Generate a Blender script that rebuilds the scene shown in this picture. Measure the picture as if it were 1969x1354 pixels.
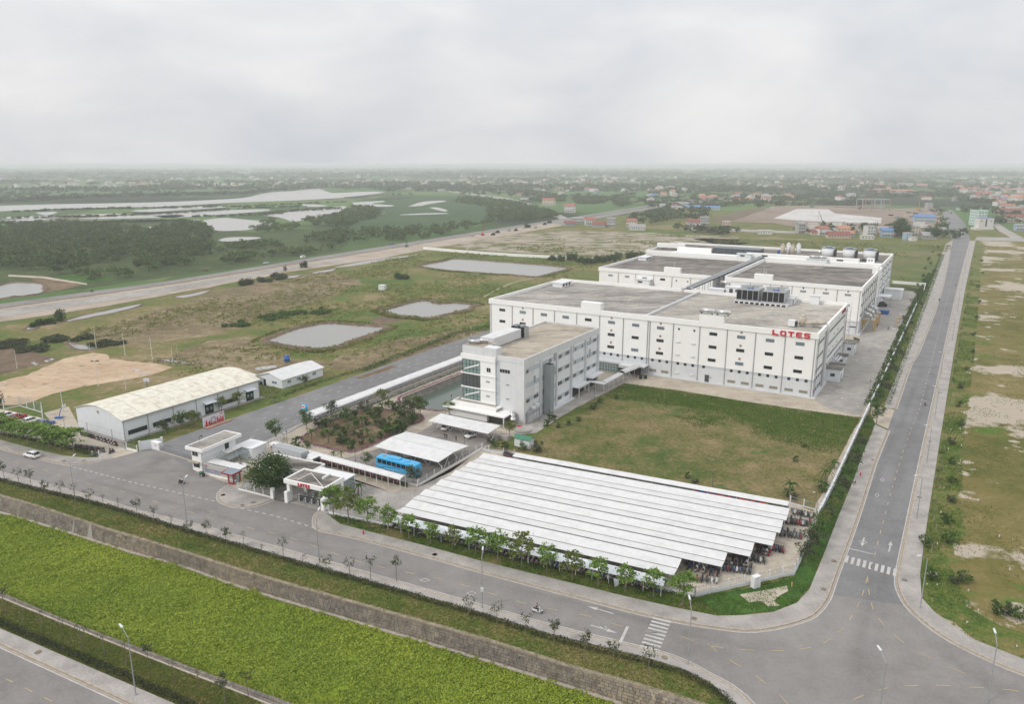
import bpy,math,random
import numpy as np
from mathutils import Vector,Matrix
from mathutils.geometry import tessellate_polygon
for _o in list(bpy.data.objects):
 bpy.data.objects.remove(_o,do_unlink=True)
SC = bpy.context.scene
COL = SC.collection
R = math.radians
random.seed(7)
rng = np.random.default_rng(7)
# ------------------------------------------------------------------ camera
CAM_H,FPX,HORIZON = 70.0,1450.0,315.0
PITCH = math.atan((677-HORIZON)/FPX)
cam_d = bpy.data.cameras.new('camera')
cam_d.sensor_width = 36.0
cam_d.sensor_fit = 'HORIZONTAL'
cam_d.lens = 36.0 *FPX /1969.0
cam_d.clip_start = 1.0
cam_d.clip_end = 60000.0
cam = bpy.data.objects.new('camera',cam_d)
cam.location = (0,0,CAM_H)
cam.rotation_euler = (math.pi/2-PITCH,0,0)
COL.objects.link(cam)
SC.camera = cam
# ------------------------------------------------------------------ sky, sun, exposure
SUN_AZ = math.atan2(-0.49,-0.87)
SUN_EL = R(38)
world = bpy.data.worlds.new('World')
SC.world = world
world.use_nodes = True
nt = world.node_tree
nt.nodes.clear()
def N(tree,typ,**kw):
 n = tree.nodes.new(typ)
 for k,v in kw.items():
  setattr(n,k,v)
 return n
wo = N(nt,'ShaderNodeOutputWorld')
sky = N(nt,'ShaderNodeTexSky',sky_type='NISHITA')
sky.sun_disc = False
sky.sun_elevation = SUN_EL
sky.sun_rotation = math.atan2(math.cos(SUN_AZ),math.sin(SUN_AZ))
sky.air_density = 1.5
sky.dust_density = 4.0
bg_sky = N(nt,'ShaderNodeBackground')
bg_sky.inputs[1].default_value = 0.06
nt.links.new(sky.outputs[0],bg_sky.inputs[0])
tc = N(nt,'ShaderNodeTexCoord')
sep = N(nt,'ShaderNodeSeparateXYZ')
nt.links.new(tc.outputs['Generated'],sep.inputs[0])
absz = N(nt,'ShaderNodeMath',operation='ABSOLUTE')
nt.links.new(sep.outputs[2],absz.inputs[0])
cmap = N(nt,'ShaderNodeMapping')
cmap.inputs['Location'].default_value = (3.1,0.4,0)
cmap.inputs['Scale'].default_value = (1.5,1.5,3.3)
nt.links.new(tc.outputs['Generated'],cmap.inputs[0])
cn = N(nt,'ShaderNodeTexNoise')
cn.inputs['Scale'].default_value = 2.7
cn.inputs['Detail'].default_value = 9.0
cn.inputs['Roughness'].default_value = 0.5
cn.inputs['Distortion'].default_value = 0.35
nt.links.new(cmap.outputs[0],cn.inputs['Vector'])
cr = N(nt,'ShaderNodeValToRGB')
els = cr.color_ramp.elements
els[0].position = 0.28;els[0].color = (0.625,0.652,0.70,1)
els[1].position = 0.68;els[1].color = (0.850,0.843,0.845,1)
e = els.new(0.5);e.color = (0.745,0.752,0.772,1)
nt.links.new(cn.outputs['Fac'],cr.inputs[0])
bg_cl = N(nt,'ShaderNodeBackground')
bg_cl.inputs[1].default_value = 0.97
nt.links.new(cr.outputs[0],bg_cl.inputs[0])
# a closed cloud deck grows steadily brighter from the horizon to the zenith (overcast sky law)
ov = N(nt,'ShaderNodeMath',operation='MULTIPLY_ADD')
ov.inputs[1].default_value = .75
ov.inputs[2].default_value = 1.0
nt.links.new(absz.outputs[0],ov.inputs[0])
nt.links.new(ov.outputs[0],bg_cl.inputs[1])
mixw = N(nt,'ShaderNodeMixShader')
mixw.inputs[0].default_value = 0.94
nt.links.new(bg_sky.outputs[0],mixw.inputs[1])
nt.links.new(bg_cl.outputs[0],mixw.inputs[2])
nt.links.new(mixw.outputs[0],wo.inputs['Surface'])
sun_d = bpy.data.lights.new('sun','SUN')
sun_d.energy = 1.5
sun_d.angle = R(10)
sun_d.color = (1.0,0.955,0.89)
sun = bpy.data.objects.new('sun',sun_d)
sv = Vector((math.cos(SUN_AZ)*math.cos(SUN_EL),math.sin(SUN_AZ)*math.cos(SUN_EL),math.sin(SUN_EL)))
sun.rotation_euler = sv.to_track_quat('Z','Y').to_euler()
COL.objects.link(sun)
SC.view_settings.view_transform = 'Standard'
SC.view_settings.look = 'None'
SC.view_settings.exposure = 0.0
SC.view_settings.gamma = 1.0
SC.view_settings.use_curve_mapping = False
cy = SC.cycles
cy.use_denoising = True
cy.max_bounces = 4
cy.diffuse_bounces = 2
cy.glossy_bounces = 2
cy.transmission_bounces = 3
cy.volume_bounces = 2
cy.transparent_max_bounces = 12
cy.caustics_reflective = False
cy.caustics_refractive = False
# ------------------------------------------------------------------ survey: photograph pixels to ground metres
_c,_s = math.cos(PITCH),math.sin(PITCH)
def P(u,v,z=0.0):
 x,y = (u-984.5) /FPX, -(v-677) /FPX
 d = (x,_c+_s*y,-_s+_c*y)
 t = (z-CAM_H) /d[2]
 return Vector((d[0]*t,d[1]*t,z))
WIN = dict(a=(0,300,2.9833),b=(640,300,2.9833),c=(1300,300,2.9432),d=(0,640,3.938),e=(340,640,3.938),f=(700,600,3.938),g=(920,460,5.1816),h=(1280,440,3.9833),i=(0,840,3.938),j=(0,1080,3.938),k=(350,820,3.938),l=(700,780,3.938),m=(1100,880,3.938),n=(1500,700,3.8678),o=(1500,1000,3.8252),p=(900,1080,3.1758),q=(1240,440,8.2042),r=(1440,440,6.5633),s=(1120,640,6.5633),t=(1380,600,6.5633),u=(860,620,5.64),v=(1000,620,5.6417),w=(480,820,6.5633),x=(280,780,7.5208),F=(0,0,1))
def at(w,x,y,z=0.0):
 o = WIN[w]
 return P(o[0]+x/o[2],o[1]+y/o[2],z)
def pts(w,L,z=0.0):
 return [at(w,a,b,z) for a,b in L]
# ------------------------------------------------------------------ mesh builder
class MB:
 def __init__(s):
  s.v,s.f,s.m = [],[],[]
 def add(s,vs,fs,mi=0):
  b = len(s.v)
  s.v+=[tuple(p) for p in vs]
  s.f+=[tuple(b+i for i in f) for f in fs]
  s.m+=[mi] *len(fs)
  return s
 def box(s,x0,x1,y0,y1,z0,z1,mi=0):
  return s.add([(x0,y0,z0),(x1,y0,z0),(x1,y1,z0),(x0,y1,z0),(x0,y0,z1),(x1,y0,z1),(x1,y1,z1),(x0,y1,z1)],[(0,3,2,1),(4,5,6,7),(0,1,5,4),(1,2,6,5),(2,3,7,6),(3,0,4,7)],mi)
 def hexa(s,b4,t4,mi=0):
  return s.add(list(b4)+list(t4),[(0,3,2,1),(4,5,6,7),(0,1,5,4),(1,2,6,5),(2,3,7,6),(3,0,4,7)],mi)
 def prism(s,poly,z0,z1,mi=0):
  n = len(poly)
  P2 = [(p[0],p[1]) for p in poly]
  A = sum(P2[i][0]*P2[(i+1)%n][1]-P2[(i+1)%n][0]*P2[i][1] for i in range(n))
  if A<0:
   P2 = P2[::-1]
  vs = [(x,y,z1) for x,y in P2] +[(x,y,z0) for x,y in P2]
  tr = tessellate_polygon([[Vector((x,y,0)) for x,y in P2]])
  fs = []
  for t in tr:
   a,b,c = [P2[i] for i in t]
   cr_ = (b[0]-a[0]) *(c[1]-a[1]) -(b[1]-a[1]) *(c[0]-a[0])
   fs.append(tuple(t) if cr_>0 else tuple(t)[::-1])
  fs+=[(i+n,(i+1)%n+n,(i+1)%n,i) for i in range(n)]
  return s.add(vs,fs,mi)
 def sheet(s,poly,z=None,mi=0,holes=()):
  loops = [[Vector((p[0],p[1],0)) for p in poly]] +[[Vector((p[0],p[1],0)) for p in h] for h in holes]
  flat = [p for l in ([poly]+list(holes)) for p in l]
  tr = tessellate_polygon(loops)
  fs = []
  for t in tr:
   a,b,c = [flat[i] for i in t]
   cr_ = (b[0]-a[0]) *(c[1]-a[1]) -(b[1]-a[1]) *(c[0]-a[0])
   if abs(cr_)<1e-9:
    continue
   fs.append(tuple(t) if cr_>0 else tuple(t)[::-1])
  return s.add([(p[0],p[1],p[2] if z is None else z) for p in flat],fs,mi)
 def cyl(s,cx,cy_,z0,z1,r0,r1=None,n=10,mi=0):
  r1 = r0 if r1 is None else r1
  vs = [(cx+r0*math.cos(2*math.pi*k/n),cy_+r0*math.sin(2*math.pi*k/n),z0) for k in range(n)]
  vs+=[(cx+r1*math.cos(2*math.pi*k/n),cy_+r1*math.sin(2*math.pi*k/n),z1) for k in range(n)]
  fs = [(k,(k+1)%n,(k+1)%n+n,k+n) for k in range(n)] +[tuple(range(n))[::-1],tuple(range(n,2*n))]
  return s.add(vs,fs,mi)
 def tube(s,a,b,r0,r1=None,n=6,mi=0):
  r1 = r0 if r1 is None else r1
  a,b = Vector(a),Vector(b)
  d = (b-a)
  if d.length<1e-6:
   return s
  d.normalize()
  q = d.orthogonal().normalized()
  w = d.cross(q)
  vs = [a+(q*math.cos(2*math.pi*k/n)+w*math.sin(2*math.pi*k/n))*r0 for k in range(n)]
  vs+=[b+(q*math.cos(2*math.pi*k/n)+w*math.sin(2*math.pi*k/n))*r1 for k in range(n)]
  fs = [(k,(k+1)%n,(k+1)%n+n,k+n) for k in range(n)] +[tuple(range(n))[::-1],tuple(range(n,2*n))]
  return s.add(vs,fs,mi)
 def path(s,L,r,n=6,mi=0):
  for a,b in zip(L,L[1:]):
   s.tube(a,b,r,r,n,mi)
  return s
 def profile(s,prof,x0,x1,mi=0):
  """closed (y,z) outline extruded along x"""
  n = len(prof)
  vs = [(x0,y,z) for y,z in prof] +[(x1,y,z) for y,z in prof]
  fs = [(k,(k+1)%n,(k+1)%n+n,k+n) for k in range(n)] +[tuple(range(n))[::-1],tuple(range(n,2*n))]
  return s.add(vs,fs,mi)
 def strip(s,L,a,b,z,mi=0,th=0.0,zb=None):
  """band between the offsets a and b (metres to the left) of a polyline; th > 0 makes it a kerb-like bar"""
  n = len(L)
  left,right = [],[]
  for k in range(n):
   p = Vector((L[k][0],L[k][1]))
   d0 = (p-Vector(L[k-1][:2])).normalized() if k else None
   d1 = (Vector(L[k+1][:2])-p).normalized() if k<n -1 else None
   d = (d0 or d1) if (d0 is None or d1 is None) else (d0+d1).normalized()
   nn = Vector((-d.y,d.x))
   m = 1.0
   if d0 is not None and d1 is not None:
    m = 1.0 /max(0.5,nn.dot(Vector((-d0.y,d0.x))))
   left.append(p+nn*b*m)
   right.append(p+nn*a*m)
  for k in range(n-1):
   q = [right[k],right[k+1],left[k+1],left[k]]
   if b<a:
    q = q[::-1]
   if th>0:
    s.hexa([(x.x,x.y,z-th) for x in q],[(x.x,x.y,z) for x in q],mi)
   else:
    s.add([(x.x,x.y,z) for x in q],[(0,1,2,3)],mi)
  return s
 def mesh(s,name,mats,smooth=False):
  me = bpy.data.meshes.new(name)
  me.from_pydata(s.v,[],s.f)
  for m_ in (mats if isinstance(mats,(list,tuple)) else [mats]):
   me.materials.append(m_)
  if any(s.m):
   me.polygons.foreach_set('material_index',s.m)
  if smooth:
   me.polygons.foreach_set('use_smooth',[True]*len(s.f))
  me.update()
  return me
def link(name,data,parent=None,loc=None,rotz=None,**props):
 o = bpy.data.objects.new(name,data)
 COL.objects.link(o)
 if parent is not None:
  o.parent = parent
 if loc is not None:
  o.location = loc
 if rotz is not None:
  o.rotation_euler = (0,0,rotz)
 for k,v_ in props.items():
  if v_:
   o[k] = v_
 return o
def part(name,mb,mats,parent,smooth=False,**props):
 return link(name,mb.mesh(name,mats,smooth),parent,**props)
def thing(name,label,cat,loc=(0,0,0),rotz=0.0,group=None):
 return link(name,None,None,loc,rotz,label=label,category=cat,group=group)
def solo(name,mb,mats,label,cat,group=None,smooth=False,loc=None,rotz=None):
 return link(name,mb.mesh(name,mats,smooth),None,loc,rotz,label=label,category=cat,group=group)
def struct(name,mb,mats,parent=None,kind='structure',**props):
 if parent is not None:
  return link(name,mb.mesh(name,mats),parent,**props)
 return link(name,mb.mesh(name,mats),parent,kind=kind,**props)
def dup(root,loc,rotz=0.0,scale=1.0,label=None,group=None):
 r = root.copy()
 COL.objects.link(r)
 r.location = loc
 r.rotation_euler = (0,0,rotz)
 r.scale = (scale,scale,scale) if not isinstance(scale,tuple) else scale
 if label:
  r['label'] = label
 if group:
  r['group'] = group
 for ch in KIDS.get(root.name,()) or list(root.children):
  c_ = ch.copy()
  COL.objects.link(c_)
  c_.parent = r
  for g_ in list(ch.children):
   d_ = g_.copy()
   COL.objects.link(d_)
   d_.parent = c_
 return r
KIDS = {}
class Frame:
 """right-angled survey frame standing on the ground: x along a front, y going back"""
 def __init__(s,o,deg):
  s.o = Vector((o[0],o[1],0));s.a = R(deg)
  s.X = Vector((math.cos(s.a),math.sin(s.a),0));s.Y = Vector((-math.sin(s.a),math.cos(s.a),0))
 def w(s,x,y,z=0.0):
  return s.o +s.X *x +s.Y *y +Vector((0,0,z))
 def loc(s,p):
  d = Vector((p[0],p[1],0)) -s.o
  return d.dot(s.X),d.dot(s.Y)
ORD = ['first','second','third','fourth','fifth','sixth','seventh','eighth','ninth','tenth','eleventh','twelfth','thirteenth','fourteenth','fifteenth','sixteenth','seventeenth','eighteenth','nineteenth','twentieth','twenty-first','twenty-second','twenty-third','twenty-fourth','twenty-fifth','twenty-sixth','twenty-seventh','twenty-eighth','twenty-ninth','thirtieth','thirty-first','thirty-second','thirty-third','thirty-fourth','thirty-fifth','thirty-sixth','thirty-seventh','thirty-eighth','thirty-ninth','fortieth']
# ------------------------------------------------------------------ materials
MATS = {}
def principled(name):
 m_ = bpy.data.materials.new(name)
 m_.use_nodes = True
 b_ = m_.node_tree.nodes['Principled BSDF']
 MATS[name] = m_
 return m_,m_.node_tree,b_
def plain(name,col,rough=0.6,metal=0.0,var=0.0,scale=3.0,spec=0.3,bump=0.0):
 """one surface colour with a little grain and wear"""
 m_,t_,b_ = principled(name)
 b_.inputs['Roughness'].default_value = rough
 b_.inputs['Metallic'].default_value = metal
 b_.inputs['Specular IOR Level'].default_value = spec
 if var<=0:
  b_.inputs['Base Color'].default_value = (*col,1)
  return m_
 g_ = N(t_,'ShaderNodeNewGeometry')
 n_ = N(t_,'ShaderNodeTexNoise')
 n_.inputs['Scale'].default_value = scale
 n_.inputs['Detail'].default_value = 5
 n_.inputs['Roughness'].default_value = 0.6
 t_.links.new(g_.outputs['Position'],n_.inputs['Vector'])
 r_ = N(t_,'ShaderNodeValToRGB')
 r_.color_ramp.elements[0].position = 0.3
 r_.color_ramp.elements[1].position = 0.7
 r_.color_ramp.elements[0].color = (*[c*(1-var) for c in col],1)
 r_.color_ramp.elements[1].color = (*[min(1,c*(1+var*0.6)) for c in col],1)
 t_.links.new(n_.outputs['Fac'],r_.inputs[0])
 t_.links.new(r_.outputs[0],b_.inputs['Base Color'])
 if bump:
  bp = N(t_,'ShaderNodeBump')
  bp.inputs['Strength'].default_value = 0.5
  bp.inputs['Distance'].default_value = bump
  t_.links.new(n_.outputs['Fac'],bp.inputs['Height'])
  t_.links.new(bp.outputs[0],b_.inputs['Normal'])
 return m_
def ground(name,ramp,scales=(0.02,0.12,0.9),weights=(1,1,1),rough=0.95,bump=0.0,warp=0.0,stretch=None,rot=0.0,spots=None,gain=1.0):
 """several octaves of noise in world metres added up and read through a colour ramp;
    spots = (colour, scale, threshold, softness) lays bare or dirty patches over it"""
 m_,t_,b_ = principled(name)
 L = t_.links
 b_.inputs['Roughness'].default_value = rough
 b_.inputs['Specular IOR Level'].default_value = 0.15
 g_ = N(t_,'ShaderNodeNewGeometry')
 mp = N(t_,'ShaderNodeMapping')
 mp.inputs['Rotation'].default_value = (0,0,rot)
 mp.inputs['Scale'].default_value = stretch or (1,1,1)
 L.new(g_.outputs['Position'],mp.inputs[0])
 tot = sum(weights)
 acc = None
 for sc_,w_ in zip(scales,weights):
  n_ = N(t_,'ShaderNodeTexNoise')
  n_.inputs['Scale'].default_value = sc_
  n_.inputs['Detail'].default_value = 4
  n_.inputs['Roughness'].default_value = 0.6
  n_.inputs['Distortion'].default_value = warp
  L.new(mp.outputs[0],n_.inputs['Vector'])
  mu = N(t_,'ShaderNodeMath',operation='MULTIPLY')
  mu.inputs[1].default_value = w_ /tot
  L.new(n_.outputs['Fac'],mu.inputs[0])
  if acc is None:
   acc = mu
  else:
   ad = N(t_,'ShaderNodeMath',operation='ADD')
   L.new(acc.outputs[0],ad.inputs[0]);L.new(mu.outputs[0],ad.inputs[1])
   acc = ad
 mr = N(t_,'ShaderNodeMapRange')
 mr.inputs[1].default_value = 0.5 -0.115 /gain
 mr.inputs[2].default_value = 0.5 +0.115 /gain
 L.new(acc.outputs[0],mr.inputs[0])
 r_ = N(t_,'ShaderNodeValToRGB')
 el = r_.color_ramp.elements
 while len(el)<len(ramp):
  el.new(0.5)
 for k,(p_,c_) in enumerate(ramp):
  el[k].position = p_
  el[k].color = (*c_,1)
 L.new(mr.outputs[0],r_.inputs[0])
 out = r_.outputs[0]
 if spots:
  for col,sc_,th,soft in (spots if isinstance(spots,list) else [spots]):
   n2 = N(t_,'ShaderNodeTexNoise')
   n2.inputs['Scale'].default_value = sc_
   n2.inputs['Detail'].default_value = 6
   n2.inputs['Roughness'].default_value = 0.62
   L.new(mp.outputs[0],n2.inputs['Vector'])
   m2 = N(t_,'ShaderNodeMapRange')
   m2.inputs[1].default_value = th
   m2.inputs[2].default_value = th +soft
   L.new(n2.outputs['Fac'],m2.inputs[0])
   mx = N(t_,'ShaderNodeMix',data_type='RGBA')
   L.new(m2.outputs[0],mx.inputs[0])
   L.new(out,mx.inputs[6])
   mx.inputs[7].default_value = (*col,1)
   out = mx.outputs[2]
 L.new(out,b_.inputs['Base Color'])
 if bump:
  bp = N(t_,'ShaderNodeBump')
  bp.inputs['Strength'].default_value = 0.7
  bp.inputs['Distance'].default_value = bump
  L.new(acc.outputs[0],bp.inputs['Height'])
  L.new(bp.outputs[0],b_.inputs['Normal'])
 return m_
def leaf_mat(name,dark,light,yellow=None,scale=0.6,rnd=0.5):
 m_,t_,b_ = principled(name)
 L = t_.links
 b_.inputs['Roughness'].default_value = 0.6
 b_.inputs['Specular IOR Level'].default_value = 0.2
 g_ = N(t_,'ShaderNodeNewGeometry')
 n_ = N(t_,'ShaderNodeTexNoise')
 n_.inputs['Scale'].default_value = scale
 n_.inputs['Detail'].default_value = 4
 L.new(g_.outputs['Position'],n_.inputs['Vector'])
 mx = N(t_,'ShaderNodeMath',operation='MULTIPLY_ADD')
 mx.inputs[1].default_value = 1 -rnd
 L.new(n_.outputs['Fac'],mx.inputs[0])
 mr = N(t_,'ShaderNodeMath',operation='MULTIPLY')
 mr.inputs[1].default_value = rnd
 L.new(g_.outputs['Random Per Island'],mr.inputs[0])
 L.new(mr.outputs[0],mx.inputs[2])
 r_ = N(t_,'ShaderNodeValToRGB')
 el = r_.color_ramp.elements
 el[0].position = 0.2;el[0].color = (*dark,1)
 el[1].position = 0.72;el[1].color = (*light,1)
 if yellow:
  q_ = el.new(0.9);q_.color = (*yellow,1)
 L.new(mx.outputs[0],r_.inputs[0])
 L.new(r_.outputs[0],b_.inputs['Base Color'])
 tr = N(t_,'ShaderNodeBsdfTranslucent')
 L.new(r_.outputs[0],tr.inputs[0])
 ms = N(t_,'ShaderNodeMixShader')
 ms.inputs[0].default_value = 0.25
 L.new(b_.outputs[0],ms.inputs[1]);L.new(tr.outputs[0],ms.inputs[2])
 L.new(ms.outputs[0],t_.nodes['Material Output'].inputs[0])
 return m_
def brickwork(name,c1,c2,mortar,w,h,rot=0.0,rough=0.9,ms=0.02,stain=0.25):
 m_,t_,b_ = principled(name)
 L = t_.links
 b_.inputs['Roughness'].default_value = rough
 b_.inputs['Specular IOR Level'].default_value = 0.15
 g_ = N(t_,'ShaderNodeNewGeometry')
 mp = N(t_,'ShaderNodeMapping')
 mp.inputs['Rotation'].default_value = (0,0,rot)
 L.new(g_.outputs['Position'],mp.inputs[0])
 br = N(t_,'ShaderNodeTexBrick')
 br.inputs['Color1'].default_value = (*c1,1)
 br.inputs['Color2'].default_value = (*c2,1)
 br.inputs['Mortar'].default_value = (*mortar,1)
 br.inputs['Scale'].default_value = 1.0
 br.inputs['Mortar Size'].default_value = ms
 br.inputs['Brick Width'].default_value = w
 br.inputs['Row Height'].default_value = h
 L.new(mp.outputs[0],br.inputs[0])
 n_ = N(t_,'ShaderNodeTexNoise')
 n_.inputs['Scale'].default_value = 0.25
 n_.inputs['Detail'].default_value = 6
 L.new(g_.outputs['Position'],n_.inputs['Vector'])
 mr = N(t_,'ShaderNodeMapRange')
 mr.inputs[1].default_value = 0.3;mr.inputs[2].default_value = 0.7
 mr.inputs[3].default_value = 1 -stain;mr.inputs[4].default_value = 1.08
 L.new(n_.outputs['Fac'],mr.inputs[0])
 mx = N(t_,'ShaderNodeVectorMath',operation='SCALE')
 L.new(br.outputs[0],mx.inputs[0]);L.new(mr.outputs[0],mx.inputs['Scale'])
 L.new(mx.outputs[0],b_.inputs['Base Color'])
 bp = N(t_,'ShaderNodeBump',invert=True)
 bp.inputs['Strength'].default_value = 0.4
 bp.inputs['Distance'].default_value = 0.02
 L.new(br.outputs['Fac'],bp.inputs['Height'])
 L.new(bp.outputs[0],b_.inputs['Normal'])
 return m_
def wall_paint(name,col,streak=0.12,rough=0.8):
 """painted render with faint vertical rain streaks"""
 m_,t_,b_ = principled(name)
 L = t_.links
 b_.inputs['Roughness'].default_value = rough
 b_.inputs['Specular IOR Level'].default_value = 0.2
 g_ = N(t_,'ShaderNodeNewGeometry')
 mp = N(t_,'ShaderNodeMapping')
 mp.inputs['Scale'].default_value = (1,1,0.06)
 L.new(g_.outputs['Position'],mp.inputs[0])
 n_ = N(t_,'ShaderNodeTexNoise')
 n_.inputs['Scale'].default_value = 1.4
 n_.inputs['Detail'].default_value = 6
 n_.inputs['Roughness'].default_value = 0.65
 L.new(mp.outputs[0],n_.inputs['Vector'])
 n2 = N(t_,'ShaderNodeTexNoise')
 n2.inputs['Scale'].default_value = 0.35
 n2.inputs['Detail'].default_value = 4
 L.new(g_.outputs['Position'],n2.inputs['Vector'])
 mm = N(t_,'ShaderNodeMath',operation='MULTIPLY')
 L.new(n_.outputs['Fac'],mm.inputs[0]);L.new(n2.outputs['Fac'],mm.inputs[1])
 r_ = N(t_,'ShaderNodeValToRGB')
 r_.color_ramp.elements[0].position = 0.12
 r_.color_ramp.elements[0].color = (*[c*(1-streak*2.2) for c in col],1)
 r_.color_ramp.elements[1].position = 0.30
 r_.color_ramp.elements[1].color = (*col,1)
 L.new(mm.outputs[0],r_.inputs[0])
 L.new(r_.outputs[0],b_.inputs['Base Color'])
 return m_
def sheet_metal(name,col,pitch=0.35,rot=0.0,rough=0.45,var=0.06,stain=None):
 """profiled roof sheet: fine ribs across, slight weathering"""
 m_,t_,b_ = principled(name)
 L = t_.links
 b_.inputs['Roughness'].default_value = rough
 b_.inputs['Specular IOR Level'].default_value = 0.3
 tc_ = N(t_,'ShaderNodeTexCoord')
 mp = N(t_,'ShaderNodeMapping')
 mp.inputs['Rotation'].default_value = (0,0,rot)
 L.new(tc_.outputs['Object'],mp.inputs[0])
 wv = N(t_,'ShaderNodeTexWave',wave_type='BANDS',bands_direction='X')
 wv.inputs['Scale'].default_value = 0.314 /pitch
 L.new(mp.outputs[0],wv.inputs[0])
 n_ = N(t_,'ShaderNodeTexNoise')
 n_.inputs['Scale'].default_value = 0.5
 n_.inputs['Detail'].default_value = 6
 n_.inputs['Roughness'].default_value = 0.65
 L.new(mp.outputs[0],n_.inputs['Vector'])
 r_ = N(t_,'ShaderNodeValToRGB')
 r_.color_ramp.elements[0].position = 0.3
 r_.color_ramp.elements[0].color = (*(stain or [c*(1-2.2*var) for c in col]),1)
 r_.color_ramp.elements[1].position = 0.55
 r_.color_ramp.elements[1].color = (*col,1)
 L.new(n_.outputs['Fac'],r_.inputs[0])
 L.new(r_.outputs[0],b_.inputs['Base Color'])
 bp = N(t_,'ShaderNodeBump')
 bp.inputs['Strength'].default_value = 0.3
 bp.inputs['Distance'].default_value = 0.03
 L.new(wv.outputs['Fac'],bp.inputs['Height'])
 L.new(bp.outputs[0],b_.inputs['Normal'])
 return m_
M = {}
M['asphalt'] = ground('faded_asphalt',[(0,(.185,.172,.165)),(.45,(.225,.212,.204)),(1,(.270,.256,.247))],(0.03,0.25,2.2),(1.2,.8,.7),bump=.004,spots=[((.16,.152,.147),0.05,.60,.14),((.31,.29,.28),0.09,.62,.14)])
M['asphalt_yard'] = ground('yard_asphalt',[(0,(.17,.155,.14)),(.5,(.23,.21,.195)),(1,(.30,.28,.255))],(0.05,0.4,2.5),(1,.8,.8),bump=.004)
M['asphalt_dark'] = ground('dark_asphalt',[(0,(.155,.155,.158)),(.5,(.195,.193,.195)),(1,(.24,.235,.235))],(0.03,0.2,2.0),(1,.8,.8),bump=.004)
M['concrete'] = ground('beige_concrete',[(0,(.33,.28,.22)),(.5,(.44,.385,.31)),(1,(.52,.46,.385))],(0.04,0.3,2.0),(1,1,.8),bump=.004,spots=((.26,.235,.20),0.09,.60,.12))
M['concrete_grey'] = ground('grey_concrete',[(0,(.24,.225,.205)),(.5,(.33,.31,.285)),(1,(.43,.40,.37))],(0.04,0.3,2.0),(1,1,.8),bump=.004,spots=((.19,.18,.165),0.07,.60,.12))
M['yard_sand'] = ground('pale_yard_gravel',[(0,(.33,.29,.235)),(.5,(.44,.39,.32)),(1,(.54,.49,.41))],(0.08,0.6,3.0),(1,1,1),bump=.01)
M['pavers'] = brickwork('pavement_bricks',(.46,.43,.40),(.38,.355,.33),(.27,.25,.23),.44,.22,rot=R(26))
M['pavers_side'] = brickwork('side_pavement_bricks',(.46,.43,.40),(.38,.355,.33),(.27,.25,.23),.44,.22,rot=R(31))
M['kerb'] = plain('kerb_concrete',(.42,.37,.31),.85,var=.3,scale=1.5)
M['paint_white'] = ground('road_paint_white',[(0,(.36,.35,.34)),(1,(.58,.57,.55))],(.3,2.,6.),(1,1,1))
M['paint_yellow'] = ground('road_paint_yellow',[(0,(.33,.275,.185)),(1,(.52,.41,.22))],(.3,2.,6.),(1,1,1))
M['gutter'] = ground('dusty_gutter',[(0,(.30,.25,.20)),(1,(.42,.36,.29))],(.1,.8,4.),(1,1,1))
M['soil'] = ground('bare_earth',[(0,(.10,.072,.040)),(.5,(.17,.122,.072)),(1,(.25,.185,.12))],(.05,.3,1.6),(1,1,1),bump=.03)
M['soil_dark'] = ground('wet_bank_earth',[(0,(.085,.065,.045)),(.5,(.15,.11,.075)),(1,(.22,.165,.11))],(.05,.3,1.6),(1,1,1),bump=.04)
M['dirt_court'] = ground('sandy_playing_field',[(0,(.36,.255,.165)),(.5,(.47,.35,.24)),(1,(.56,.44,.31))],(.04,.3,1.5),(1,1,.8),bump=.02,spots=[((.20,.165,.075),0.22,.62,.05),((.58,.47,.35),.10,.6,.1)],stretch=(1,1.6,1))
G1,G2,G3 = (.050,.085,.016),(.095,.135,.026),(.135,.165,.036)
M['grass'] = ground('mown_roadside_grass',[(0,G1),(.4,G2),(.6,(.155,.140,.046)),(1,(.235,.18,.085))],(.06,.4,2.0),(1,1,1),bump=.06)
M['grass_lush'] = ground('lush_grass',[(0,(.022,.055,.010)),(.5,(.045,.105,.018)),(1,(.085,.155,.030))],(.1,.7,2.6),(1,1,1.2),bump=.08)
M['lawn'] = ground('dry_lawn',[(0,(.050,.090,.018)),(.3,(.095,.115,.030)),(.55,(.165,.138,.056)),(1,(.27,.20,.115))],(.022,.15,1.0),(1.1,1,1),bump=.1,spots=[((.045,.105,.018),.06,.58,.08),((.21,.165,.09),.16,.62,.06)])
M['meadow'] = ground('rough_meadow',[(0,(.050,.095,.018)),(.36,(.095,.135,.030)),(.58,(.155,.145,.050)),(.78,(.225,.175,.095)),(1,(.30,.235,.14))],(.010,.06,.5),(1.3,.9,.8),bump=.12,spots=[((.36,.30,.21),.16,.69,.04)])
M['meadow_brown'] = ground('dry_brown_meadow',[(0,(.105,.085,.042)),(.4,(.165,.128,.070)),(.75,(.235,.185,.110)),(1,(.33,.27,.18))],(.02,.12,.7),(1,1,1.2),bump=.12,gain=1.2,spots=[((.43,.37,.285),.33,.64,.05),((.065,.085,.026),.06,.62,.08)],stretch=(1,1.5,1),rot=.5)
M['salt_flat'] = ground('pale_sandy_ground',[(0,(.22,.185,.135)),(.45,(.33,.285,.225)),(1,(.43,.385,.325))],(.03,.2,1.),(1,1,.8),spots=[((.10,.115,.034),.045,.50,.07),((.15,.13,.055),.02,.56,.08)],bump=.05,stretch=(1,1.8,1))
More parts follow.
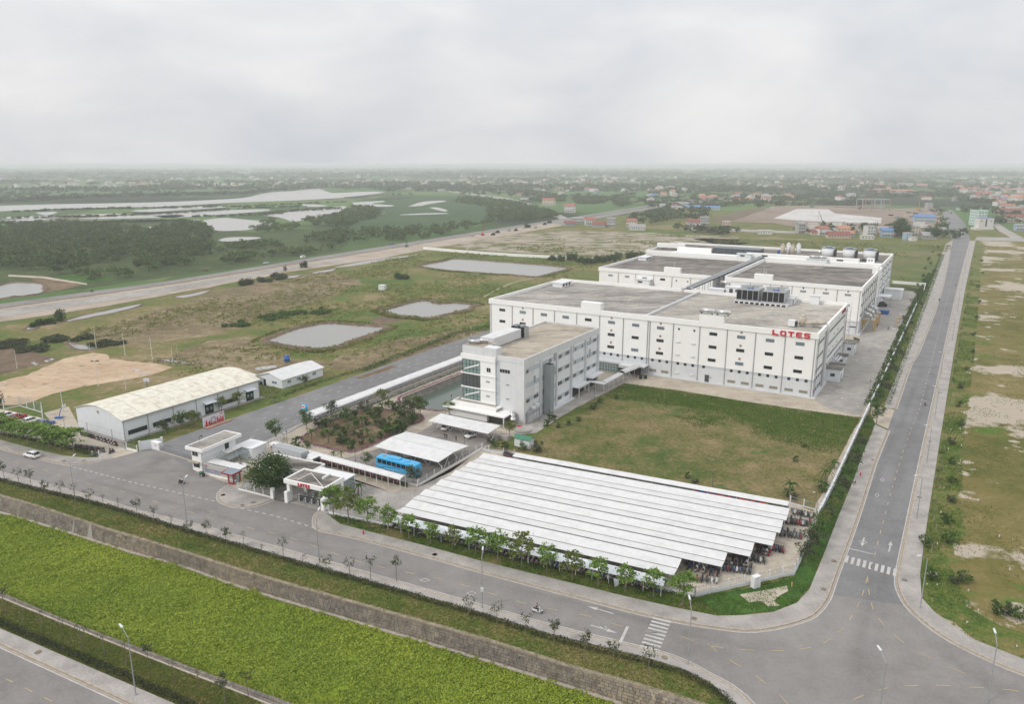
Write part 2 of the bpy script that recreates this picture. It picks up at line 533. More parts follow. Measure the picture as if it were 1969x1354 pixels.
M['field_right'] = ground('olive_field',[(0,(.085,.095,.020)),(.35,(.140,.125,.036)),(.7,(.185,.150,.055)),(1,(.235,.195,.09))],(.02,.15,1.),(1.2,1,.8),bump=.08,spots=[((.085,.145,.022),.05,.58,.06),((.40,.345,.275),.022,.535,.03),((.42,.36,.29),.09,.60,.03),((.15,.135,.04),.12,.62,.04)])
M['field_green'] = ground('green_fields',[(0,(.060,.100,.024)),(.5,(.105,.128,.034)),(.8,(.165,.148,.062)),(1,(.22,.175,.095))],(.008,.05,.4),(1.2,1,.6),bump=.05)
M['bright_moss'] = ground('waterweed_mat',[(0,(.12,.22,.012)),(.5,(.22,.32,.020)),(1,(.31,.38,.032))],(.04,.5,2.5),(1,1,1),bump=.1)
M['slope_stone'] = plain('embankment_stone',(.235,.20,.165),.95,var=.45,scale=.7,bump=.02)
M['slope_stone_tan'] = plain('embankment_stone_tan',(.29,.24,.18),.95,var=.4,scale=.9,bump=.02)
M['slope_stone_dark'] = plain('embankment_stone_dark',(.19,.167,.147),.95,var=.4,scale=.9,bump=.02)
M['slope_mortar'] = plain('embankment_mortar',(.20,.175,.145),.95,var=.4,scale=.5)
def water_mat(name,col,rough=0.12,ripple=0.01):
 m_,t_,b_ = principled(name)
 b_.inputs['Base Color'].default_value = (*col,1)
 b_.inputs['Roughness'].default_value = rough
 b_.inputs['IOR'].default_value = 1.33
 b_.inputs['Specular IOR Level'].default_value = 0.5
 g_ = N(t_,'ShaderNodeNewGeometry')
 n_ = N(t_,'ShaderNodeTexNoise')
 n_.inputs['Scale'].default_value = 0.8
 n_.inputs['Detail'].default_value = 4
 t_.links.new(g_.outputs['Position'],n_.inputs['Vector'])
 bp = N(t_,'ShaderNodeBump')
 bp.inputs['Strength'].default_value = 0.3
 bp.inputs['Distance'].default_value = ripple
 t_.links.new(n_.outputs['Fac'],bp.inputs['Height'])
 t_.links.new(bp.outputs[0],b_.inputs['Normal'])
 return m_
M['water'] = water_mat('muddy_pond_water',(.25,.245,.225),.2,.02)
M['water_river'] = water_mat('silty_river_water',(.34,.325,.30),.25,.02)
M['water_green'] = water_mat('green_basin_water',(.085,.115,.095),.12,.01)
M['white'] = wall_paint('white_factory_render',(.845,.84,.82),.018)
M['grey_wall'] = wall_paint('light_grey_render',(.62,.635,.65),.04)
M['grey_band'] = wall_paint('grey_blue_band',(.50,.53,.57),.04)
M['office_grey'] = wall_paint('office_grey_render',(.66,.665,.67),.04)
M['office_white'] = wall_paint('office_white_render',(.76,.78,.80),.04)
M['roof_dirty'] = ground('weathered_flat_roof',[(0,(.17,.16,.148)),(.4,(.265,.247,.226)),(.7,(.37,.345,.312)),(1,(.49,.46,.41))],(.035,.18,1.2),(1.1,1,1.0),bump=.01,warp=.6,stretch=(1,2.6,1),rot=R(31),spots=[((.50,.455,.375),.045,.60,.08),((.15,.14,.125),.11,.62,.07)],gain=1.25)
M['roof_light'] = ground('pale_flat_roof',[(0,(.20,.185,.162)),(.4,(.33,.305,.268)),(.7,(.44,.41,.36)),(1,(.56,.525,.46))],(.04,.2,1.2),(1.1,1,1.0),bump=.01,warp=.6,stretch=(1,2.2,1),rot=R(31),spots=[((.50,.455,.375),.045,.60,.08),((.15,.14,.125),.11,.62,.07)])
M['roof_dark'] = ground('dark_flat_roof',[(0,(.085,.078,.072)),(.5,(.175,.160,.143)),(.8,(.26,.235,.208)),(1,(.35,.32,.28))],(.04,.16,1.2),(1,1.2,.6),bump=.01,warp=.6,stretch=(1,3.0,1),rot=R(31),gain=1.25)
M['roof_tan'] = ground('sandy_flat_roof',[(0,(.24,.205,.165)),(.4,(.36,.315,.255)),(1,(.50,.45,.375))],(.05,.25,1.5),(1,1,.6),bump=.01,warp=.4,stretch=(1,2.0,1),rot=R(31))
M['sheet_white'] = sheet_metal('white_roof_sheet',(.665,.665,.66),.4,0,var=.07)
M['sheet_cream'] = sheet_metal('cream_roof_sheet',(.74,.71,.60),1.0,0,var=.06,stain=(.50,.455,.355))
M['sheet_wall'] = sheet_metal('pale_wall_sheet',(.72,.75,.78),.5,0,var=.03)
M['gutter_brown'] = plain('rusty_gutter',(.20,.165,.125),.8,var=.4,scale=1.)
M['dark'] = plain('dark_shade_metal',(.02,.02,.022),.6)
M['steel_white'] = plain('white_steel',(.70,.71,.72),.5,var=.08)
M['steel'] = plain('galvanised_steel',(.38,.40,.41),.45,.3,var=.15)
M['stainless'] = plain('stainless_tank',(.62,.62,.61),.3,.8)
M['glass'] = plain('window_glass',(.018,.024,.026),.12,spec=.7)
M['glass_green'] = plain('greenish_glass',(.22,.32,.30),.15,spec=.7)
M['glass_blue'] = plain('bluish_glass',(.17,.215,.26),.2,spec=.7)
M['glass_ribbon'] = plain('ribbon_glass',(.085,.11,.14),.2,spec=.7)
M['glass_car'] = plain('car_glass',(.012,.014,.016),.08,spec=.8)
M['frame_dark'] = plain('dark_frame',(.06,.065,.07),.5)
M['frame_white'] = plain('white_frame',(.70,.70,.69),.5)
M['louver'] = plain('olive_louvre',(.27,.26,.20),.7,var=.1)
M['vent_brown'] = plain('brown_vent',(.35,.22,.15),.7)
M['pipe'] = plain('downpipe_grey',(.36,.35,.345),.7,var=.25,scale=.6)
M['red'] = plain('sign_red',(.56,.012,.03),.5)
M['red_dark'] = plain('faded_red',(.33,.03,.045),.6)
M['blue_text'] = plain('sign_blue',(.06,.15,.42),.6)
M['black'] = plain('chiller_black',(.012,.012,.013),.7)
M['rubber'] = plain('tyre_rubber',(.018,.018,.018),.85)
M['bus_blue'] = plain('bus_blue_paint',(.035,.37,.68),.3,spec=.5)
M['bus_dark_blue'] = plain('bus_navy_paint',(.03,.10,.35),.3,spec=.5)
M['bus_pale'] = plain('bus_pale_swirl',(.38,.68,.86),.3,spec=.5)
M['car_white'] = plain('car_white_paint',(.76,.76,.75),.28,spec=.5)
M['blue'] = plain('blue_plastic',(.035,.12,.36),.5)
M['green_roof'] = plain('green_shed_roof',(.055,.19,.12),.6,var=.15)
M['yellow_steel'] = plain('yellow_steel',(.60,.33,.05),.5,var=.15)
M['wood'] = plain('raw_planks',(.42,.30,.20),.8,var=.25,scale=4)
M['bark'] = plain('tree_bark',(.19,.155,.12),.9,var=.3,scale=8)
M['bark_pale'] = plain('pale_stake',(.42,.36,.28),.9,var=.2,scale=8)
M['skin'] = plain('skin',(.42,.26,.18),.6)
M['cloth_white'] = plain('white_shirt',(.62,.62,.60),.9)
M['cloth_dark'] = plain('dark_cloth',(.03,.032,.045),.9)
M['cloth_blue'] = plain('navy_cloth',(.035,.05,.13),.9)
M['flower'] = leaf_mat('pink_flowers',(.16,.055,.10),(.36,.12,.26),scale=2.)
M['rock_wall'] = plain('basin_stone',(.23,.215,.19),.95,var=.45,scale=.9,bump=.03)
M['leaf_street'] = leaf_mat('street_tree_leaves',(.065,.140,.022),(.215,.330,.060),(.32,.40,.09),rnd=.5)
M['leaf_yellow'] = leaf_mat('yellowish_leaves',(.075,.105,.02),(.19,.225,.05),rnd=.5)
M['leaf_dark'] = leaf_mat('dark_tree_leaves',(.020,.052,.012),(.070,.130,.026),rnd=.5)
M['leaf_dull'] = leaf_mat('dull_young_leaves',(.035,.050,.022),(.105,.125,.06),rnd=.5)
M['leaf_hedge'] = leaf_mat('hedge_leaves',(.020,.030,.012),(.058,.068,.030),rnd=.5)
M['leaf_garden'] = leaf_mat('garden_leaves',(.030,.070,.016),(.105,.175,.036),rnd=.5)
M['leaf_forest'] = leaf_mat('forest_leaves',(.020,.050,.016),(.135,.185,.052),scale=.11,rnd=.3)
M['leaf_far'] = leaf_mat('far_foliage',(.032,.058,.024),(.100,.135,.055),scale=.01,rnd=.4)
M['leaf_weed'] = leaf_mat('waterweed_leaves',(.13,.22,.022),(.39,.45,.055),(.58,.56,.11),scale=.05,rnd=.38)
M['leaf_tuft'] = leaf_mat('grass_blades',(.105,.155,.026),(.235,.235,.060),(.33,.25,.11),scale=.12,rnd=.5)
M['leaf_lush'] = leaf_mat('lush_blades',(.055,.120,.016),(.165,.270,.040),scale=.3,rnd=.5)
def clear_glass(name,tint,a=.3):
 m_,t_,b_ = principled(name)
 b_.inputs['Base Color'].default_value = (*tint,1)
 b_.inputs['Roughness'].default_value = .1
 tr = N(t_,'ShaderNodeBsdfTransparent')
 tr.inputs[0].default_value = (.86,.9,.9,1)
 ms = N(t_,'ShaderNodeMixShader')
 ms.inputs[0].default_value = a
 t_.links.new(tr.outputs[0],ms.inputs[1]);t_.links.new(b_.outputs[0],ms.inputs[2])
 t_.links.new(ms.outputs[0],t_.nodes['Material Output'].inputs[0])
 return m_
M['clear'] = clear_glass('clear_glazing',(.45,.52,.53),.16)
def wear_mat(name,col,amt,sx,sy,rot):
 """rubber and dirt darkening laid thinly over the asphalt, fading out raggedly"""
 m_,t_,b_ = principled(name)
 b_.inputs['Base Color'].default_value = (*col,1)
 b_.inputs['Roughness'].default_value = .9
 tc_ = N(t_,'ShaderNodeTexCoord')
 gr = N(t_,'ShaderNodeMapping')
 gr.inputs['Scale'].default_value = (sx,sy,1)
 t_.links.new(tc_.outputs['Object'],gr.inputs[0])
 n_ = N(t_,'ShaderNodeTexNoise')
 n_.inputs['Scale'].default_value = 1
 n_.inputs['Detail'].default_value = 5
 t_.links.new(gr.outputs[0],n_.inputs['Vector'])
 g2 = N(t_,'ShaderNodeSeparateXYZ')
 t_.links.new(tc_.outputs['Generated'],g2.inputs[0])
 pw = []
 for k in (0,1):
  a = N(t_,'ShaderNodeMath',operation='PINGPONG');a.inputs[1].default_value = .5
  t_.links.new(g2.outputs[k],a.inputs[0])
  b = N(t_,'ShaderNodeMapRange');b.inputs[1].default_value = .0;b.inputs[2].default_value = (.2,.4)[k];b.interpolation_type = 'SMOOTHSTEP'
  t_.links.new(a.outputs[0],b.inputs[0]);pw.append(b)
 m1 = N(t_,'ShaderNodeMath',operation='MULTIPLY');t_.links.new(pw[0].outputs[0],m1.inputs[0]);t_.links.new(pw[1].outputs[0],m1.inputs[1])
 r_ = N(t_,'ShaderNodeMapRange');r_.inputs[1].default_value = .3;r_.inputs[2].default_value = .65;r_.inputs[4].default_value = amt
 t_.links.new(n_.outputs['Fac'],r_.inputs[0])
 m2 = N(t_,'ShaderNodeMath',operation='MULTIPLY');t_.links.new(m1.outputs[0],m2.inputs[0]);t_.links.new(r_.outputs[0],m2.inputs[1])
 tr = N(t_,'ShaderNodeBsdfTransparent')
 ms = N(t_,'ShaderNodeMixShader')
 t_.links.new(m2.outputs[0],ms.inputs[0]);t_.links.new(tr.outputs[0],ms.inputs[1]);t_.links.new(b_.outputs[0],ms.inputs[2])
 t_.links.new(ms.outputs[0],t_.nodes['Material Output'].inputs[0])
 return m_
M['wear'] = wear_mat('tyre_wear',(.13,.127,.13),.13,.05,.5,0)
M['dust'] = wear_mat('road_dust',(.36,.33,.29),.35,.05,.4,0)
# ================================================================== the lie of the land
FA = Frame(P(1560.6,766),-31.1)
FO = Frame(P(1007.3,817.7),-31.1)
FR = Frame(at('l',235,800,2.8),-25.6)
FG = Frame(at('x',690,940),-26)
FW = Frame(at('d',945,825),59.0)
def F(L,z=0.0):
 return [P(a,b,z) for a,b in L]
def rough(poly,step=4.0,amp=0.8):
 out = []
 n = len(poly)
 for k in range(n):
  a,b = Vector(poly[k][:2]),Vector(poly[(k+1)%n][:2])
  m = max(1,int((b-a).length/step))
  for j in range(m):
   q = a.lerp(b,j/m)
   f_ = amp if j else amp *.5
   out.append((q.x+random.uniform(-f_,f_),q.y+random.uniform(-f_,f_)))
 return out
def smooth(L,n=4):
 """Catmull-Rom through the surveyed points"""
 L = [Vector((p[0],p[1],0)) for p in L]
 out = []
 for k in range(len(L)-1):
  p0,p1,p2,p3 = L[max(k-1,0)],L[k],L[k+1],L[min(k+2,len(L)-1)]
  for j in range(n):
   t = j /n
   out.append(0.5*((2*p1)+(p2-p0)*t+(2*p0-5*p1+4*p2-p3)*t*t+(3*p1-p0-3*p2+p3)*t**3))
 out.append(L[-1])
 return out
def patch(name,poly,z,mat,**kw):
 return struct(name,MB().sheet(poly,z),mat,**kw)
# --- canal cut
CAN_Z = -3.0
can_top = F([(-190,905),(0,954),(127,992),(195,1015),(355,1063),(500,1109),(900,1222),(1089,1281),(1215,1316),(1341,1354),(1400,1374)])
can_foot = F([(-190,939),(0,986),(117,1020),(254,1063),(355,1091),(490,1138),(900,1261),(1057,1310),(1136,1335),(1240,1371),(1300,1392)],CAN_Z)
bank_in = F([(-150,1078),(0,1138),(63,1166),(142,1199),(203,1222),(292,1255),(406,1298),(500,1331),(600,1367),(760,1430),(900,1480)])
bank_out = F([(-150,1088),(0,1150),(76,1181),(127,1202),(292,1268),(420,1317),(500,1349),(600,1390),(760,1452),(900,1502)])
def resample(L,n):
 L = [Vector(p) for p in L]
 d = [0]
 for a,b in zip(L,L[1:]):
  d.append(d[-1]+(b-a).length)
 out = []
 k = 0
 for i in range(n):
  t = d[-1] *i /(n-1)
  while k<len(L) -2 and d[k+1]<t:
   k+=1
  s_ = d[k+1] -d[k]
  out.append(L[k].lerp(L[k+1],(t-d[k])/s_ if s_ else 0))
 return out
bank_in,bank_out = resample(bank_in,24),resample(bank_out,24)
hole_canal = [p.copy() for p in can_top] +[p.copy() for p in bank_out[::-1]]
# --- rock-lined basin beside the office
bas_rim = [FO.w(x,y) for x,y in [(-44.8,42),(-45.2,2.0),(-42.5,-1.2),(-39.5,-2.4),(-33,-3.2),(-28.6,-2.6),(-25.8,-.8),(-24.2,3),(-24.0,42)]]
bas_low = [FO.w(x,y,-2.1) for x,y in [(-43.4,40.6),(-43.7,4.6),(-41.6,2.6),(-38.5,1.2),(-33,.6),(-29.6,.9),(-27.6,2.2),(-26.2,5),(-26.0,40.6)]]
nx0,nx1,ny0,ny1 = -420.0,420.0,20.0,620.0
g0 = MB()
g0.sheet([(nx0,ny0,0),(nx1,ny0,0),(nx1,ny1,0),(nx0,ny1,0)],None,0,holes=(hole_canal,bas_rim))
XS = [-30000,-6000,-1500,nx0,nx1,1500,6000,30000]
YS = [-1500,ny0,ny1,1500,5000,14000,40000]
for a in range(len(XS)-1):
 for b in range(len(YS)-1):
  if XS[a]==nx0 and YS[b]==ny0:
   continue
  g0.add([(XS[a],YS[b],0),(XS[a+1],YS[b],0),(XS[a+1],YS[b+1],0),(XS[a],YS[b+1],0)],[(0,1,2,3)])
def far_land():
 """patchwork of paddies, fallow and tree cover read at field size"""
 m_,t_,b_ = principled('open_country')
 L = t_.links
 b_.inputs['Roughness'].default_value = 0.95
 b_.inputs['Specular IOR Level'].default_value = 0.1
 g_ = N(t_,'ShaderNodeNewGeometry')
 mp = N(t_,'ShaderNodeMapping')
 mp.inputs['Rotation'].default_value = (0,0,.5)
 mp.inputs['Scale'].default_value = (1,.55,1)
 L.new(g_.outputs['Position'],mp.inputs[0])
 vo = N(t_,'ShaderNodeTexVoronoi')
 vo.inputs['Scale'].default_value = .0055
 L.new(mp.outputs[0],vo.inputs['Vector'])
 sp = N(t_,'ShaderNodeSeparateColor')
 L.new(vo.outputs['Color'],sp.inputs[0])
 r_ = N(t_,'ShaderNodeValToRGB')
 r_.color_ramp.interpolation = 'CONSTANT'
 el = r_.color_ramp.elements
 cols = [(0,(.080,.145,.045)),(.3,(.105,.170,.055)),(.5,(.070,.115,.040)),(.68,(.135,.165,.066)),(.82,(.060,.100,.036)),(.93,(.17,.17,.10))]
 while len(el)<len(cols):
  el.new(.5)
 for k,(p_,c_) in enumerate(cols):
  el[k].position = p_;el[k].color = (*c_,1)
 L.new(sp.outputs[0],r_.inputs[0])
 n_ = N(t_,'ShaderNodeTexNoise')
 n_.inputs['Scale'].default_value = .0016
 n_.inputs['Detail'].default_value = 9
 n_.inputs['Roughness'].default_value = .68
 L.new(g_.outputs['Position'],n_.inputs['Vector'])
 mr = N(t_,'ShaderNodeMapRange')
 mr.inputs[1].default_value = .49;mr.inputs[2].default_value = .53
 L.new(n_.outputs['Fac'],mr.inputs[0])
 mx = N(t_,'ShaderNodeMix',data_type='RGBA')
 L.new(mr.outputs[0],mx.inputs[0]);L.new(r_.outputs[0],mx.inputs[6])
 mx.inputs[7].default_value = (.030,.045,.022,1)
 L.new(mx.outputs[2],b_.inputs['Base Color'])
 return m_
M['far'] = far_land()
struct('ground',g0,M['far'])
# grassland and fields round the estate, from the back to the front
Z1,Z2,Z3,Z4,Z5 = .02,.04,.06,.08,.10
def hull_minus(poly):
 return poly
# big roadside grass sheet stops at the canal: two pieces, north and south of it
north = [p for p in can_top] +F([(1441,1400),(2400,1500),(2800,1100),(2400,470),(1900,440),(1300,402),(900,450),(-400,700)])
mb = MB().sheet(north,.012,holes=(bas_rim,))
struct('roadside_grass',mb,M['grass'])
patch('meadow',rough(F([(-420,700),(0,622),(640,502),(880,462),(1090,430),(1300,432),(1560,462),(1835,470),(1770,600),(1560,560),(945,640),(566,762),(300,850),(-420,790)]),12,2),Z1,M['meadow'])
patch('dry_meadow',rough(F([(150,650),(330,590),(470,545),(640,520),(700,540),(640,575),(520,600),(430,640),(330,655),(250,668)]),8,4),Z2,M['meadow_brown'])
patch('dry_meadow',rough(F([(330,690),(400,655),(470,648),(505,665),(560,690),(640,700),(560,720),(420,712)]),6,3),Z2,M['meadow_brown'])
patch('dry_meadow',rough(F([(640,690),(760,655),(880,632),(940,636),(860,665),(700,712),(640,712)]),6,2),Z2,M['meadow_brown'])
patch('sandy_flat',rough(F([(880,468),(960,452),(1090,444),(1250,448),(1420,455),(1430,470),(1270,478),(1120,500),(1000,488),(900,480)]),14,5),Z2,M['salt_flat'])
patch('field_behind_factory',rough(F([(1330,458),(1560,462),(1829,472),(1795,560),(1755,610),(1700,545),(1500,500)]),14,2),Z2,M['field_green'])
patch('field_right',rough(F([(1884,463),(2500,463),(3000,1200),(2300,1400),(1990,1290),(1880,1236),(1800,1180),(1778,1100),(1790,1040),(1840,700),(1862,560)]),14,.6),Z2,M['field_right'])
patch('lush_verge',rough(F([(1784,1010),(1836,700),(1864,540),(1878,470),(1892,470),(1880,600),(1872,700),(1842,870),(1850,1000),(1835,1120),(1880,1180),(1969,1215),(2100,1250),(2200,1330),(2040,1300),(1969,1272),(1866,1231),(1797,1180),(1771,1120)]),3,1.4),Z3,M['grass'])
patch('south_bank_grass',[p for p in bank_out]+F([(430,1400),(330,1354),(0,1211),(-150,1146)]),.014,M['grass'])
patch('playing_field',rough(F([(-60,768),(0,735),(50,722),(100,702),(125,690),(150,684),(178,679),(206,682),(212,690),(262,696),(322,703),(330,707),(316,714),(290,722),(200,738),(150,746),(100,758),(40,778),(0,781)]),3,1.1),Z3,M['dirt_court'])
patch('scrub_ground',rough(F([(-120,668),(0,668),(60,672),(110,690),(30,715),(-120,742)]),5,2),Z2,M['soil_dark'])
# ------------------------------------------------------------------ canal: embankment, water, planting
mats_sl = [M['slope_mortar'],M['slope_stone'],M['slope_stone_tan'],M['slope_stone_dark']]
ctop,cfoot = smooth(can_top,6),smooth(can_foot,6)
NS = 330
ct = resample(ctop,NS)
cf = resample([Vector((p[0],p[1],CAN_Z)) for p in cfoot],NS)
# the foot must lie square to the crest, so it is paired again by the nearest point
cf2 = []
cfl = resample([Vector((p[0],p[1],CAN_Z)) for p in cfoot],NS*4)
nrm = Vector((ct[-1].y-ct[0].y,-(ct[-1].x-ct[0].x),0)).normalized()
tan = Vector((ct[-1].x-ct[0].x,ct[-1].y-ct[0].y,0)).normalized()
for p in ct:
 q = min(cfl,key=lambda w_:abs((w_-p).dot(tan)))
 cf2.append(q.copy())
mb = MB()
for k in range(0,NS-1):
 a,b,c_,d_ = ct[k],ct[k+1],cf2[k+1],cf2[k]
 a2,b2 = a +nrm *.0,b +nrm *.0
 mb.add([d_-Vector((0,0,.6)),c_-Vector((0,0,.6)),b2,a2],[(0,1,2,3)],0)
emb = struct('embankment',mb,mats_sl)
mb = MB()
rows = 7
L_tot = sum((ct[k+1]-ct[k]).length for k in range(NS-1))
down = [(cf2[k]-ct[k]) for k in range(NS)]
up_n = Vector((nrm.x,nrm.y,0)) *.45 +Vector((0,0,.9))
for r_ in range(rows):
 k = random.random()
 while k<NS -3:
  w_ = random.uniform(1.0,1.9)
  t0,t1 = k +.06,k +w_ -.06
  def sp(t,f_):
   i_ = min(int(t),NS-2)
   fr = t -i_
   return ct[i_].lerp(ct[i_+1],fr) +(down[i_].lerp(down[i_+1],fr)) *f_
  f0,f1 = (r_+.06) /rows,(r_+.94) /rows
  j = lambda:random.uniform(-.012,.012)
  q = [sp(t0,f1+j()),sp(t1,f1+j()),sp(t1,f0+j()),sp(t0,f0+j())]
  h_ = random.uniform(.05,.13)
  u_ = math.sin(k*.11) +math.sin(k*.037+2) *1.2 +random.uniform(-.9,.9)
  mi = 2 if u_>1.5 else (3 if u_<-1.2 else 1)
  mb.hexa(q,[p+up_n*h_ for p in q],mi)
  k+=w_
struct('stone_facing',mb,mats_sl,parent=emb,kind='stuff')
mb = MB()
mb.strip(ct,-.1,.5,.10,0,th=.25)
struct('stone_coping',mb,M['slope_stone_tan'],parent=emb)
mb = MB()
cfw = [p+Vector((nrm.x,nrm.y,0))*.15 for p in cf2]
mb.strip(cfw[::3],-.35,.25,CAN_Z+.28,0,th=.6)
struct('stone_toe',mb,M['kerb'],parent=emb)
# pale lime runs where drains spill down the facing
for t in (.318,.345):
 i_ = int(t*NS)
 a,b = ct[i_],cf2[i_]
 mb = MB()
 wd = .45 if t<.33 else 1.0
 q = [a-tan*.15,a+tan*.2,b+tan*wd,b-tan*wd*.7]
 mb.add([p+up_n*.16 for p in q],[(0,3,2,1)])
 struct('spill_stain',mb,M['concrete_grey'],parent=emb)
water = [p.copy() for p in can_foot] +[Vector((p.x,p.y,CAN_Z)) for p in bank_in[::-1]]
patch('canal_water',[Vector((p.x+nrm.x*(-.8 if i_<len(can_foot) else .6),p.y+nrm.y*(-.8 if i_<len(can_foot) else .6),0)) for i_,p in enumerate(water)],CAN_Z-.12,M['bright_moss'])
# near bank: a stone wall down to the water with a flat coping
mb = MB()
for k in range(len(bank_in)-1):
 a,b,c_,d_ = bank_in[k],bank_in[k+1],bank_out[k+1],bank_out[k]
 dn = Vector((0,0,-3.6))
 mb.add([a,b,b+dn-nrm*.5,a+dn-nrm*.5],[(0,1,2,3)],1)
 mb.add([a,d_,c_,b],[(0,1,2,3)],0)
southw = struct('canal_bank',mb,mats_sl)
mb = MB()
bi,bo = resample(smooth(bank_in,4),260),resample(smooth(bank_out,4),260)
for k in range(259):
 for r_ in range(2):
  f0,f1 = (r_+.05) /2,(r_+.95) /2
  q = [bi[k].lerp(bo[k],f0),bi[k].lerp(bo[k],f1),bi[k+1].lerp(bo[k+1],f1),bi[k+1].lerp(bo[k+1],f0)]
  cc = sum(q,Vector()) /4
  q = [cc+(p-cc)*.9 for p in q]
  h_ = random.uniform(.04,.12)
  mb.hexa([p.copy() for p in q],[p+Vector((0,0,h_)) for p in q],random.choice((1,1,3,3,0)))
struct('coping_stones',mb,mats_sl,parent=southw,kind='stuff')
mb = MB().strip(bank_out,-.12,.12,.14,0,th=.2)
struct('coping_edge',mb,M['kerb'],parent=southw)
# ------------------------------------------------------------------ fast scatter helpers (numpy)
def in_poly(x,y,poly):
 px_,py_ = np.array([p[0] for p in poly]),np.array([p[1] for p in poly])
 inside = np.zeros(len(x),bool)
 j = len(px_) -1
 for i_ in range(len(px_)):
  c_ = ((py_[i_]>y)!=(py_[j]>y))&(x<(px_[j]-px_[i_])*(y-py_[i_])/(py_[j]-py_[i_]+1e-12)+px_[i_])
  inside^=c_
  j = i_
 return inside
def scatter(poly,n):
 xs = [p[0] for p in poly];ys = [p[1] for p in poly]
 out = np.zeros((0,2))
 for _ in range(30):
  x = rng.uniform(min(xs),max(xs),n*2)
  y = rng.uniform(min(ys),max(ys),n*2)
  k = in_poly(x,y,poly)
  out = np.vstack([out,np.stack([x[k],y[k]],1)])
  if len(out)>=n:
   break
 return out[:n]
def np_mesh(name,V,Fq,mats,midx=None):
 """V (n,3), Fq (m,4) or (m,3)"""
 me = bpy.data.meshes.new(name)
 k = Fq.shape[1]
 me.vertices.add(len(V));me.vertices.foreach_set('co',V.astype(np.float32).ravel())
 me.loops.add(Fq.size);me.loops.foreach_set('vertex_index',Fq.astype(np.int32).ravel())
 me.polygons.add(len(Fq))
 me.polygons.foreach_set('loop_start',np.arange(0,Fq.size,k,dtype=np.int32))
 for m_ in (mats if isinstance(mats,(list,tuple)) else [mats]):
  me.materials.append(m_)
 if midx is not None:
  me.polygons.foreach_set('material_index',midx.astype(np.int32))
 me.update(calc_edges=True)
 return me
def leaf_quads(C,size,flat=0.0,aspect=.6,up=None):
 """one leaf-shaped quad at every centre, randomly turned; flat pulls them towards lying level"""
 n = len(C)
 a = rng.normal(size=(n,3));a[:,2]*=(1-flat)
 a/=np.linalg.norm(a,axis=1)[:,None] +1e-9
 b = rng.normal(size=(n,3));b[:,2]*=(1-flat)
 b-=a *(a*b).sum(1)[:,None]
 b/=np.linalg.norm(b,axis=1)[:,None] +1e-9
 s_ = (size*rng.uniform(.6,1.3,n))[:,None] if np.isscalar(size) else (size*rng.uniform(.6,1.3,n))[:,None]
 V = np.stack([C-a*s_*.5,C+b*s_*aspect*.5,C+a*s_*.5,C-b*s_*aspect*.5],1).reshape(-1,3)
 Fq = np.arange(4*n).reshape(n,4)
 return V,Fq
def tufts(C,h,w,n_b=3):
 """upright blades: n_b thin triangles fanned from every root"""
 n = len(C)
 Vs,Fs = [],[]
 base = 0
 for k in range(n_b):
  ang = rng.uniform(0,2*math.pi,n)
  lean = rng.uniform(.15,.7,n) *h
  hh = h *rng.uniform(.5,1.25,n)
  d = np.stack([np.cos(ang),np.sin(ang)],1)
  pz = np.zeros((n,1))
  side = np.stack([-d[:,1],d[:,0]],1) *w *.5
  r0 = np.hstack([C[:,:2]-side,C[:,2:3]])
  r1 = np.hstack([C[:,:2]+side,C[:,2:3]])
  tp = np.hstack([C[:,:2]+d*lean[:,None],C[:,2:3]+hh[:,None]])
  Vs.append(np.stack([r0,r1,tp],1).reshape(-1,3))
  Fs.append(np.arange(3*n).reshape(n,3)+base)
  base+=3 *n
 return np.vstack(Vs),np.vstack(Fs)
def vnoise(x,y,s_,seed=0):
 """cheap value noise for clumping"""
 r2 = np.random.default_rng(seed)
 T = r2.random((64,64))
 fx,fy = x *s_,y *s_
 ix,iy = np.floor(fx).astype(int),np.floor(fy).astype(int)
 u,v_ = fx -ix,fy -iy
 u,v_ = u *u *(3-2*u),v_ *v_ *(3-2*v_)
 g = lambda a,b:T[a%64,b%64]
 return (g(ix,iy)*(1-u)+g(ix+1,iy)*u) *(1-v_) +(g(ix,iy+1)*(1-u)+g(ix+1,iy+1)*u) *v_
# waterweed covering the canal: leaf clumps standing over the mat, higher in drifts
wp = [Vector((p.x,p.y,0)) for p in water]
pt = scatter(wp,240000)
hh = .10 +.8 *vnoise(pt[:,0],pt[:,1],.35,3) *vnoise(pt[:,0],pt[:,1],1.1,5)
kp = vnoise(pt[:,0],pt[:,1],.25,17) *.6 +vnoise(pt[:,0],pt[:,1],.9,18) *.4>rng.uniform(.0,.34,len(pt))
pt,hh = pt[kp],hh[kp]
C = np.hstack([pt,(CAN_Z+hh*rng.uniform(.3,1,len(pt)))[:,None]])
V,Fq = leaf_quads(C,.28,flat=.5,aspect=.85)
link('waterweed',np_mesh('waterweed',V,Fq,M['leaf_weed']),kind='stuff',label='bright green waterweed covering the whole canal beside the front road')
def grass_cover(name,poly,n,h,w,mat,label,thin=None,seed=1,nb=3):
 pt_ = scatter(poly,n)
 if thin:
  k = vnoise(pt_[:,0],pt_[:,1],thin[0],seed)>thin[1] *rng.uniform(.6,1.3,len(pt_))
  pt_ = pt_[k]
 C_ = np.hstack([pt_,np.zeros((len(pt_),1))])
 V_,F_ = tufts(C_,h,w,nb)
 return link(name,np_mesh(name,V_,F_,mat),kind='stuff',label=label)
grass_cover('verge_grass',can_top[0:]+F([(1430,1374),(1366,1316),(1231,1270),(1057,1226),(900,1175),(500,1063),(198,972),(0,926),(-190,876)]),24000,.22,.12,M['leaf_tuft'],'grass tufts on the verge between front road and canal',None,2)
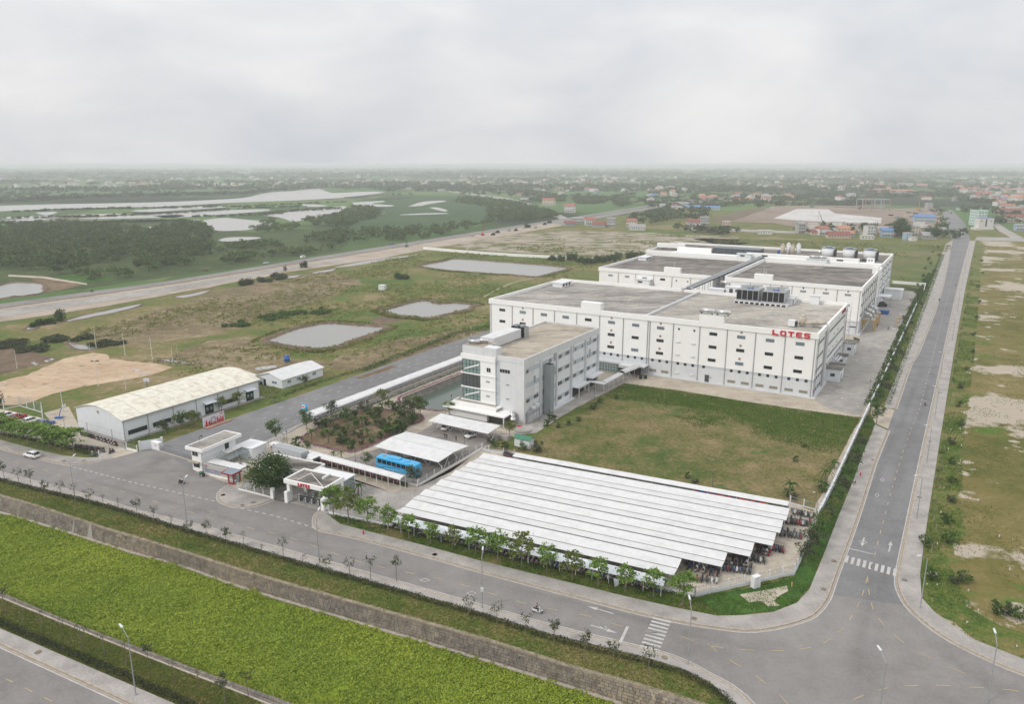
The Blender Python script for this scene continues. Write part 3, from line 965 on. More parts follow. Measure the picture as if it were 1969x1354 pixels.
grass_cover('verge_grass',F([(0,1152),(127,1204),(292,1270),(500,1351),(500,1400),(330,1354),(0,1213)]),15000,.22,.1,M['leaf_tuft'],'grass tufts on the near bank of the canal',None,4)
# ------------------------------------------------------------------ roads
edge_near = F([(-300,832),(11,914),(178,958),(264,985),(381,1013),(500,1047),(900,1161),(1057,1206),(1190,1239),(1271,1259),(1322,1278),(1357,1297),(1404,1322.5),(1441,1354),(1470,1395)])
kerbA = F([(-300,786),(0,863),(89,886),(122,893),(132,894.5),(170,891),(216,882.5)])
islB = F([(443,934),(433,939),(425,947),(421.5,957),(425,965),(439,972),(462,976.5),(492,974),(525,962)])
kerbC = F([(619,982),(609,992),(606,1004),(609,1015),(618,1021),(640,1026),(700,1039),(850,1079),(916,1098),(1100,1147),(1227,1180),(1316,1199),(1404,1212),(1451,1214),(1500,1206.5),(1552,1191),(1575,1174),(1588,1156),(1594,1144)])
kerbS = F([(1594,1144),(1605,1112),(1646,1000),(1681,891),(1707,827),(1720,788),(1751,700),(1764,680),(1810,558),(1830,463)])
kerbR1 = F([(1746,1167),(1772,1193),(1814,1225),(1866,1253.5),(1923.5,1280),(1969,1298),(2240,1400)])
kerbR0 = F([(1866,463),(1843.6,551),(1816.5,680),(1776.6,865.5),(1739,1050),(1729,1100),(1727,1120),(1731,1140),(1746,1167)])
front = edge_near +F([(2300,1500)]) +kerbR1[::-1] +kerbC[::-1] +F([(548,967)]) +islB[::-1] +F([(443,932),(372,907),(305,866),(287,866),(266,869)]) +kerbA[::-1]
road = patch('front_road',front,Z5,M['asphalt'])
side_poly = kerbS +F([(1811,404),(1831,404),(1856,430)]) +kerbR0
patch('side_road',side_poly,Z5,M['asphalt_dark'])
patch('cross_road',F([(1878,455.5),(2500,470),(2500,479),(1874,462)]),Z4,M['concrete_grey'])
inner = F([(305,866),(310.6,853),(340,842),(566,764.5),(840,668),(945,634),(1010,612),(1010,634)]) +[FO.w(-53.2,46),FO.w(-53.2,-31)] +F([(572,819),(520,846),(472,866),(440,880),(385,905),(372,907)])
patch('internal_road',inner,Z5+.004,M['asphalt_dark'])
rb_edge = F([(-200,1150),(0,1240),(120,1295),(249,1354),(330,1392)])
patch('near_road',rb_edge+F([(330,1700),(-400,1700),(-400,1200)]),Z5,M['asphalt'])
hw_far = F([(-340,645),(0,585),(330,540),(660,486),(928,444),(1092.5,419),(1263.5,392),(1400,377)])
hw_mid = F([(-340,655),(0,593.5),(330,547),(660,493),(930,449),(1092.5,422.5),(1263.5,394.5),(1400,379)])
hw_mid2 = F([(-340,661),(0,598),(330,551),(660,497),(930,452),(1092.5,424.5)])
hw_l = F([(-340,684),(0,612),(330,562),(460,538),(560,519),(640,508),(700,499),(800,478),(900,460),(1092.5,428)])
hw_out = F([(-340,694),(0,620),(200,590),(330,566),(560,523),(640,511),(740,496),(830,478),(920,462),(1100,431)])
patch('highway_shoulder',rough(hw_far[:-2]+hw_out[::-1],12,1.2),.12,ground('pale_road_base',[(0,(.26,.20,.155)),(.4,(.36,.30,.24)),(1,(.46,.405,.34))],(.02,.1,.8),(1,1,1),stretch=(1,2,1),rot=-.45))
patch('highway',hw_far+hw_mid[::-1],.20,M['asphalt'])
patch('highway_carriageway',F([(-340,661),(0,598),(330,551),(560,513),(660,497),(660,502),(560,518),(330,561),(0,611),(-340,683)]),.20,M['concrete_grey'])
patch('highway_carriageway',F([(1060,428),(1263.5,396),(1400,380.5),(1400,382.5),(1263.5,400),(1080,433)]),.20,M['asphalt'])
patch('country_lane',F([(1092,419),(1057,405),(1010,388),(975,380),(895,370),(835,363),(770,360),(770,362.5),(835,365.5),(895,373),(975,384),(1008,393),(1050,409),(1078,422)]),.18,M['concrete_grey'])
patch('village_lane',F([(1320,438),(1430,441),(1560,446),(1560,450),(1430,446),(1320,443)]),.12,M['concrete_grey'])
patch('village_lane',F([(1913,424),(1935,440),(1969,458),(2100,480),(2040,480),(1950,461),(1920,444),(1905,428)]),.12,M['concrete_grey'])
mb = MB()
mb.strip(hw_mid[:5],-.5,.0,.75,0,th=.6)
struct('median_barrier',mb,M['kerb'])
# --- campus paving
campus = F([(372,907),(443,933),(459,944),(525,960.5),(548,966),(619,981),(627,985),(782,1019),(1025,1082),(1227,1126),(1336,1148),(1527,1105),(1547,1058),(1570,1002),(1600,941),(1671,785),(1711,700),(1740,637),(1762,562),(1690,555),(1150,600),(947,640)]) +[FO.w(-54,46),FO.w(-54,-31)] +F([(568,818),(516,845),(468,865),(436,880),(380,905)])
struct('campus_paving',MB().sheet([(p[0],p[1],0) for p in campus],Z3,holes=(bas_rim,)),M['concrete'])
patch('factory_yard',[FA.w(1.2,-2),FA.w(1.2,60),FA.w(1,244)]+F([(1765,562),(1712,680),(1655,800),(1600,790)]),Z4,M['concrete_grey'])
patch('driveway',F([(1674,797),(1683,815),(1707.5,826),(1719.5,789),(1698,784.5),(1676,783)]),Z5,M['concrete'])
patch('gate_yard',F([(459,942),(485,905),(560,880)])+[FO.w(-44,-52),FO.w(-3,-53),FO.w(.5,-49),FO.w(1,-20),FO.w(4,-20)]+F([(905,880),(765,985),(782,1016),(700,1000),(627,983),(548,964.5)]),Z4,M['concrete_grey'])
patch('parking_court',[FO.w(-26,-47),FO.w(-.3,-47),FO.w(-.3,-21.5),FO.w(.6,-10),FO.w(-22,-10),FO.w(-20.5,-27)],Z4,M['asphalt_yard'])
patch('scooter_yard',F([(765,985),(905,880),(925,868)])+F([(1000,872),(1519,968),(1562,988),(1546,1057),(1526,1103),(1336,1146),(1227,1124),(1025,1080),(782,1017)]),Z5,M['yard_sand'])
patch('factory_footpath',[FO.w(.6,-8),FO.w(.6,56),FO.w(7.4,58),FO.w(6.2,12),FO.w(6.0,-6)],Z5,M['concrete_grey'])
lawnp = F([(1200,738),(1217,740),(1301,751),(1420,771),(1552,790),(1645,803),(1657,803),(1600,905),(1564,985),(1519,966),(990,870),(935,862),(960,845),(1030,834),(1081,801),(1120,779)])
patch('lawn',rough(lawnp,5,.3),Z4+.03,M['lawn'])
lushp = F([(1205,738.5),(1301,752),(1420,772),(1552,791),(1654,804),(1636,845),(1600,862),(1560,850),(1500,838),(1440,815),(1390,800),(1330,784),(1262,778),(1222,762),(1195,752)])
patch('lush_lawn',rough(F([(1120,779),(1160,762),(1196,742),(1210,752),(1180,775),(1130,790),(1060,830),(1010,858),(990,868),(940,862),(960,846),(1030,834),(1081,801)]),3,.8),Z5+.03,M['grass'])
grass_cover('lawn_grass',lawnp,42000,.26,.13,M['leaf_tuft'],'dry tufted grass of the lawn before the factory',(.25,.42),7)
# the lush grass thins out raggedly towards the middle of the lawn
cl_ = sum(lushp,Vector()) /len(lushp)
pt_ = scatter([p+(p-cl_).normalized()*-.2 for p in lawnp],110000)
lv = np.zeros(len(pt_))
for gr_ in (-6,-4,-2,0,2,4.5,7,10,14):
 lv+=in_poly(pt_[:,0],pt_[:,1],[p+(p-cl_).normalized()*gr_ for p in lushp])
prob = (lv/9)**1.3 +(vnoise(pt_[:,0],pt_[:,1],.13,8)-.5) *.9 *(lv>0) *(lv<9) +(vnoise(pt_[:,0],pt_[:,1],.5,3)-.5) *.5 *(lv>0)
pt_ = pt_[(rng.random(len(pt_))<prob)&(lv>0)]
V_,F_ = tufts(np.hstack([pt_,np.full((len(pt_),1),Z4)]),.28,.17,4)
link('lush_lawn_grass',np_mesh('lush_lawn_grass',V_,F_,M['leaf_lush']),kind='stuff',label='lush dark green grass along the factory side of the lawn')
patch('bare_patch',rough(F([(1388,862),(1470,866),(1540,862),(1560,872),(1480,878),(1400,872)]),3,1),Z5+.06,M['lawn'])
garden = F([(578.7,843),(584,851),(619,861),(662.5,870),(683,870),(721,854.6),(782,823),(810,812),(813,805),(800,796),(746,790),(721,785),(683,795),(632,815),(596.5,833)])
gs = smooth(garden+[garden[0]],4)[:-1]
struct('garden_bed',MB().prism(gs,0,.2),M['soil'])
mb = MB().strip(gs+[gs[0]],-.15,.15,.27,0,th=.3)
struct('garden_kerb',mb,M['kerb'])
patch('worn_slabs',rough(F([(1423,1146),(1450,1140),(1480,1135),(1512,1128),(1516,1138),(1500,1148),(1488,1158),(1500,1166),(1478,1168),(1462,1158),(1440,1160)]),1.5,.25),.13,M['concrete'])
vergeC = F([(637,995),(655,1010),(705.5,1023),(827,1054),(928,1082),(1100,1124),(1201,1149),(1303,1172),(1379,1187),(1430,1186),(1486,1180),(1532,1162),(1556,1136),(1584,1068),(1610,1000),(1640,927),(1683,816),(1672,797),(1600,941),(1570,1003),(1548,1060),(1528,1107),(1336,1150),(1227,1128),(1025,1084),(782,1021),(640,988)])
patch('lush_verge',rough(F([(1340,1152),(1430,1136),(1530,1112),(1552,1060),(1578,1000),(1606,945),(1675,800),(1680,812),(1640,922),(1608,1000),(1580,1068),(1554,1134),(1530,1158),(1486,1176),(1430,1182),(1385,1182)]),3,.5),Z4,M['grass_lush'])
grass_cover('verge_grass',vergeC,15000,.3,.13,M['leaf_lush'],'green verge between car park fence and brick pavement',(.4,.35),9)
grass_cover('verge_grass',F([(1784,1010),(1836,700),(1864,540),(1885,540),(1872,700),(1850,870),(1850,1000),(1835,1120),(1880,1180),(2000,1240),(2000,1285),(1866,1231),(1797,1180),(1771,1120)]),26000,.34,.15,M['leaf_lush'],'lush roadside grass along the right of the side road',(.16,.5),10)
grass_cover('field_grass',F([(1850,870),(1900,600),(2100,600),(2300,1350),(1980,1285),(1840,1120)]),22000,.3,.16,M['leaf_tuft'],'thin olive grass over the sandy field right of the side road',(.16,.55),12)
# --- pavements with kerbs
def pavement(name,kerb,inner_,mat,rev=1):
 ks = smooth(kerb,3)
 ob = struct(name,MB().prism(ks+inner_[::-1],0.0,.22),mat)
 mb_ = MB().strip(ks,-.02,.20,.26,0,th=.26) if rev>0 else MB().strip(ks,.02,-.20,.26,0,th=.26)
 struct('kerb',mb_,M['kerb'],parent=ob)
 mb_ = MB().strip(ks,-.42*rev,-.06*rev,Z5+.012,0)
 struct('dusty_gutter',mb_,M['gutter'],parent=ob)
 mb_ = MB().strip(ks,-.66*rev,-.48*rev,Z5+.024,0)
 struct('edge_line',mb_,M['paint_white'],parent=ob)
 return ob
pavement('pavement',kerbA,F([(-300,768),(0,847),(51,861),(122,878),(165,882),(188,881),(212,877)]),M['pavers'])
pavement('pavement',islB,F([(459,944),(490,952),(523,960)]),M['pavers'])
pavement('pavement',kerbC+kerbS[1:4],F([(625,984),(634,990),(637,997),(655,1010),(705.5,1023),(827,1054),(928,1082),(1100,1124),(1201,1149),(1303,1172),(1379,1187),(1430,1186),(1486,1180),(1532,1162),(1556,1136),(1584,1068),(1610,1000),(1640,927.5),(1660,872)]),M['pavers'])
pavement('pavement',F([(1681,891),(1706.5,829)]),F([(1660,872),(1682.5,818)]),M['pavers_side'])
pavement('pavement',F([(1720.5,787),(1751,700),(1764,680),(1810,558),(1830,463)]),F([(1699,785),(1732.7,700),(1741,680),(1788,555),(1818,470)]),M['pavers_side'])
pavement('pavement',kerbR0+kerbR1[1:],F([(1876,463),(1857,551),(1834,680),(1831,700),(1802,881),(1778,1036),(1769,1105),(1772,1152),(1795,1178),(1866,1230),(1969,1271),(2240,1372)]),M['pavers_side'],rev=1)
pavement('pavement',edge_near,F([(-300,842),(10,924),(69,938),(198,969),(355,1017),(500,1059),(900,1172),(1057,1221),(1105,1233),(1231,1264),(1309,1287),(1366,1315),(1404,1351),(1428,1395)]),M['pavers'],rev=-1)
pavement('pavement',rb_edge,F([(-200,1124),(0,1211),(330,1354),(420,1393)]),M['pavers'])
# --- road markings: thin painted sheets
mk_w,mk_y,mk_f = MB(),MB(),MB()
def dashes(mb_,L,d,gap,w,z,phase=0.0):
 L = [Vector((p[0],p[1],0)) for p in L]
 tot = 0
 t = phase
 segs = list(zip(L,L[1:]))
 lens = [(b-a).length for a,b in segs]
 T = sum(lens)
 def pos(s_):
  for (a,b),l_ in zip(segs,lens):
   if s_<=l_:
    return a.lerp(b,s_/l_),(b-a).normalized()
   s_-=l_
  return L[-1],(segs[-1][1]-segs[-1][0]).normalized()
 while t +d<T:
  a,da = pos(t);b,db = pos(t+d)
  na,nb_ = Vector((-da.y,da.x,0)) *w /2,Vector((-db.y,db.x,0)) *w /2
  mb_.add([(*(a-na).xy,z),(*(b-nb_).xy,z),(*(b+nb_).xy,z),(*(a+na).xy,z)],[(0,1,2,3)])
  t+=d +gap
ZM = Z5 +.03
cl = smooth(F([(-250,825),(0,884),(60,897),(155,928),(230,945),(300,967),(440,1007),(560,1036),(700,1085),(860,1118),(1010,1163),(1130,1186),(1210,1211),(1310,1226)]),3)
dashes(mk_y,cl,2.0,3.4,.17,ZM)
dashes(mk_y,smooth(F([(1310,1226),(1350,1240),(1400,1250),(1480,1254),(1530,1252),(1560,1247),(1590,1236),(1625,1206),(1650,1165),(1660,1140),(1668,1110)]),3),2.0,2.4,.15,ZM)
dashes(mk_y,smooth(F([(1668,1110),(1672,1150),(1684,1184),(1710,1215),(1755,1250),(1800,1273),(1850,1296),(1920,1320)]),3),2.0,2.4,.15,ZM)
dashes(mk_y,smooth(F([(1360,1240),(1400,1270),(1450,1300),(1500,1340),(1530,1375)]),3),2.0,2.4,.15,ZM)
dashes(mk_y,smooth(F([(1640,1348),(1700,1326),(1780,1320),(1850,1323),(1930,1328),(2050,1345)]),3),2.0,2.4,.15,ZM)
dashes(mk_y,F([(1675,1095),(1709,962),(1736,870),(1770,780)]),1.8,3.2,.17,ZM)
dashes(mk_w,F([(1770,780),(1790,700),(1826,555),(1848,463)]),1.8,3.4,.16,ZM)
mk_f.strip(smooth(F([(132,896),(300,938),(424,967)]),3),-.1,.1,ZM)
dashes(mk_w,F([(132,897),(250,928),(420,967)]),1.0,.9,.28,ZM+.01)
dashes(mk_w,F([(462,979),(530,994),(612,1019)]),1.0,.9,.28,ZM+.01)
dashes(mk_y,F([(-60,1275),(0,1302),(45,1324),(100,1351),(150,1375)]),1.7,2.6,.16,ZM)
# crossings
za,zb_,zc,zd = P(1271,1186),P(1290,1198),P(1232,1245),P(1268,1254)
for k in range(9):
 f_ = k /8
 a0,b0 = at('p',1128,350),at('p',1240,377)
 a1,b1 = at('p',1052,520),at('p',1168,552)
 a,b = a0.lerp(a1,f_),b0.lerp(b1,f_)
 d = (b-a).normalized();nn = Vector((-d.y,d.x,0)) *.24
 mk_w.add([(*(a-nn).xy,ZM),(*(b-nn).xy,ZM),(*(b+nn).xy,ZM),(*(a+nn).xy,ZM)],[(0,1,2,3)])
for k in range(9):
 f_ = k /8
 a = at('o',497,270).lerp(at('o',848,365),f_)
 b = at('o',483,320).lerp(at('o',838,418),f_)
 d = (b-a).normalized();nn = Vector((-d.y,d.x,0)) *.26
 mk_w.add([(*(a+nn).xy,ZM),(*(b+nn).xy,ZM),(*(b-nn).xy,ZM),(*(a-nn).xy,ZM)],[(0,1,2,3)])
def bar(a,b,w,mb_=None,z=None):
 d = (b-a).normalized();nn = Vector((-d.y,d.x,0)) *w /2
 z = ZM if z is None else z
 (mb_ or mk_w).add([(*(a-nn).xy,z),(*(b-nn).xy,z),(*(b+nn).xy,z),(*(a+nn).xy,z)],[(0,1,2,3)])
bar(at('p',975,403),at('p',925,510),.45)
bar(at('o',490,212),at('o',685,258),.28)
# arrows
def arrow(o_,d,ln,turn=0):
 n_ = Vector((-d.y,d.x,0))
 q = lambda a,b:(*(o_+d*a+n_*b).xy,ZM)
 mk_w.add([q(0,-.12),q(ln*.62,-.12),q(ln*.62,.12),q(0,.12)],[(0,1,2,3)])
 mk_w.add([q(ln*.62,-.42),q(ln,0),q(ln*.62,.42)],[(0,1,2)])
 for sgn in ((1,-1) if turn==2 else ((1,) if turn==1 else ())):
  L_ = [q(ln*.28,.1*sgn),q(ln*.40,.1*sgn),q(ln*.50,.5*sgn),q(ln*.42,.62*sgn)]
  mk_w.add(L_,[(0,1,2,3)] if sgn>0 else [(3,2,1,0)])
  L_ = [q(ln*.34,.40*sgn),q(ln*.46,.80*sgn),q(ln*.62,.40*sgn)]
  mk_w.add(L_,[(0,2,1)] if sgn<0 else [(0,1,2)])
dr = (P(1250,1190)-P(1100,1147)).normalized()
arrow(at('p',890,325),-dr,4.6)
arrow(at('p',750,395),dr,4.4,1)
ds = (P(1681,891)-P(1646,1000)).normalized()
arrow(at('o',800,240),ds,4.6)
arrow(at('o',618,135),-ds,4.0,2)
def diamond(w_,cx,cy_,rx,ry):
 p_ = [at(w_,cx,cy_-ry),at(w_,cx+rx,cy_),at(w_,cx,cy_+ry),at(w_,cx-rx,cy_)]
 for a,b in zip(p_,p_[1:]+p_[:1]):
  bar(a,b,.14)
diamond('n',760,867,15,14);diamond('n',721,981,15,15);diamond('p',20,200,30,12)
diamond('k',1840,1172,40,13)
def wear(name,a,b,w,mat,z=None):
 a,b = Vector((a.x,a.y,0)),Vector((b.x,b.y,0))
 d = b -a
 struct(name,MB().add([(-d.length/2,-w/2,0),(d.length/2,-w/2,0),(d.length/2,w/2,0),(-d.length/2,w/2,0)],[(0,1,2,3)]),mat,loc=((a.x+b.x)/2,(a.y+b.y)/2,z or Z5+.008),rotz=math.atan2(d.y,d.x))
wear('tyre_wear',P(1700,1060),P(1640,1380),7,M['wear'],Z5+.006)
wear('tyre_wear',P(1690,1040),P(1800,690),3.2,M['wear'])
wear('tyre_wear',P(1640,1040),P(1780,690),2.6,M['wear'])
wear('tyre_wear',P(1500,1260),P(900,1115),3.0,M['wear'])
wear('tyre_wear',P(860,1120),P(100,905),3.0,M['wear'],Z5+.013)
wear('road_dust',P(230,900),P(420,945),7,M['dust'],Z5+.010)
mkp = struct('road_markings',mk_w,M['paint_white'])
mkp2 = struct('road_centre_dashes',mk_y,M['paint_yellow'])
# internal road dashes and the parking bay lines
mi_ = MB()
a0,a1 = FO.w(-55.3,-38),FO.w(-55.3,60)
for off in (0,3.2,9.2,12.6):
 dashes(mi_,[FO.w(-56.5-off,-46+off*.3),FO.w(-56.5-off*1.0,70)],1.6,3.4,.2,Z5+.03,phase=off)
bar(FO.w(-55.0,-36),FO.w(-55.0,-26),.16,mi_,Z5+.03)
mb = MB().strip([FO.w(-53.3,46),FO.w(-53.3,-31)]+F([(572,819),(520,846),(478,863)]),-.3,1.3,.2,0,th=.2)
struct('pavement',mb,M['pavers'])
struct('internal_road_markings',mi_,M['paint_white'])
patch('red_bay',[at('e',1350,345),at('e',1400,352),at('e',1670,262),at('e',1625,250)],Z5+.035,M['soil'])
# manholes and drain gullies
def lid(w_,x,y,r_=.5):
 mb_ = MB();c_ = at(w_,x,y)
 mb_.cyl(c_.x,c_.y,.1,.245,r_,n=10);mb_.cyl(c_.x,c_.y,.245,.255,r_*.72,n=10)
 struct('manhole_cover',mb_,M['gutter_brown'])
for a in (('p',1380,357),('l',535,1138),('k',1915,980),('o',395,312),('o',320,520),('o',915,452),('n',690,720),('n',1115,583),('n',1035,1000),('n',1190,220),('k',455,607),('k',540,585),('k',312,528),('i',485,190),('i',635,188),('i',1690,450),('p',1200,597),('j',290,700)):
 lid(*a)
# ------------------------------------------------------------------ basin beside the office
mb = MB()
nb2 = len(bas_rim)
for k in range(nb2-1):
 a,b,c_,d_ = bas_rim[k],bas_rim[k+1],bas_low[k+1],bas_low[k]
 nr = max(1,int((b-a).length/1.1))
 for j in range(nr):
  for h_ in range(2):
   f0,f1,g0_,g1_ = j /nr,(j+.94) /nr,h_ /2,(h_+.92) /2
   q = [a.lerp(b,f0).lerp(d_.lerp(c_,f0),g0_),a.lerp(b,f1).lerp(d_.lerp(c_,f1),g0_),a.lerp(b,f1).lerp(d_.lerp(c_,f1),g1_),a.lerp(b,f0).lerp(d_.lerp(c_,f0),g1_)]
   cc = sum((p for p in bas_low),Vector()) /nb2
   inn = (Vector((cc.x,cc.y,0))-Vector((q[0].x,q[0].y,0))).normalized() *random.uniform(.02,.12)
   mb.hexa([p+inn for p in q],[p-inn*.2 for p in q],0)
bas = struct('basin_wall',MB().add([p for L_ in zip(bas_rim,bas_low) for p in L_],[(2*k,2*k+2,2*k+3,2*k+1) for k in range(nb2-1)]+[(2*nb2-2,0,1,2*nb2-1)]),M['slope_stone_dark'])
struct('lining_stones',mb,M['rock_wall'],parent=bas,kind='stuff')
patch('basin_water',[Vector((p.x,p.y,0)) for p in bas_rim],-1.8,M['water_green'])
mb = MB().strip(bas_rim,-.1,.45,.2,0,th=.3)
struct('basin_rim',mb,M['kerb'])
# ------------------------------------------------------------------ ponds, ditches, river
def pond(name,L,bank=3.0,label=None,water_m='water',bmat='soil_dark',n=4,zw=.05,hb=.7):
 loop = smooth(L+[L[0]],n)[:-1]
 if bank>0:
  loop = [p+Vector((random.uniform(-.35,.35),random.uniform(-.35,.35),0)) for p in loop]
 c_ = sum(loop,Vector()) /len(loop)
 A = sum(loop[i_].x*loop[(i_+1)%len(loop)].y-loop[(i_+1)%len(loop)].x*loop[i_].y for i_ in range(len(loop)))
 if A<0:
  loop = loop[::-1]
 w_ob = patch(name,loop,zw,M[water_m])
 if bank>0:
  mb_ = MB()
  m_ = len(loop)
  ring = []
  for off,z_ in ((-.3,.03),(bank*.35,hb),(bank*.6,hb*.9),(bank,.015)):
   row = []
   for i_ in range(m_):
    d_ = (loop[(i_+1)%m_]-loop[i_-1]).normalized()
    nn = Vector((d_.y,-d_.x,0))
    f_ = off *(1+.35*math.sin(i_*1.7)) if off>0 else off
    p_ = loop[i_] +nn *f_
    row.append((p_.x,p_.y,z_*(1+.25*math.sin(i_*2.3)) if 0<off<bank else z_))
   ring.append(row)
  for a_,b_2 in zip(ring,ring[1:]):
   for i_ in range(m_):
    j_ = (i_+1)%m_
    mb_.add([a_[i_],b_2[i_],b_2[j_],a_[j_]],[(0,1,2,3)])
  struct(name+'_bank',mb_,M[bmat])
  if bank>3:
   kk_ = rng.integers(0,m_,3400)
   base = np.array([[p.x,p.y] for p in loop])
   nx = np.array([[p.x,p.y] for p in loop[1:]+loop[:1]])
   ps = base[kk_] +(nx[kk_]-base[kk_]) *rng.random((3400,1))
   cc_ = base.mean(0)
   d_ = ps -cc_
   d_/=np.linalg.norm(d_,axis=1)[:,None]
   ps = ps +d_ *(rng.random((3400,1))**.7*(bank+3)-.4)
   ps = ps[vnoise(ps[:,0],ps[:,1],.12,6)>rng.uniform(.15,.75,len(ps))]
   V2,F2 = tufts(np.hstack([ps,np.full((len(ps),1),.1)]),.75,.45,3)
   link('bank_reeds',np_mesh('bank_reeds',V2,F2,M['leaf_tuft']),kind='stuff',label='rough reeds and grass round the muddy pond bank')
 return w_ob
pond('pond',F([(517,655),(545,643),(575,633),(630,623),(690,627),(737,632),(690,649),(640,667),(618,671),(590,669),(560,665)]),4.5)
pond('pond',pts('b',[(290,890),(360,870),(450,845),(530,832),(600,850),(680,846),(800,858),(700,895),(540,930),(470,922),(400,918),(340,902)]),4.5)
pond('pond',pts('b',[(495,632),(580,615),(640,605),(700,592),(850,600),(1000,612),(1200,628),(1345,645),(1250,672),(1160,693),(1040,682),(900,675),(760,664),(640,655)]),3.5)
patch('bank_spoil',rough(pts('b',[(215,940),(330,905),(470,925),(330,960),(240,972)]),2,.8),Z3,M['soil_dark'])
for L_ in ([(380,945),(480,915),(600,890),(720,865),(812,848),(760,872),(640,902),(500,930),(400,950)],[(1000,806),(1100,790),(1215,766),(1150,795),(1050,815)],[(1640,692),(1730,680),(1700,696),(1645,702)],[(1790,668),(1920,645),(1900,660),(1800,675)],[(385,1068),(470,1085),(560,1100),(510,1112),(440,1105)],[(150,990),(190,965),(200,990),(170,1000)]):
 pond('ditch_water',pts('a',L_),1.6,hb=.3,n=3)
pond('ditch_water',pts('b',[(0,640),(180,605),(420,572),(480,568),(300,600),(100,632)]),0)
pond('ditch_water',pts('d',[(1190,195),(1300,205),(1450,225),(1510,240),(1400,236),(1250,215)]),1.,hb=.2,n=3)
pond('fish_pond',pts('a',[(-120,760),(0,745),(60,730),(150,728),(240,740),(235,785),(140,803),(40,812),(-120,840)]),3,n=3)
pond('river',pts('a',[(-900,300),(0,285),(400,275),(700,270),(1000,262),(1250,250),(1400,240),(1480,222),(1550,208),(1680,200),(1800,188),(1850,193)])+pts('b',[(0,213),(150,205),(290,204),(285,212),(160,228),(60,236)])+pts('a',[(1969,240),(1700,255),(1300,270),(900,292),(400,300),(0,318),(-900,345)]),0,water_m='water_river',n=2,zw=.3)
MARSH = [[(740,315),(900,303),(1100,292),(1270,290),(1285,297),(1100,308),(860,322)],[(440,358),(700,345),(950,330),(1200,316),(1500,305),(1540,315),(1300,335),(1100,350),(800,358),(520,363)],[(-300,385),(0,372),(150,360),(290,358),(310,363),(60,380),(-300,395)],[(1165,370),(1230,360),(1300,355),(1450,370),(1555,380),(1540,405),(1430,425),(1290,432),(1230,425),(1180,395)],[(1500,342),(1600,328),(1700,318),(1850,303),(1960,288),(2080,300),(2085,320),(1990,338),(1900,350),(1800,357),(1690,378),(1640,365),(1590,352)],[(1250,485),(1300,470),(1400,466),(1480,467),(1490,475),(1380,488),(1290,492)],[(675,435),(760,420),(880,406),(890,415),(780,432),(700,442)],[(200,325),(300,320),(330,326),(260,342)],[(0,352),(180,346),(420,340),(640,330),(700,334),(430,352),(200,358),(0,362)],[(880,345),(1010,338),(1060,345),(960,356)],[(1080,368),(1140,364),(1135,378)],[(1730,275),(1830,280),(1880,288),(1760,292)]]
for L_ in MARSH:
 pond('marsh_water',pts('a',L_),0,water_m='water_river',n=3,zw=.35)
for L_ in [[(430,290),(520,262),(640,256),(640,262),(560,275),(500,287)],[(390,337),(500,330),(640,328),(645,333),(400,340)],[(550,296),(600,295),(655,312),(640,319),(590,308)],[(110,268),(200,262),(290,258),(290,264),(220,275),(340,282),(330,290),(180,292),(130,285)],[(165,165),(300,162),(395,160),(395,177),(280,172),(180,175)],[(925,332),(950,328),(960,345),(945,365),(928,358)],[(1060,186),(1200,190),(1210,198),(1060,194)]]:
 pond('marsh_water',pts('b',L_),0,water_m='water_river',n=3,zw=.35)
patch('reed_marsh',rough(pts('b',[(30,460),(60,400),(300,330),(280,262),(440,240),(680,232),(900,285),(870,380),(700,410),(400,430),(120,450)]),14,3),.25,ground('reed_bed',[(0,(.030,.062,.026)),(.5,(.050,.092,.036)),(1,(.075,.118,.042))],(.01,.06,.3),(1,1,1),bump=.1))
patch('green_paddies',pts('a',[(-800,230),(0,175),(400,165),(1200,120),(1800,145),(1750,185),(1300,200),(700,215),(0,238),(-800,270)]),.2,ground('paddy_green',[(0,(.055,.115,.040)),(.6,(.085,.155,.050)),(1,(.12,.17,.065))],(.002,.01,.08),(1,1,.6)))
patch('green_paddies',pts('c',[(-700,170),(-100,150),(290,160),(330,175),(200,182),(270,215),(230,235),(0,228),(-700,220)]),.2,MATS['paddy_green'])
patch('green_paddies',pts('b',[(1130,300),(1300,290),(1580,210),(1700,215),(1969,210),(1969,265),(1750,275),(1500,300),(1260,330)]),.25,MATS['paddy_green'])
patch('forest_floor',rough(pts('a',[(-800,420),(0,400),(600,380),(1100,372),(1250,420),(1450,440),(1969,400),(1969,540),(1000,690),(500,760),(-800,830)]),20,4),.032,ground('forest_ground',[(0,(.030,.045,.016)),(.5,(.055,.080,.026)),(1,(.095,.12,.035))],(.01,.06,.3),(1,1,1),bump=.1))
patch('farm_plot',rough(pts('a',[(130,690),(300,695),(470,740),(400,760),(240,790),(250,735)]),4,1),.10,M['soil'])
patch('farm_plot',rough(pts('a',[(300,695),(400,680),(620,690),(650,712),(480,735)]),4,1),.10,M['grass_lush'])
patch('farm_track',rough(pts('a',[(50,682),(250,692),(500,733),(500,741),(245,702),(50,692)]),4,.3),.14,M['concrete'])
patch('soil_heap_ground',rough(pts('c',[(745,385),(800,375),(930,390),(950,402),(760,402)]),4,1),.2,M['soil_dark'])
# footpath in the meadow
mb = MB().strip(smooth(pts('b',[(1150,702),(1050,722),(960,758),(890,795),(870,808)]),3),-.5,.5,.07)
struct('field_path',mb,M['concrete'])
mb = MB().strip(smooth(pts('c',[(1220,645),(1330,590),(1440,530),(1480,510)]),3),-.6,.6,.07)
struct('field_path',mb,M['soil_dark'])
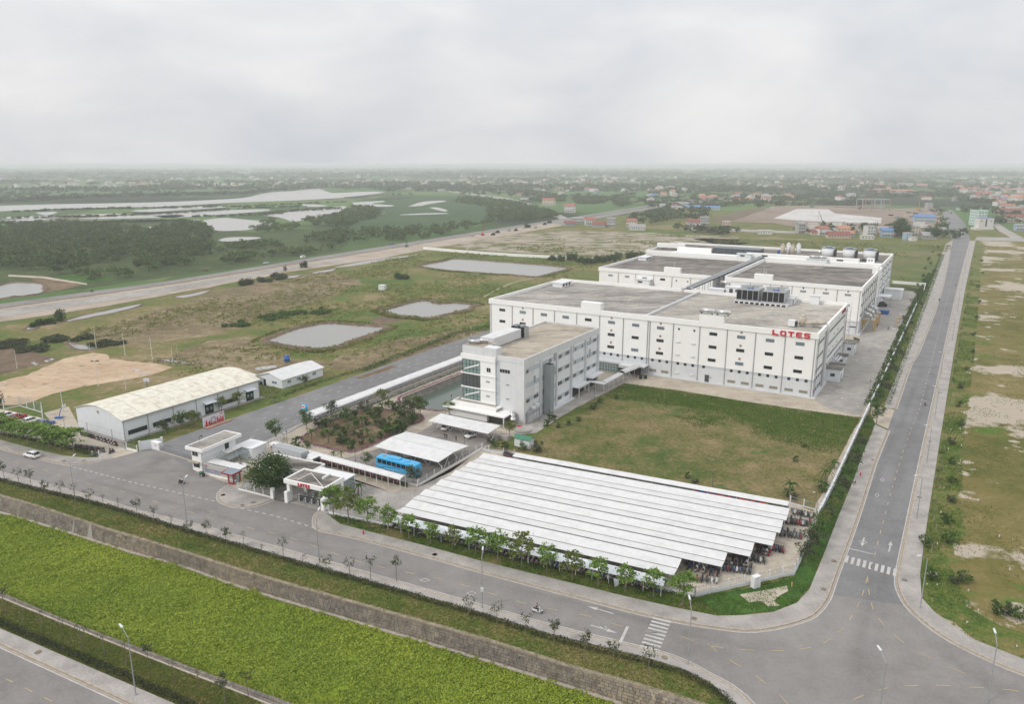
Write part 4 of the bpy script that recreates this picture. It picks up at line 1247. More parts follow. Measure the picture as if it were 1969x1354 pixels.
# construction site platform
patch('site_ground',rough(pts('c',[(305,372),(540,290),(800,288),(1180,298),(1490,296),(1520,400),(1300,408),(1000,412),(700,408),(560,380)]),16,2),.25,ground('site_earth',[(0,(.17,.125,.095)),(.5,(.245,.19,.15)),(1,(.32,.26,.21))],(.01,.06,.4),(1,1,1)))
patch('site_ground',rough(pts('c',[(200,355),(420,300),(520,290),(330,368),(210,372)]),14,2),.28,M['soil_dark'])
struct('foundation_slab',MB().prism(pts('c',[(552,356),(680,302),(860,304),(900,328),(1163,354),(1160,383),(1000,380),(800,374)]),.2,.9),ground('pale_slab',[(0,(.34,.32,.30)),(.5,(.52,.50,.48)),(1,(.62,.61,.59))],(.02,.1,.5),(1,1,1)))
# ================================================================== buildings
WHITE,GLS = M['white'],M['glass']
_mesh = {}
def win_mesh(w,h,glass,frame,mull=1,key=None):
 """window: frame standing proud, panes set in it.  Returns (frame mesh, pane mesh); wall face is y = 0, outside is -y"""
 k_ = (round(w,2),round(h,2),glass.name,frame.name,mull)
 if k_ in _mesh:
  return _mesh[k_]
 t = .07
 a = MB()
 a.box(-w/2,w/2,-.07,.02,h/2-t,h/2).box(-w/2,w/2,-.09,.02,-h/2,-h/2+t)
 a.box(-w/2,-w/2+t,-.07,.02,-h/2+t,h/2-t).box(w/2-t,w/2,-.07,.02,-h/2+t,h/2-t)
 for q in range(1,mull+1):
  x = -w /2 +w *q /(mull+1)
  a.box(x-.03,x+.03,-.06,.02,-h/2+t,h/2-t)
 b = MB().box(-w/2+t,w/2-t,-.03,.01,-h/2+t,h/2-t)
 _mesh[k_] = (a.mesh('window',frame),b.mesh('pane',glass))
 return _mesh[k_]
def window(parent,x,y,z,w,h,glass=None,frame=None,mull=1,rot=0.0,name='window'):
 fm,pm = win_mesh(w,h,glass or GLS,frame or M['frame_dark'],mull)
 f = link(name,fm,parent,(x,y,z),rot)
 link('pane',pm,f)
 return f
def little(key,build,mat):
 if key not in _mesh:
  _mesh[key] = build().mesh(key,mat)
 return _mesh[key]
# ------------------------------------------------------------------ block A with the sign
HT = 20.4
def roof_block(name,fr,x0,x1,y0,y1,label,roof_mat,h=HT,low=True,band=True,par=1.25,loc=(0,0)):
 o = fr.w(*loc)
 b = thing(name,label,'factory',o,fr.a)
 x0-=loc[0];x1-=loc[0];y0-=loc[1];y1-=loc[1]
 w = MB().box(x0,x1,y0,y1,5.72,h-par)
 part('wall',w,WHITE,b)
 if low:
  w = MB().box(x0,x1,y0,y1,-.1,4.86)
  w.box(x0-.5,x1+.9,y0-.8,y1,-.1,.28)
  part('plinth_wall',w,M['grey_wall'],b)
  part('window_band',MB().box(x0+.05,x1-.05,y0+.05,y1-.05,4.86,5.72),M['grey_band'],b)
 else:
  part('lower_wall',MB().box(x0,x1,y0,y1,-.1,5.72),WHITE,b)
 p = MB()
 t = .38
 p.box(x0-.35,x1+.35,y0-.35,y0-.35+t+.3,h-1.75,h).box(x0-.35,x1+.35,y1-.3,y1+.35,h-1.75,h)
 p.box(x0-.35,x0+.33,y0+.33,y1-.3,h-1.75,h).box(x1-.33,x1+.35,y0+.33,y1-.3,h-1.75,h)
 part('parapet',p,WHITE,b)
 part('roof',MB().box(x0+.33,x1-.33,y0+.33,y1-.3,h-par,h-par+.06),roof_mat,b)
 return b
A = roof_block('factory_building',FA,-117.4,0,0,60,'long white four storey factory block with red lettering at its right corner',M['roof_dirty'])
part('roof',MB().box(-55.3,-.4,.4,59.6,19.21,19.225),M['roof_light'],A)
pm = little('downpipe', lambda:MB().cyl(0,-.14,.2,18.6,.13,n=6),M['pipe'])
bays = [-.5-8.92*k for k in range(14)]
for k in range(1,14):
 link('downpipe',pm,A,(-.35-8.93*k if k<13 else -116.9,0,0))
link('downpipe',pm,A,(-.5,0,0))
link('downpipe',pm,A,(-53.2,0,0))
W3 = (16.6,12.25,7.88)
VB = little('vent', lambda:MB().box(-.32,.32,-.12,0,-.35,.35),M['vent_brown'])
VD = little('vent_round', lambda:MB().box(-.3,.3,-.1,0,-.3,.3),M['black'])
LO = little('louvre', lambda:(lambda m:[m.box(-1.25,1.25,-.05-.05*(q%2),0,-.45+q*.15,-.45+(q+1)*.15) for q in range(6)] and m)(MB()),M['louver'])
SLOT = little('light_box', lambda:MB().box(-.65,.65,-.3,0,-.28,.2),M['steel_white'])
gg = [M['glass_blue'],GLS,GLS]
spec = {0:('gdd','n'),1:('gdd','n'),2:('gdg','v'),3:('ddd','d'),4:('---','s'),5:('gdd','v'),6:('gdg','n'),7:('gdd','v'),8:('ddd','n'),9:('gdd','n'),10:('gdd','n'),11:('gdd','v'),12:('ddd','n')}
for k,(pat,ex) in spec.items():
 xc = -4.85 -8.92 *k
 for z,c_ in zip(W3,pat):
  if c_=='-':
   continue
  window(A,xc,0,z,2.55,.98,M['glass_blue'] if c_=='g' and k<11 else (M['glass_green'] if c_=='g' else GLS),None,1)
 if ex=='v':
  for z in (18.15,13.8,9.48):
   link('vent',VB,A,(xc,0,z))
 if ex=='s':
  for z,q in ((16.98,VD),(12.65,SLOT),(8.3,SLOT),(2.0,SLOT)):
   for dx_ in (-2.6,2.6):
    link('light_box',q,A,(xc+dx_,0,z))
 if ex=='d':
  link('small_window',win_mesh(.85,.85,GLS,M['frame_dark'],0)[0],A,(xc-2.5,0,5.25))
  link('pane',win_mesh(.85,.85,GLS,M['frame_dark'],0)[1],A,(xc-2.5,0,5.25))
  dd = part('door',MB().box(xc-1.9,xc-.5,-.1,0,.28,2.7),M['frame_dark'],A)
  part('handle',MB().box(xc-.8,xc-.7,-.17,-.1,1.3,1.5),M['steel'],dd)
  link('downpipe',little('lamp_bracket', lambda:MB().box(-.12,.12,-.3,0,1.9,2.1),M['black']),A,(xc,0,0))
  continue
 for dx_ in (-2.35,.2,2.75):
  f_ = link('small_window',win_mesh(.85,.85,GLS,M['frame_dark'],0)[0],A,(xc+dx_,0,5.2))
  link('pane',win_mesh(.85,.85,GLS,M['frame_dark'],0)[1],f_)
 if ex!='s' and k not in (6,7,8,9,10):
  for dx_ in (-2.1,2.2):
   link('louvre',LO,A,(xc+dx_,0,1.63))
def strip_window(parent,y0,y1,z,x,h=1.0,mat=None,name='ribbon_window'):
 """long window on a wall that faces +x"""
 n = max(1,int((y1-y0)/1.5))
 a = MB().box(x-.02,x+.07,y0,y1,z+h/2-.07,z+h/2).box(x-.02,x+.09,y0,y1,z-h/2,z-h/2+.07)
 for k in range(n+1):
  y = y0 +(y1-y0) *k /n
  a.box(x-.02,x+.06,y-.04,y+.04,z-h/2+.07,z+h/2-.07)
 f = part(name,a,M['frame_white'],parent)
 part('pane',MB().box(x-.02,x+.03,y0,y1,z-h/2+.07,z+h/2-.07),mat or M['glass_ribbon'],f)
 return f
def side_strips(b,segs,x=0,zs=W3,h=1.15):
 for z in zs:
  for y0,y1 in segs:
   strip_window(b,y0,y1,z,x,h)
side_strips(A,[(2,13.2),(18.6,56.5)])
for y in (3,6,9,12,20,24,40,44,48,52):
 f_ = link('small_window',win_mesh(.85,.85,GLS,M['frame_dark'],0)[0],A,(0,y,5.2),R(90))
 link('pane',win_mesh(.85,.85,GLS,M['frame_dark'],0)[1],f_)
for y in (2.5,6,9.5,12.5):
 window(A,0,y,1.6,1.6,1.1,M['glass_blue'],None,1,R(90))
for y in (1.2,14.2,17.2,58.6):
 link('downpipe',pm,A,(.25+.0,y,0),R(90))
# fan-shaped brackets and dark service duct on the side wall
part('duct',MB().box(.05,.95,15,16.2,1.0,19.5).box(-4.5,.95,15.1,16.1,19.5,20.4),M['steel_white'],A)
for y in (22,26,34,42):
 for z in (18.2,13.9,9.5):
  if random.random()<.6:
   link('vent',VB,A,(0,y,z),R(90))
ld = MB()
for y in (57.2,58.8):
 for x in (.3,1.7):
  ld.box(x-.05,x+.05,y-.05,y+.05,0,21.3)
for q in range(15):
 z = .8 +q *1.4
 ld.box(.3,1.7,57.2,57.28,z,z+.08).box(.3,1.7,58.72,58.8,z,z+.08).box(.28,.34,57.25,58.75,z,z+.08).box(1.66,1.72,57.25,58.75,z,z+.08)
part('escape_ladder',ld,M['steel_white'],A)
part('raised_parapet',MB().box(-79,-71.4,-.37,2.2,18.9,22.85),WHITE,A)
part('raised_parapet',MB().box(-36.4,-28.5,-.37,2.2,18.9,22.65),WHITE,A)
part('roof_joint',MB().box(-56.0,-55.3,.4,60,19.2,20.0),M['grey_wall'],A)
# LOTES lettering: squared letters built from bars
def letter(ch,w,h,t,d):
 m_ = MB()
 B_ = lambda x0,x1,z0,z1:m_.box(x0,x1,-d,0,z0,z1)
 if ch=='L':
  B_(0,t,t,h);B_(0,w,0,t)
  m_.hexa([(t,-d,t),(t+t*.9,-d,t),(t+t*.9,0,t),(t,0,t)],[(t,-d,t+t*.9),(t+.02,-d,t+t*.9),(t+.02,0,t+t*.9),(t,0,t+t*.9)])
 elif ch=='O':
  B_(0,t,t*.8,h-t*.8);B_(w-t,w,t*.8,h-t*.8);B_(t*.4,w-t*.4,0,t*.8);B_(t*.4,w-t*.4,h-t*.8,h)
 elif ch=='T':
  B_(0,w,h-t*.85,h);B_(w*.5-t*.55,w*.5+t*.55,0,h-t*.85)
 elif ch=='E':
  B_(0,t,t*.8,h-t*.8);B_(t*.4,w,0,t*.8);B_(t*.4,w,h-t*.8,h);B_(t,w*.92,h*.5-t*.36,h*.5+t*.36)
 elif ch=='S':
  B_(0,w-t*.3,0,t*.8);B_(t*.3,w,h-t*.8,h);B_(t*.3,w-t*.3,h*.5-t*.38,h*.5+t*.38)
  B_(w-t,w,t*.8,h*.5-t*.38);B_(0,t,h*.5+t*.38,h-t*.8)
 return m_
def lotes(parent,x0,width,z0,h,y,mat,rot=0.0,ox=0.0,oy=0.0,d=.22):
 sg = link('sign_lettering',None,parent,(ox,oy,0),rot)
 W_ = width /5.9
 for k,ch in enumerate('LOTES'):
  o_ = link('letter',letter(ch,W_*.94,h,h*.27,d).mesh('letter',mat),sg,(x0+k*W_*1.24,y,z0))
 return sg
lotes(A,-13.2,11.1,18.62,1.62,-.38,M['red'])
lotes(A,45.5,7.5,18.8,1.15,-.02,M['red_dark'],rot=R(90),ox=.38,oy=0)
# ground floor annexes on the A side wall
def annex(parent_frame,name,x0,x1,y0,y1,h,label,roof=None,extras=True,cat='annex',wallm=None,loc=None):
 o = parent_frame.w(x0,y0)
 b = thing(name,label,cat,o,parent_frame.a)
 w,d = x1 -x0,y1 -y0
 part('wall',MB().box(0,w,0,d,0,h),wallm or M['office_white'],b)
 part('roof',MB().box(-.3,w+.4,-.3,d+.3,h,h+.22),roof or M['steel_white'],b)
 if extras:
  dd = part('door',MB().box(w,w+.06,d*.3,d*.3+1.2,.05,2.2),M['glass'],b)
  window(b,w*.5,0,h*.55,min(1.4,w*.6),1.0,GLS)
 return b
annex(FA,'entrance_annex',.1,4.6,22.5,31,4.3,'flat roofed white entrance annex low on the long right wall of the lettered factory',M['roof_dark'])
annex(FA,'pump_house',.1,3.2,45.5,49.5,3.6,'small white plant room with dark roof beside the shrubs of the lettered factory',M['roof_dark'])
annex(FA,'pump_house',.1,3.6,63.5,70.0,4.6,'white plant room with dark flat roof in the gap between the first two factory blocks',M['roof_dark'])
st = thing('gas_rack','cluttered steel pipe rack with cylinders by the side wall of the lettered factory','pipe rack',FA.w(.1,34),FA.a)
m_ = MB()
for y in (0,2.5,5,7.5):
 m_.box(0,.12,y,y+.12,0,5).box(3.2,3.32,y,y+.12,0,4.2).tube((.06,y+.06,5),(3.3,y+.06,4.2),.06)
m_.tube((1,0,4.6),(1,7.5,4.6),.18).tube((2,0,4.4),(2,7.5,4.4),.22)
part('rack_frame',m_,M['steel_white'],st)
m_ = MB()
for y in (1,3,5,7):
 m_.cyl(1.6,y,0,1.9+.5*(y%2),.7,n=10)
part('tank',m_,M['steel'],st)
# ------------------------------------------------------------------ block B: two halves with the pipe trench between
B1 = roof_block('factory_building',FA,-119.6,-62.8,103.5,173.5,'left half of the middle white factory block, brown stained roof',M['roof_dark'],loc=(-119.6,103.5))
B2 = roof_block('factory_building',FA,-56.8,0,103.0,175.5,'right half of the middle white factory block with barred windows under the parapet',M['roof_dark'],loc=(-56.8,103.0))
for x in (-109.35,-100.3,-91.2,-82.1,-73.1):
 link('downpipe',pm,B1,(x+119.6,0,0))
for x,k in ((-113.5,4),(-104.8,4),(-95.7,4),(-86.7,0)):
 window(B1,x+119.6,0,16.85,2.4,1.0,M['glass_blue'] if k else GLS,M['frame_white'] if k else None,3 if k else 1)
 window(B1,x+119.6,0,12.5,2.4,1.0,GLS)
for x in (-80.0,-74.5):
 link('vent',VD,B1,(x+119.6,0,16.8))
part('raised_parapet',MB().box(33.4,41.2,-.37,2.2,18.9,22.7),WHITE,B1)
part('raised_parapet',MB().box(12.6,20.4,-.37,2.2,18.9,22.7),WHITE,B2)
part('flue',MB().cyl(38,1.2,22.7,25.6,.25,n=8),M['stainless'],B1)
part('flue',MB().cyl(16.4,1.2,22.7,25.6,.25,n=8).cyl(17.3,1.2,22.7,25.0,.25,n=8),M['stainless'],B2)
for x in (-45.6,-36.9,-27.8,-18.7,-9.5,-.7):
 link('downpipe',pm,B2,(x+56.8,0,0))
for x,k in ((-41.6,0),(-32.2,1),(-23.2,1),(-14.0,1),(-5.3,1)):
 for z in (16.65,12.3):
  window(B2,x+56.8,0,z,2.5,1.0,M['glass_blue'] if k else GLS,M['frame_white'] if k else None,3 if k else 1)
 if k:
  link('vent',VB if x!=-23.2 else VD,B2,(x+56.8,0,18.1))
window(B2,56.8-2.2,0,3.3,3.0,.45)
side_strips(B2,[(0.5-3,0)] and [(1.5,12),(14,26),(28,40),(42,51.5)],x=56.8)
for y in (5,12,20,28,36,44,52):
 link('downpipe',pm,B2,(56.8+.25,y,0),R(90))
part('stair_fin',MB().box(54.5,57.2,54,57.5,0,22.6),WHITE,B2)
ld = MB()
for y in (52.6,53.7):
 for x in (57.1,58.4):
  ld.box(x-.05,x+.05,y-.05,y+.05,0,21.3)
for q in range(15):
 z = .8 +q *1.4
 ld.box(57.1,58.4,52.6,52.68,z,z+.08).box(58.36,58.42,52.6,53.7,z,z+.08)
part('escape_ladder',ld,M['steel_white'],B2)
part('left_parapet_return',MB().box(-.37,.2,.35,72,20.4,20.9),WHITE,B2)
for y in (2,5,8.5):
 window(B2,0,y,15.8,1.0,1.6,M['glass_blue'],None,0,R(90))
# ------------------------------------------------------------------ block C
C_ = roof_block('factory_building',FA,-128.7,-1.0,190,243.5,'rearmost white factory block carrying the round cooling towers',M['roof_dark'],loc=(-128.7,190),h=20.4)
part('raised_parapet',MB().box(.0,17.3,17.6,20,20.4,22.9),WHITE,C_)
part('front_wall',MB().box(17.3,127.7,-6.5,0,0,20.6),WHITE,C_)
part('stair_block',MB().box(19,39,-.4,3,20.6,23.0).box(60,117,-5.5,-2.4,20.6,22.6),WHITE,C_)
for x in (70,96,108):
 window(C_,x,-5.5,21.5,3.2,.8)
part('roof_hut',MB().box(120.5,124.0,-4,-1.5,20.6,23.2),WHITE,C_)
window(C_,121.6,-4,22.2,.5,.9);window(C_,122.9,-4,22.2,.5,.9)
side_strips(C_,[(-5,6),(9,20),(23,34),(37,50)],x=127.7)
for y in (7.5,21.5,35.5):
 for x in ():
  pass
fr_ = MB()
for y in (-6,7.5,21.5,35.5,52):
 fr_.box(127.75,128.05,y-.25,y+.25,0,20.4)
for z in (5.5,10,14.4,18.6):
 fr_.box(127.72,127.95,-6,52,z,z+.35)
part('wall_grid',fr_,M['grey_wall'],C_)
for q,(x,y) in enumerate([(98,22),(108.8,22),(119.2,22)]):
 t_ = thing('cooling_tower',['leftmost','middle','rightmost'][q]+' of the three round grey cooling towers with blue rims on the rear factory roof','cooling tower',C_.matrix_basis@Vector((x,y,19.2)),FA.a,'cooling towers on the rear factory roof')
 part('shell',MB().cyl(0,0,.6,5.6,3.5,3.5,n=20),M['steel_white'],t_,True)
 part('rim',MB().cyl(0,0,5.6,6.1,3.6,3.6,n=20).cyl(0,0,6.1,6.6,1.6,1.6,n=14),M['glass_blue'],t_)
 part('base',MB().box(-3.4,3.4,-3.4,3.4,0,.6).box(3.3,4.0,-2.4,2.4,.6,5.2),M['dark'],t_)
t_ = thing('chemical_tank','cluster of pale cylindrical tanks standing on the rear factory roof','tanks',C_.matrix_basis@Vector((74,20,19.2)),FA.a)
for q in range(4):
 part('tank',MB().cyl(q*2.7,(q%2)*2.0,0,6.0+.6*(q%2),1.25,1.25,n=14).cyl(q*2.7,(q%2)*2.0,6.0+.6*(q%2),6.9+.6*(q%2),1.25,.4,n=14),M['office_grey'] if q%2 else M['concrete'],t_,True)
t_ = thing('roof_plant_room','dark grey metal clad plant room on the rear factory roof','plant room',C_.matrix_basis@Vector((39.5,1.5,19.2)),FA.a)
part('wall',MB().box(0,26,0,10,0,4.3),plain('dark_cladding',(.075,.085,.10),.6,var=.15),t_)
part('roof',MB().box(-.3,26.3,-.3,10.3,4.3,4.55),plain('dark_cladding_roof',(.14,.155,.165),.5),t_)
part('panel_joint',(lambda m:[m.box(x,x+.12,-.06,0,.3,4.2) for x in range(2,26,3)] and m)(MB()),M['black'],t_)
solo('water_butt',MB().box(0,2.2,0,2.2,0,1.6).box(.3,1.9,.3,1.9,1.6,1.8),M['blue'],'blue box tank on the rear factory roof beside the dark plant room','tank',loc=C_.matrix_basis@Vector((69,30,19.3)),rotz=FA.a)
solo('extract_fan',MB().cyl(0,0,0,.8,.5,n=10).cyl(0,0,.8,1.6,.9,.6,n=12),M['stainless'],'small round roof fan near the back parapet of the rear factory','roof fan',loc=C_.matrix_basis@Vector((90,44,19.3)))
annex(FA,'loading_canopy',.3,8.5,206,213,5.2,'white loading canopy reaching out from the rear factory block',None,False)
def tank_pair(loc,rz,n,label,s=1.0):
 t_ = thing('solar_water_tank',label,'water tank',loc,rz)
 for q in range(n):
  x = q *4.3 *s
  m_2 = MB()
  k = 12
  m_2.tube((x-1.9*s,0,1.0*s),(x+1.9*s,0,1.0*s),.62*s,n=12).tube((x+1.9*s,0,1.0*s),(x+2.15*s,0,1.0*s),.62*s,.3*s,n=12).tube((x-2.15*s,0,1.0*s),(x-1.9*s,0,1.0*s),.3*s,.62*s,n=12)
  ta = part('tank',m_2,M['stainless'],t_,True)
  part('stand',MB().box(x-1.5*s,x-1.4*s,-.5*s,.5*s,0,.6*s).box(x+1.4*s,x+1.5*s,-.5*s,.5*s,0,.6*s).box(x-1.7*s,x+1.7*s,-.6*s,-.5*s,.05,.15),M['gutter_brown'],t_)
 return t_
tank_pair(FA.w(-34.5,1.2,22.65),FA.a,2,'two steel water tanks on the raised parapet left of the red lettering',1.2)
tank_pair(FA.w(-33.5,183.0,21.9),FA.a,2,'two steel water tanks on the small hut between middle and rear factory blocks')
annex(FA,'roof_hut',-36.5,-26.5,181.5,184.8,21.7,'narrow white stair hut carrying two steel tanks behind the middle factory block',None,False,'stair hut')
tank_pair(FA.w(-46.5,66.0,22.6),FA.a,1,'single steel water tank above the roof huts left of the chillers')
annex(FA,'roof_hut',-51.8,-45.8,60.6,63.6,21.3,'low white hut at the rear parapet of the front factory beside the pipe rack',None,False,'roof hut')
h_ = annex(FA,'roof_hut',-45.2,-36.6,61.4,66.6,22.4,'white roof hut with a door and dark window left of the chillers',None,False,'roof hut')
window(h_,4.8,0,21.2,2.0,1.0)
part('door',MB().box(1.4,2.8,-.06,0,19.4,21.9),M['frame_dark'],h_)
h_ = annex(FA,'roof_hut',-24.4,-17.6,50.5,59.4,21.6,'long white plant hut right of the chillers on the front factory roof',M['sheet_white'],False,'roof hut')
part('door',MB().box(6.8,6.86,1.2,2.4,19.4,21.3),M['dark'],h_)
annex(FA,'roof_hut',-12.6,-9.4,57.2,59.2,22.4,'small square white hut at the back of the front factory roof',None,False,'roof hut')
h_ = annex(FA,'roof_hut',-99.4,-92.2,100.4,103.4,16.3,'white stair hut on the front wall of the left middle factory block',None,False,'stair hut')
window(h_,2.6,0,15.3,2.3,.8)
h_ = annex(FA,'roof_hut',-72.5,-65.0,180.0,183.0,22.3,'white stair hut with a dark window behind the left middle factory roof',None,False,'stair hut')
window(h_,3.0,0,21.4,2.4,.8)
# small boxes along the left parapets
for (x,y,fr_l) in ((-114,44,'front'),(-117,148,'middle')):
 h_ = annex(FA,'parapet_box',x,x+4.5,y,y+9,20.9,'long white duct box beside the left parapet of the '+fr_l+' factory block',None,False,'duct box')
 for q in range(3):
  part('vent',MB().box(4.5,4.6,1+q*2.6,2.2+q*2.6,19.6,20.6),M['black'],h_)
# chillers
base = thing('chiller_plinth','concrete plinth with openings under the black roof chillers','plinth',FA.w(-37.6,45.4,19.25),FA.a)
m_ = MB().box(0,19,0,13,.75,1.0)
for x in np.arange(0,19.1,1.9):
 m_.box(x-.25+(.25 if x==0 else 0),x+.35,0,13,0,.75)
part('block',m_,M['office_grey'],base)
for q,(x,y) in enumerate(((-36.9,46.0),(-27.6,46.0))):
 t_ = thing('chiller',('left' if q==0 else 'right')+' of the two big black roof chillers behind the red lettering','chiller',FA.w(x,y,20.25),FA.a,'black roof chillers')
 f_ = part('frame',(lambda m:[m.box(k*2.0-.09+(.09 if k==0 else 0),k*2.0+.12,-.04,9,0,4.2) for k in range(5)] and m.box(.12,8.1,-.03,9,0,.5).box(.12,8.1,-.03,9,4.0,4.3))(MB()),M['steel'],t_)
 for k in range(4):
  part('coil_panel',MB().box(k*2.0+.13,k*2.0+1.90,.03,.2,.5,4.0),M['black'],t_)
 part('housing',MB().box(.13,8.0,.3,8.9,.5,3.95),M['steel'],t_)
 m_ = MB().tube((0,5.5,4.9),(8.2,5.0,5.5),.28).tube((1,3.4,4.8),(7.6,2.2,5.3),.25)
 part('header_pipe',m_,M['steel'],t_)
 part('blue_valve',MB().box(3.2,5.4,2.6,3.0,4.3,4.6).cyl(5,4,4.4,5.4,.25,n=8),M['blue'],t_)
# scrubber with duct near the lettering
t_ = thing('air_scrubber','cream round scrubber with white fan box near the corner over the red lettering','scrubber',FA.w(-8.6,10.0,19.25),FA.a)
part('tower',MB().cyl(1.5,4.2,.5,3.2,1.15,n=14).cyl(1.5,4.2,3.2,3.7,.8,.6,n=12),M['concrete'],t_,True)
part('fan_box',MB().box(-2.4,-.3,1.0,2.9,.3,2.2),M['steel_white'],t_)
part('fan_inlet',MB().box(-.3,.3,1.1,2.8,.4,1.8),M['dark'],t_)
part('duct',MB().path([(1.5,3.8,1.2),(6.0,4.6,1.6),(8.3,5.6,1.6)],.55,n=8),M['concrete'],t_,True)
# pipe bridge running in the trench between the two halves of the middle block
t_ = thing('pipe_bridge','grey pipe bridge running along the slot between the middle factory halves','pipe rack',FA.w(-62.0,62,0),FA.a)
m_ = MB()
for y in range(0,128,8):
 m_.box(-.1,.1,y,y+.2,15,20.7).box(3.2,3.4,y,y+.2,15,20.7).box(-.1,3.4,y,y+.2,20.5,20.7)
part('frame',m_,M['steel'],t_)
m_ = MB()
for x,z,r_ in ((.4,21.0,.28),(1.1,21.0,.34),(2.0,20.9,.22),(2.9,21.0,.3)):
 m_.tube((x,-2,z),(x,128,z),r_,n=6)
part('pipe',m_,M['steel'],t_)
part('tray',MB().box(0,3.3,-2,128,20.45,20.6),M['dark'],t_)
part('elbow',MB().path([(1.1,-2,21),(-.5,-3,21),(-.5,-3,19.4)],.34).path([(2.9,-2,21),(6,-2.2,20.6),(16,-1.4,20.6)],.14),M['steel_white'],t_)
solo('trench_floor',MB().box(0,6,0,68,13.8,14.2),M['grey_wall'],'grey covered walkway deep in the slot between the middle factory halves','walkway',loc=FA.w(-62.8,104),rotz=FA.a)
solo('roof_rail',(lambda m:[m.box(x,x+.06,0,.06,0,1.2) for x in range(0,14,2)] and m.box(0,12,0,.06,.6,.66).box(0,12,0,.06,1.15,1.21))(MB()),M['steel_white'],'white guard rail at the back of the front factory roof','railing',loc=FA.w(-23,60.5,19.3),rotz=FA.a)
# loading bays between the blocks: yellow gantries, skips, ducts
for q,(y,x) in enumerate(((112,3.0),(121,3.4),(131,3.2))):
 t_ = thing('loading_gantry',ORD[q]+' yellow loading gantry from the front beside the middle factory block','gantry',FA.w(.3,y),FA.a,'yellow loading gantries')
 m_ = MB()
 for a_,b_ in ((0.2,0),(4.8,0),(.2,4.5),(4.8,4.5)):
  m_.box(a_-.12,a_+.12,b_,b_+.24,0,5.0)
 m_.box(0,5,0,.2,4.8,5.1).box(0,5,4.4,4.6,4.8,5.1).box(4.8,5,0.2,4.4,4.8,5.1)
 part('frame',m_,M['yellow_steel'],t_)
 part('duct',MB().path([(.1,2,7.6),(2.4,2,7.4),(3.4,2.2,5.8),(3.4,2.2,5.1)],.6,n=8),M['stainless'],t_,True)
 part('deck',MB().box(.1,4.8,.2,4.4,5.1,5.25),M['steel'],t_)
solo('skip',MB().hexa([(0,0,0),(3.4,0,0),(3.4,2,0),(0,2,0)],[(-.5,-.2,1.9),(3.9,-.2,1.9),(3.9,2.2,1.9),(-.5,2.2,1.9)]),M['blue'],'blue waste skip beside the middle factory block','skip',loc=FA.w(3.2,158,.05),rotz=FA.a)
t_ = thing('loading_bay','open white loading bay with duct at the side of the rear factory block','loading bay',FA.w(-.7,178),FA.a)
part('canopy',MB().box(0,6,0,9,5.2,5.5),M['steel_white'],t_)
part('post',MB().box(5.6,5.8,.2,.4,0,5.2),M['steel'],t_);part('post',MB().box(5.6,5.8,8.5,8.7,0,5.2),M['steel'],t_)
part('crate_stack',MB().box(1,3,1,4,0,2.2).box(3.4,4.6,2,5,0,1.5).box(1.2,3.2,5,8,0,1.8),M['dark'],t_)
# entrance canopy and glazed corridor at the front of block A, behind the office link
t_ = thing('entrance_canopy','white flat canopy with glazed screen wall at the factory entrance behind the office','canopy',FA.w(-71.6,0),FA.a)
part('roof',MB().box(-2,18.6,-4.2,-.02,3.1,3.55),M['steel_white'],t_)
part('lantern',MB().box(10.6,16.6,-7.4,-4.2,3.0,3.9),M['white'],t_)
gm = MB()
part('glass_wall',MB().box(-2,9,-4.0,-3.9,.1,3.1),M['glass_green'],t_)
for q in range(11):
 gm.box(-2+q-.05,-2+q+.05,-4.08,-4.0,.1,3.1)
for z in (.1,1.2,2.2,3.0):
 gm.box(-2,9,-4.07,-4.01,z,z+.08)
part('mullion_grid',gm,M['frame_white'],t_)
part('dark_opening',MB().box(9.2,17,-3.2,-3.1,.1,3.0),M['dark'],t_)
# ------------------------------------------------------------------ office block (local: x 0 right wall, y 0 front)
OB = thing('office_building','four storey grey office block with glazed stair tower beside the car park','office',FO.o,FO.a)
part('front_wall',MB().box(-8.95,-.0,0,6,0,18.2),M['office_grey'],OB)
part('side_wall',MB().box(-19.9,0,6,48.4,0,18.2),M['office_white'],OB)
part('roof',MB().box(-19.6,-.3,.3,48.1,18.2,18.24),M['roof_tan'],OB)
m_ = MB().box(-9.0,.12,-.12,.25,17.4,18.75).box(-.25,.12,.25,48.5,16.75,18.75).box(-20,-19.65,3,48.5,17.4,18.75).box(-19.65,-.25,48.15,48.5,17.4,18.75)
part('parapet',m_,M['office_grey'],OB)
part('corner_strip',MB().box(-.0,.1,-.12,.6,0,16.75),M['office_grey'],OB)
for y in (8.9,18.75,28.4,38.2,47.4):
 part('pilaster',MB().box(.0,.42,y-.4,y+.4,0,16.75),M['grey_wall'],OB)
part('chimney_shaft',MB().box(.42,2.6,10.6,12.7,0,15.0),plain('shaft_grey',(.30,.315,.33),.8,var=.08,scale=.5),OB)
part('chimney_shaft_cap',MB().box(.62,2.4,10.8,12.5,15.0,15.12),M['dark'],OB)
bandz = [(15.2,1.35),(11.0,1.35),(6.85,1.35),(2.6,1.35)]
for z,h_ in bandz:
 for (y0,y1) in ((.6,8.5),(9.3,18.35),(19.15,28.0),(28.8,37.8),(38.6,47.0)):
  if z<4 and y0>28:
   continue
  part('wall_band',MB().box(.0,.06,y0,y1,z-h_/2,z+h_/2),M['grey_band'],OB)
ow = lambda y,z,w=2.4,h=1.2,gl=None,mu=2:window(OB,.06,y,z,w,h,gl or GLS,M['frame_white'],mu,R(90))
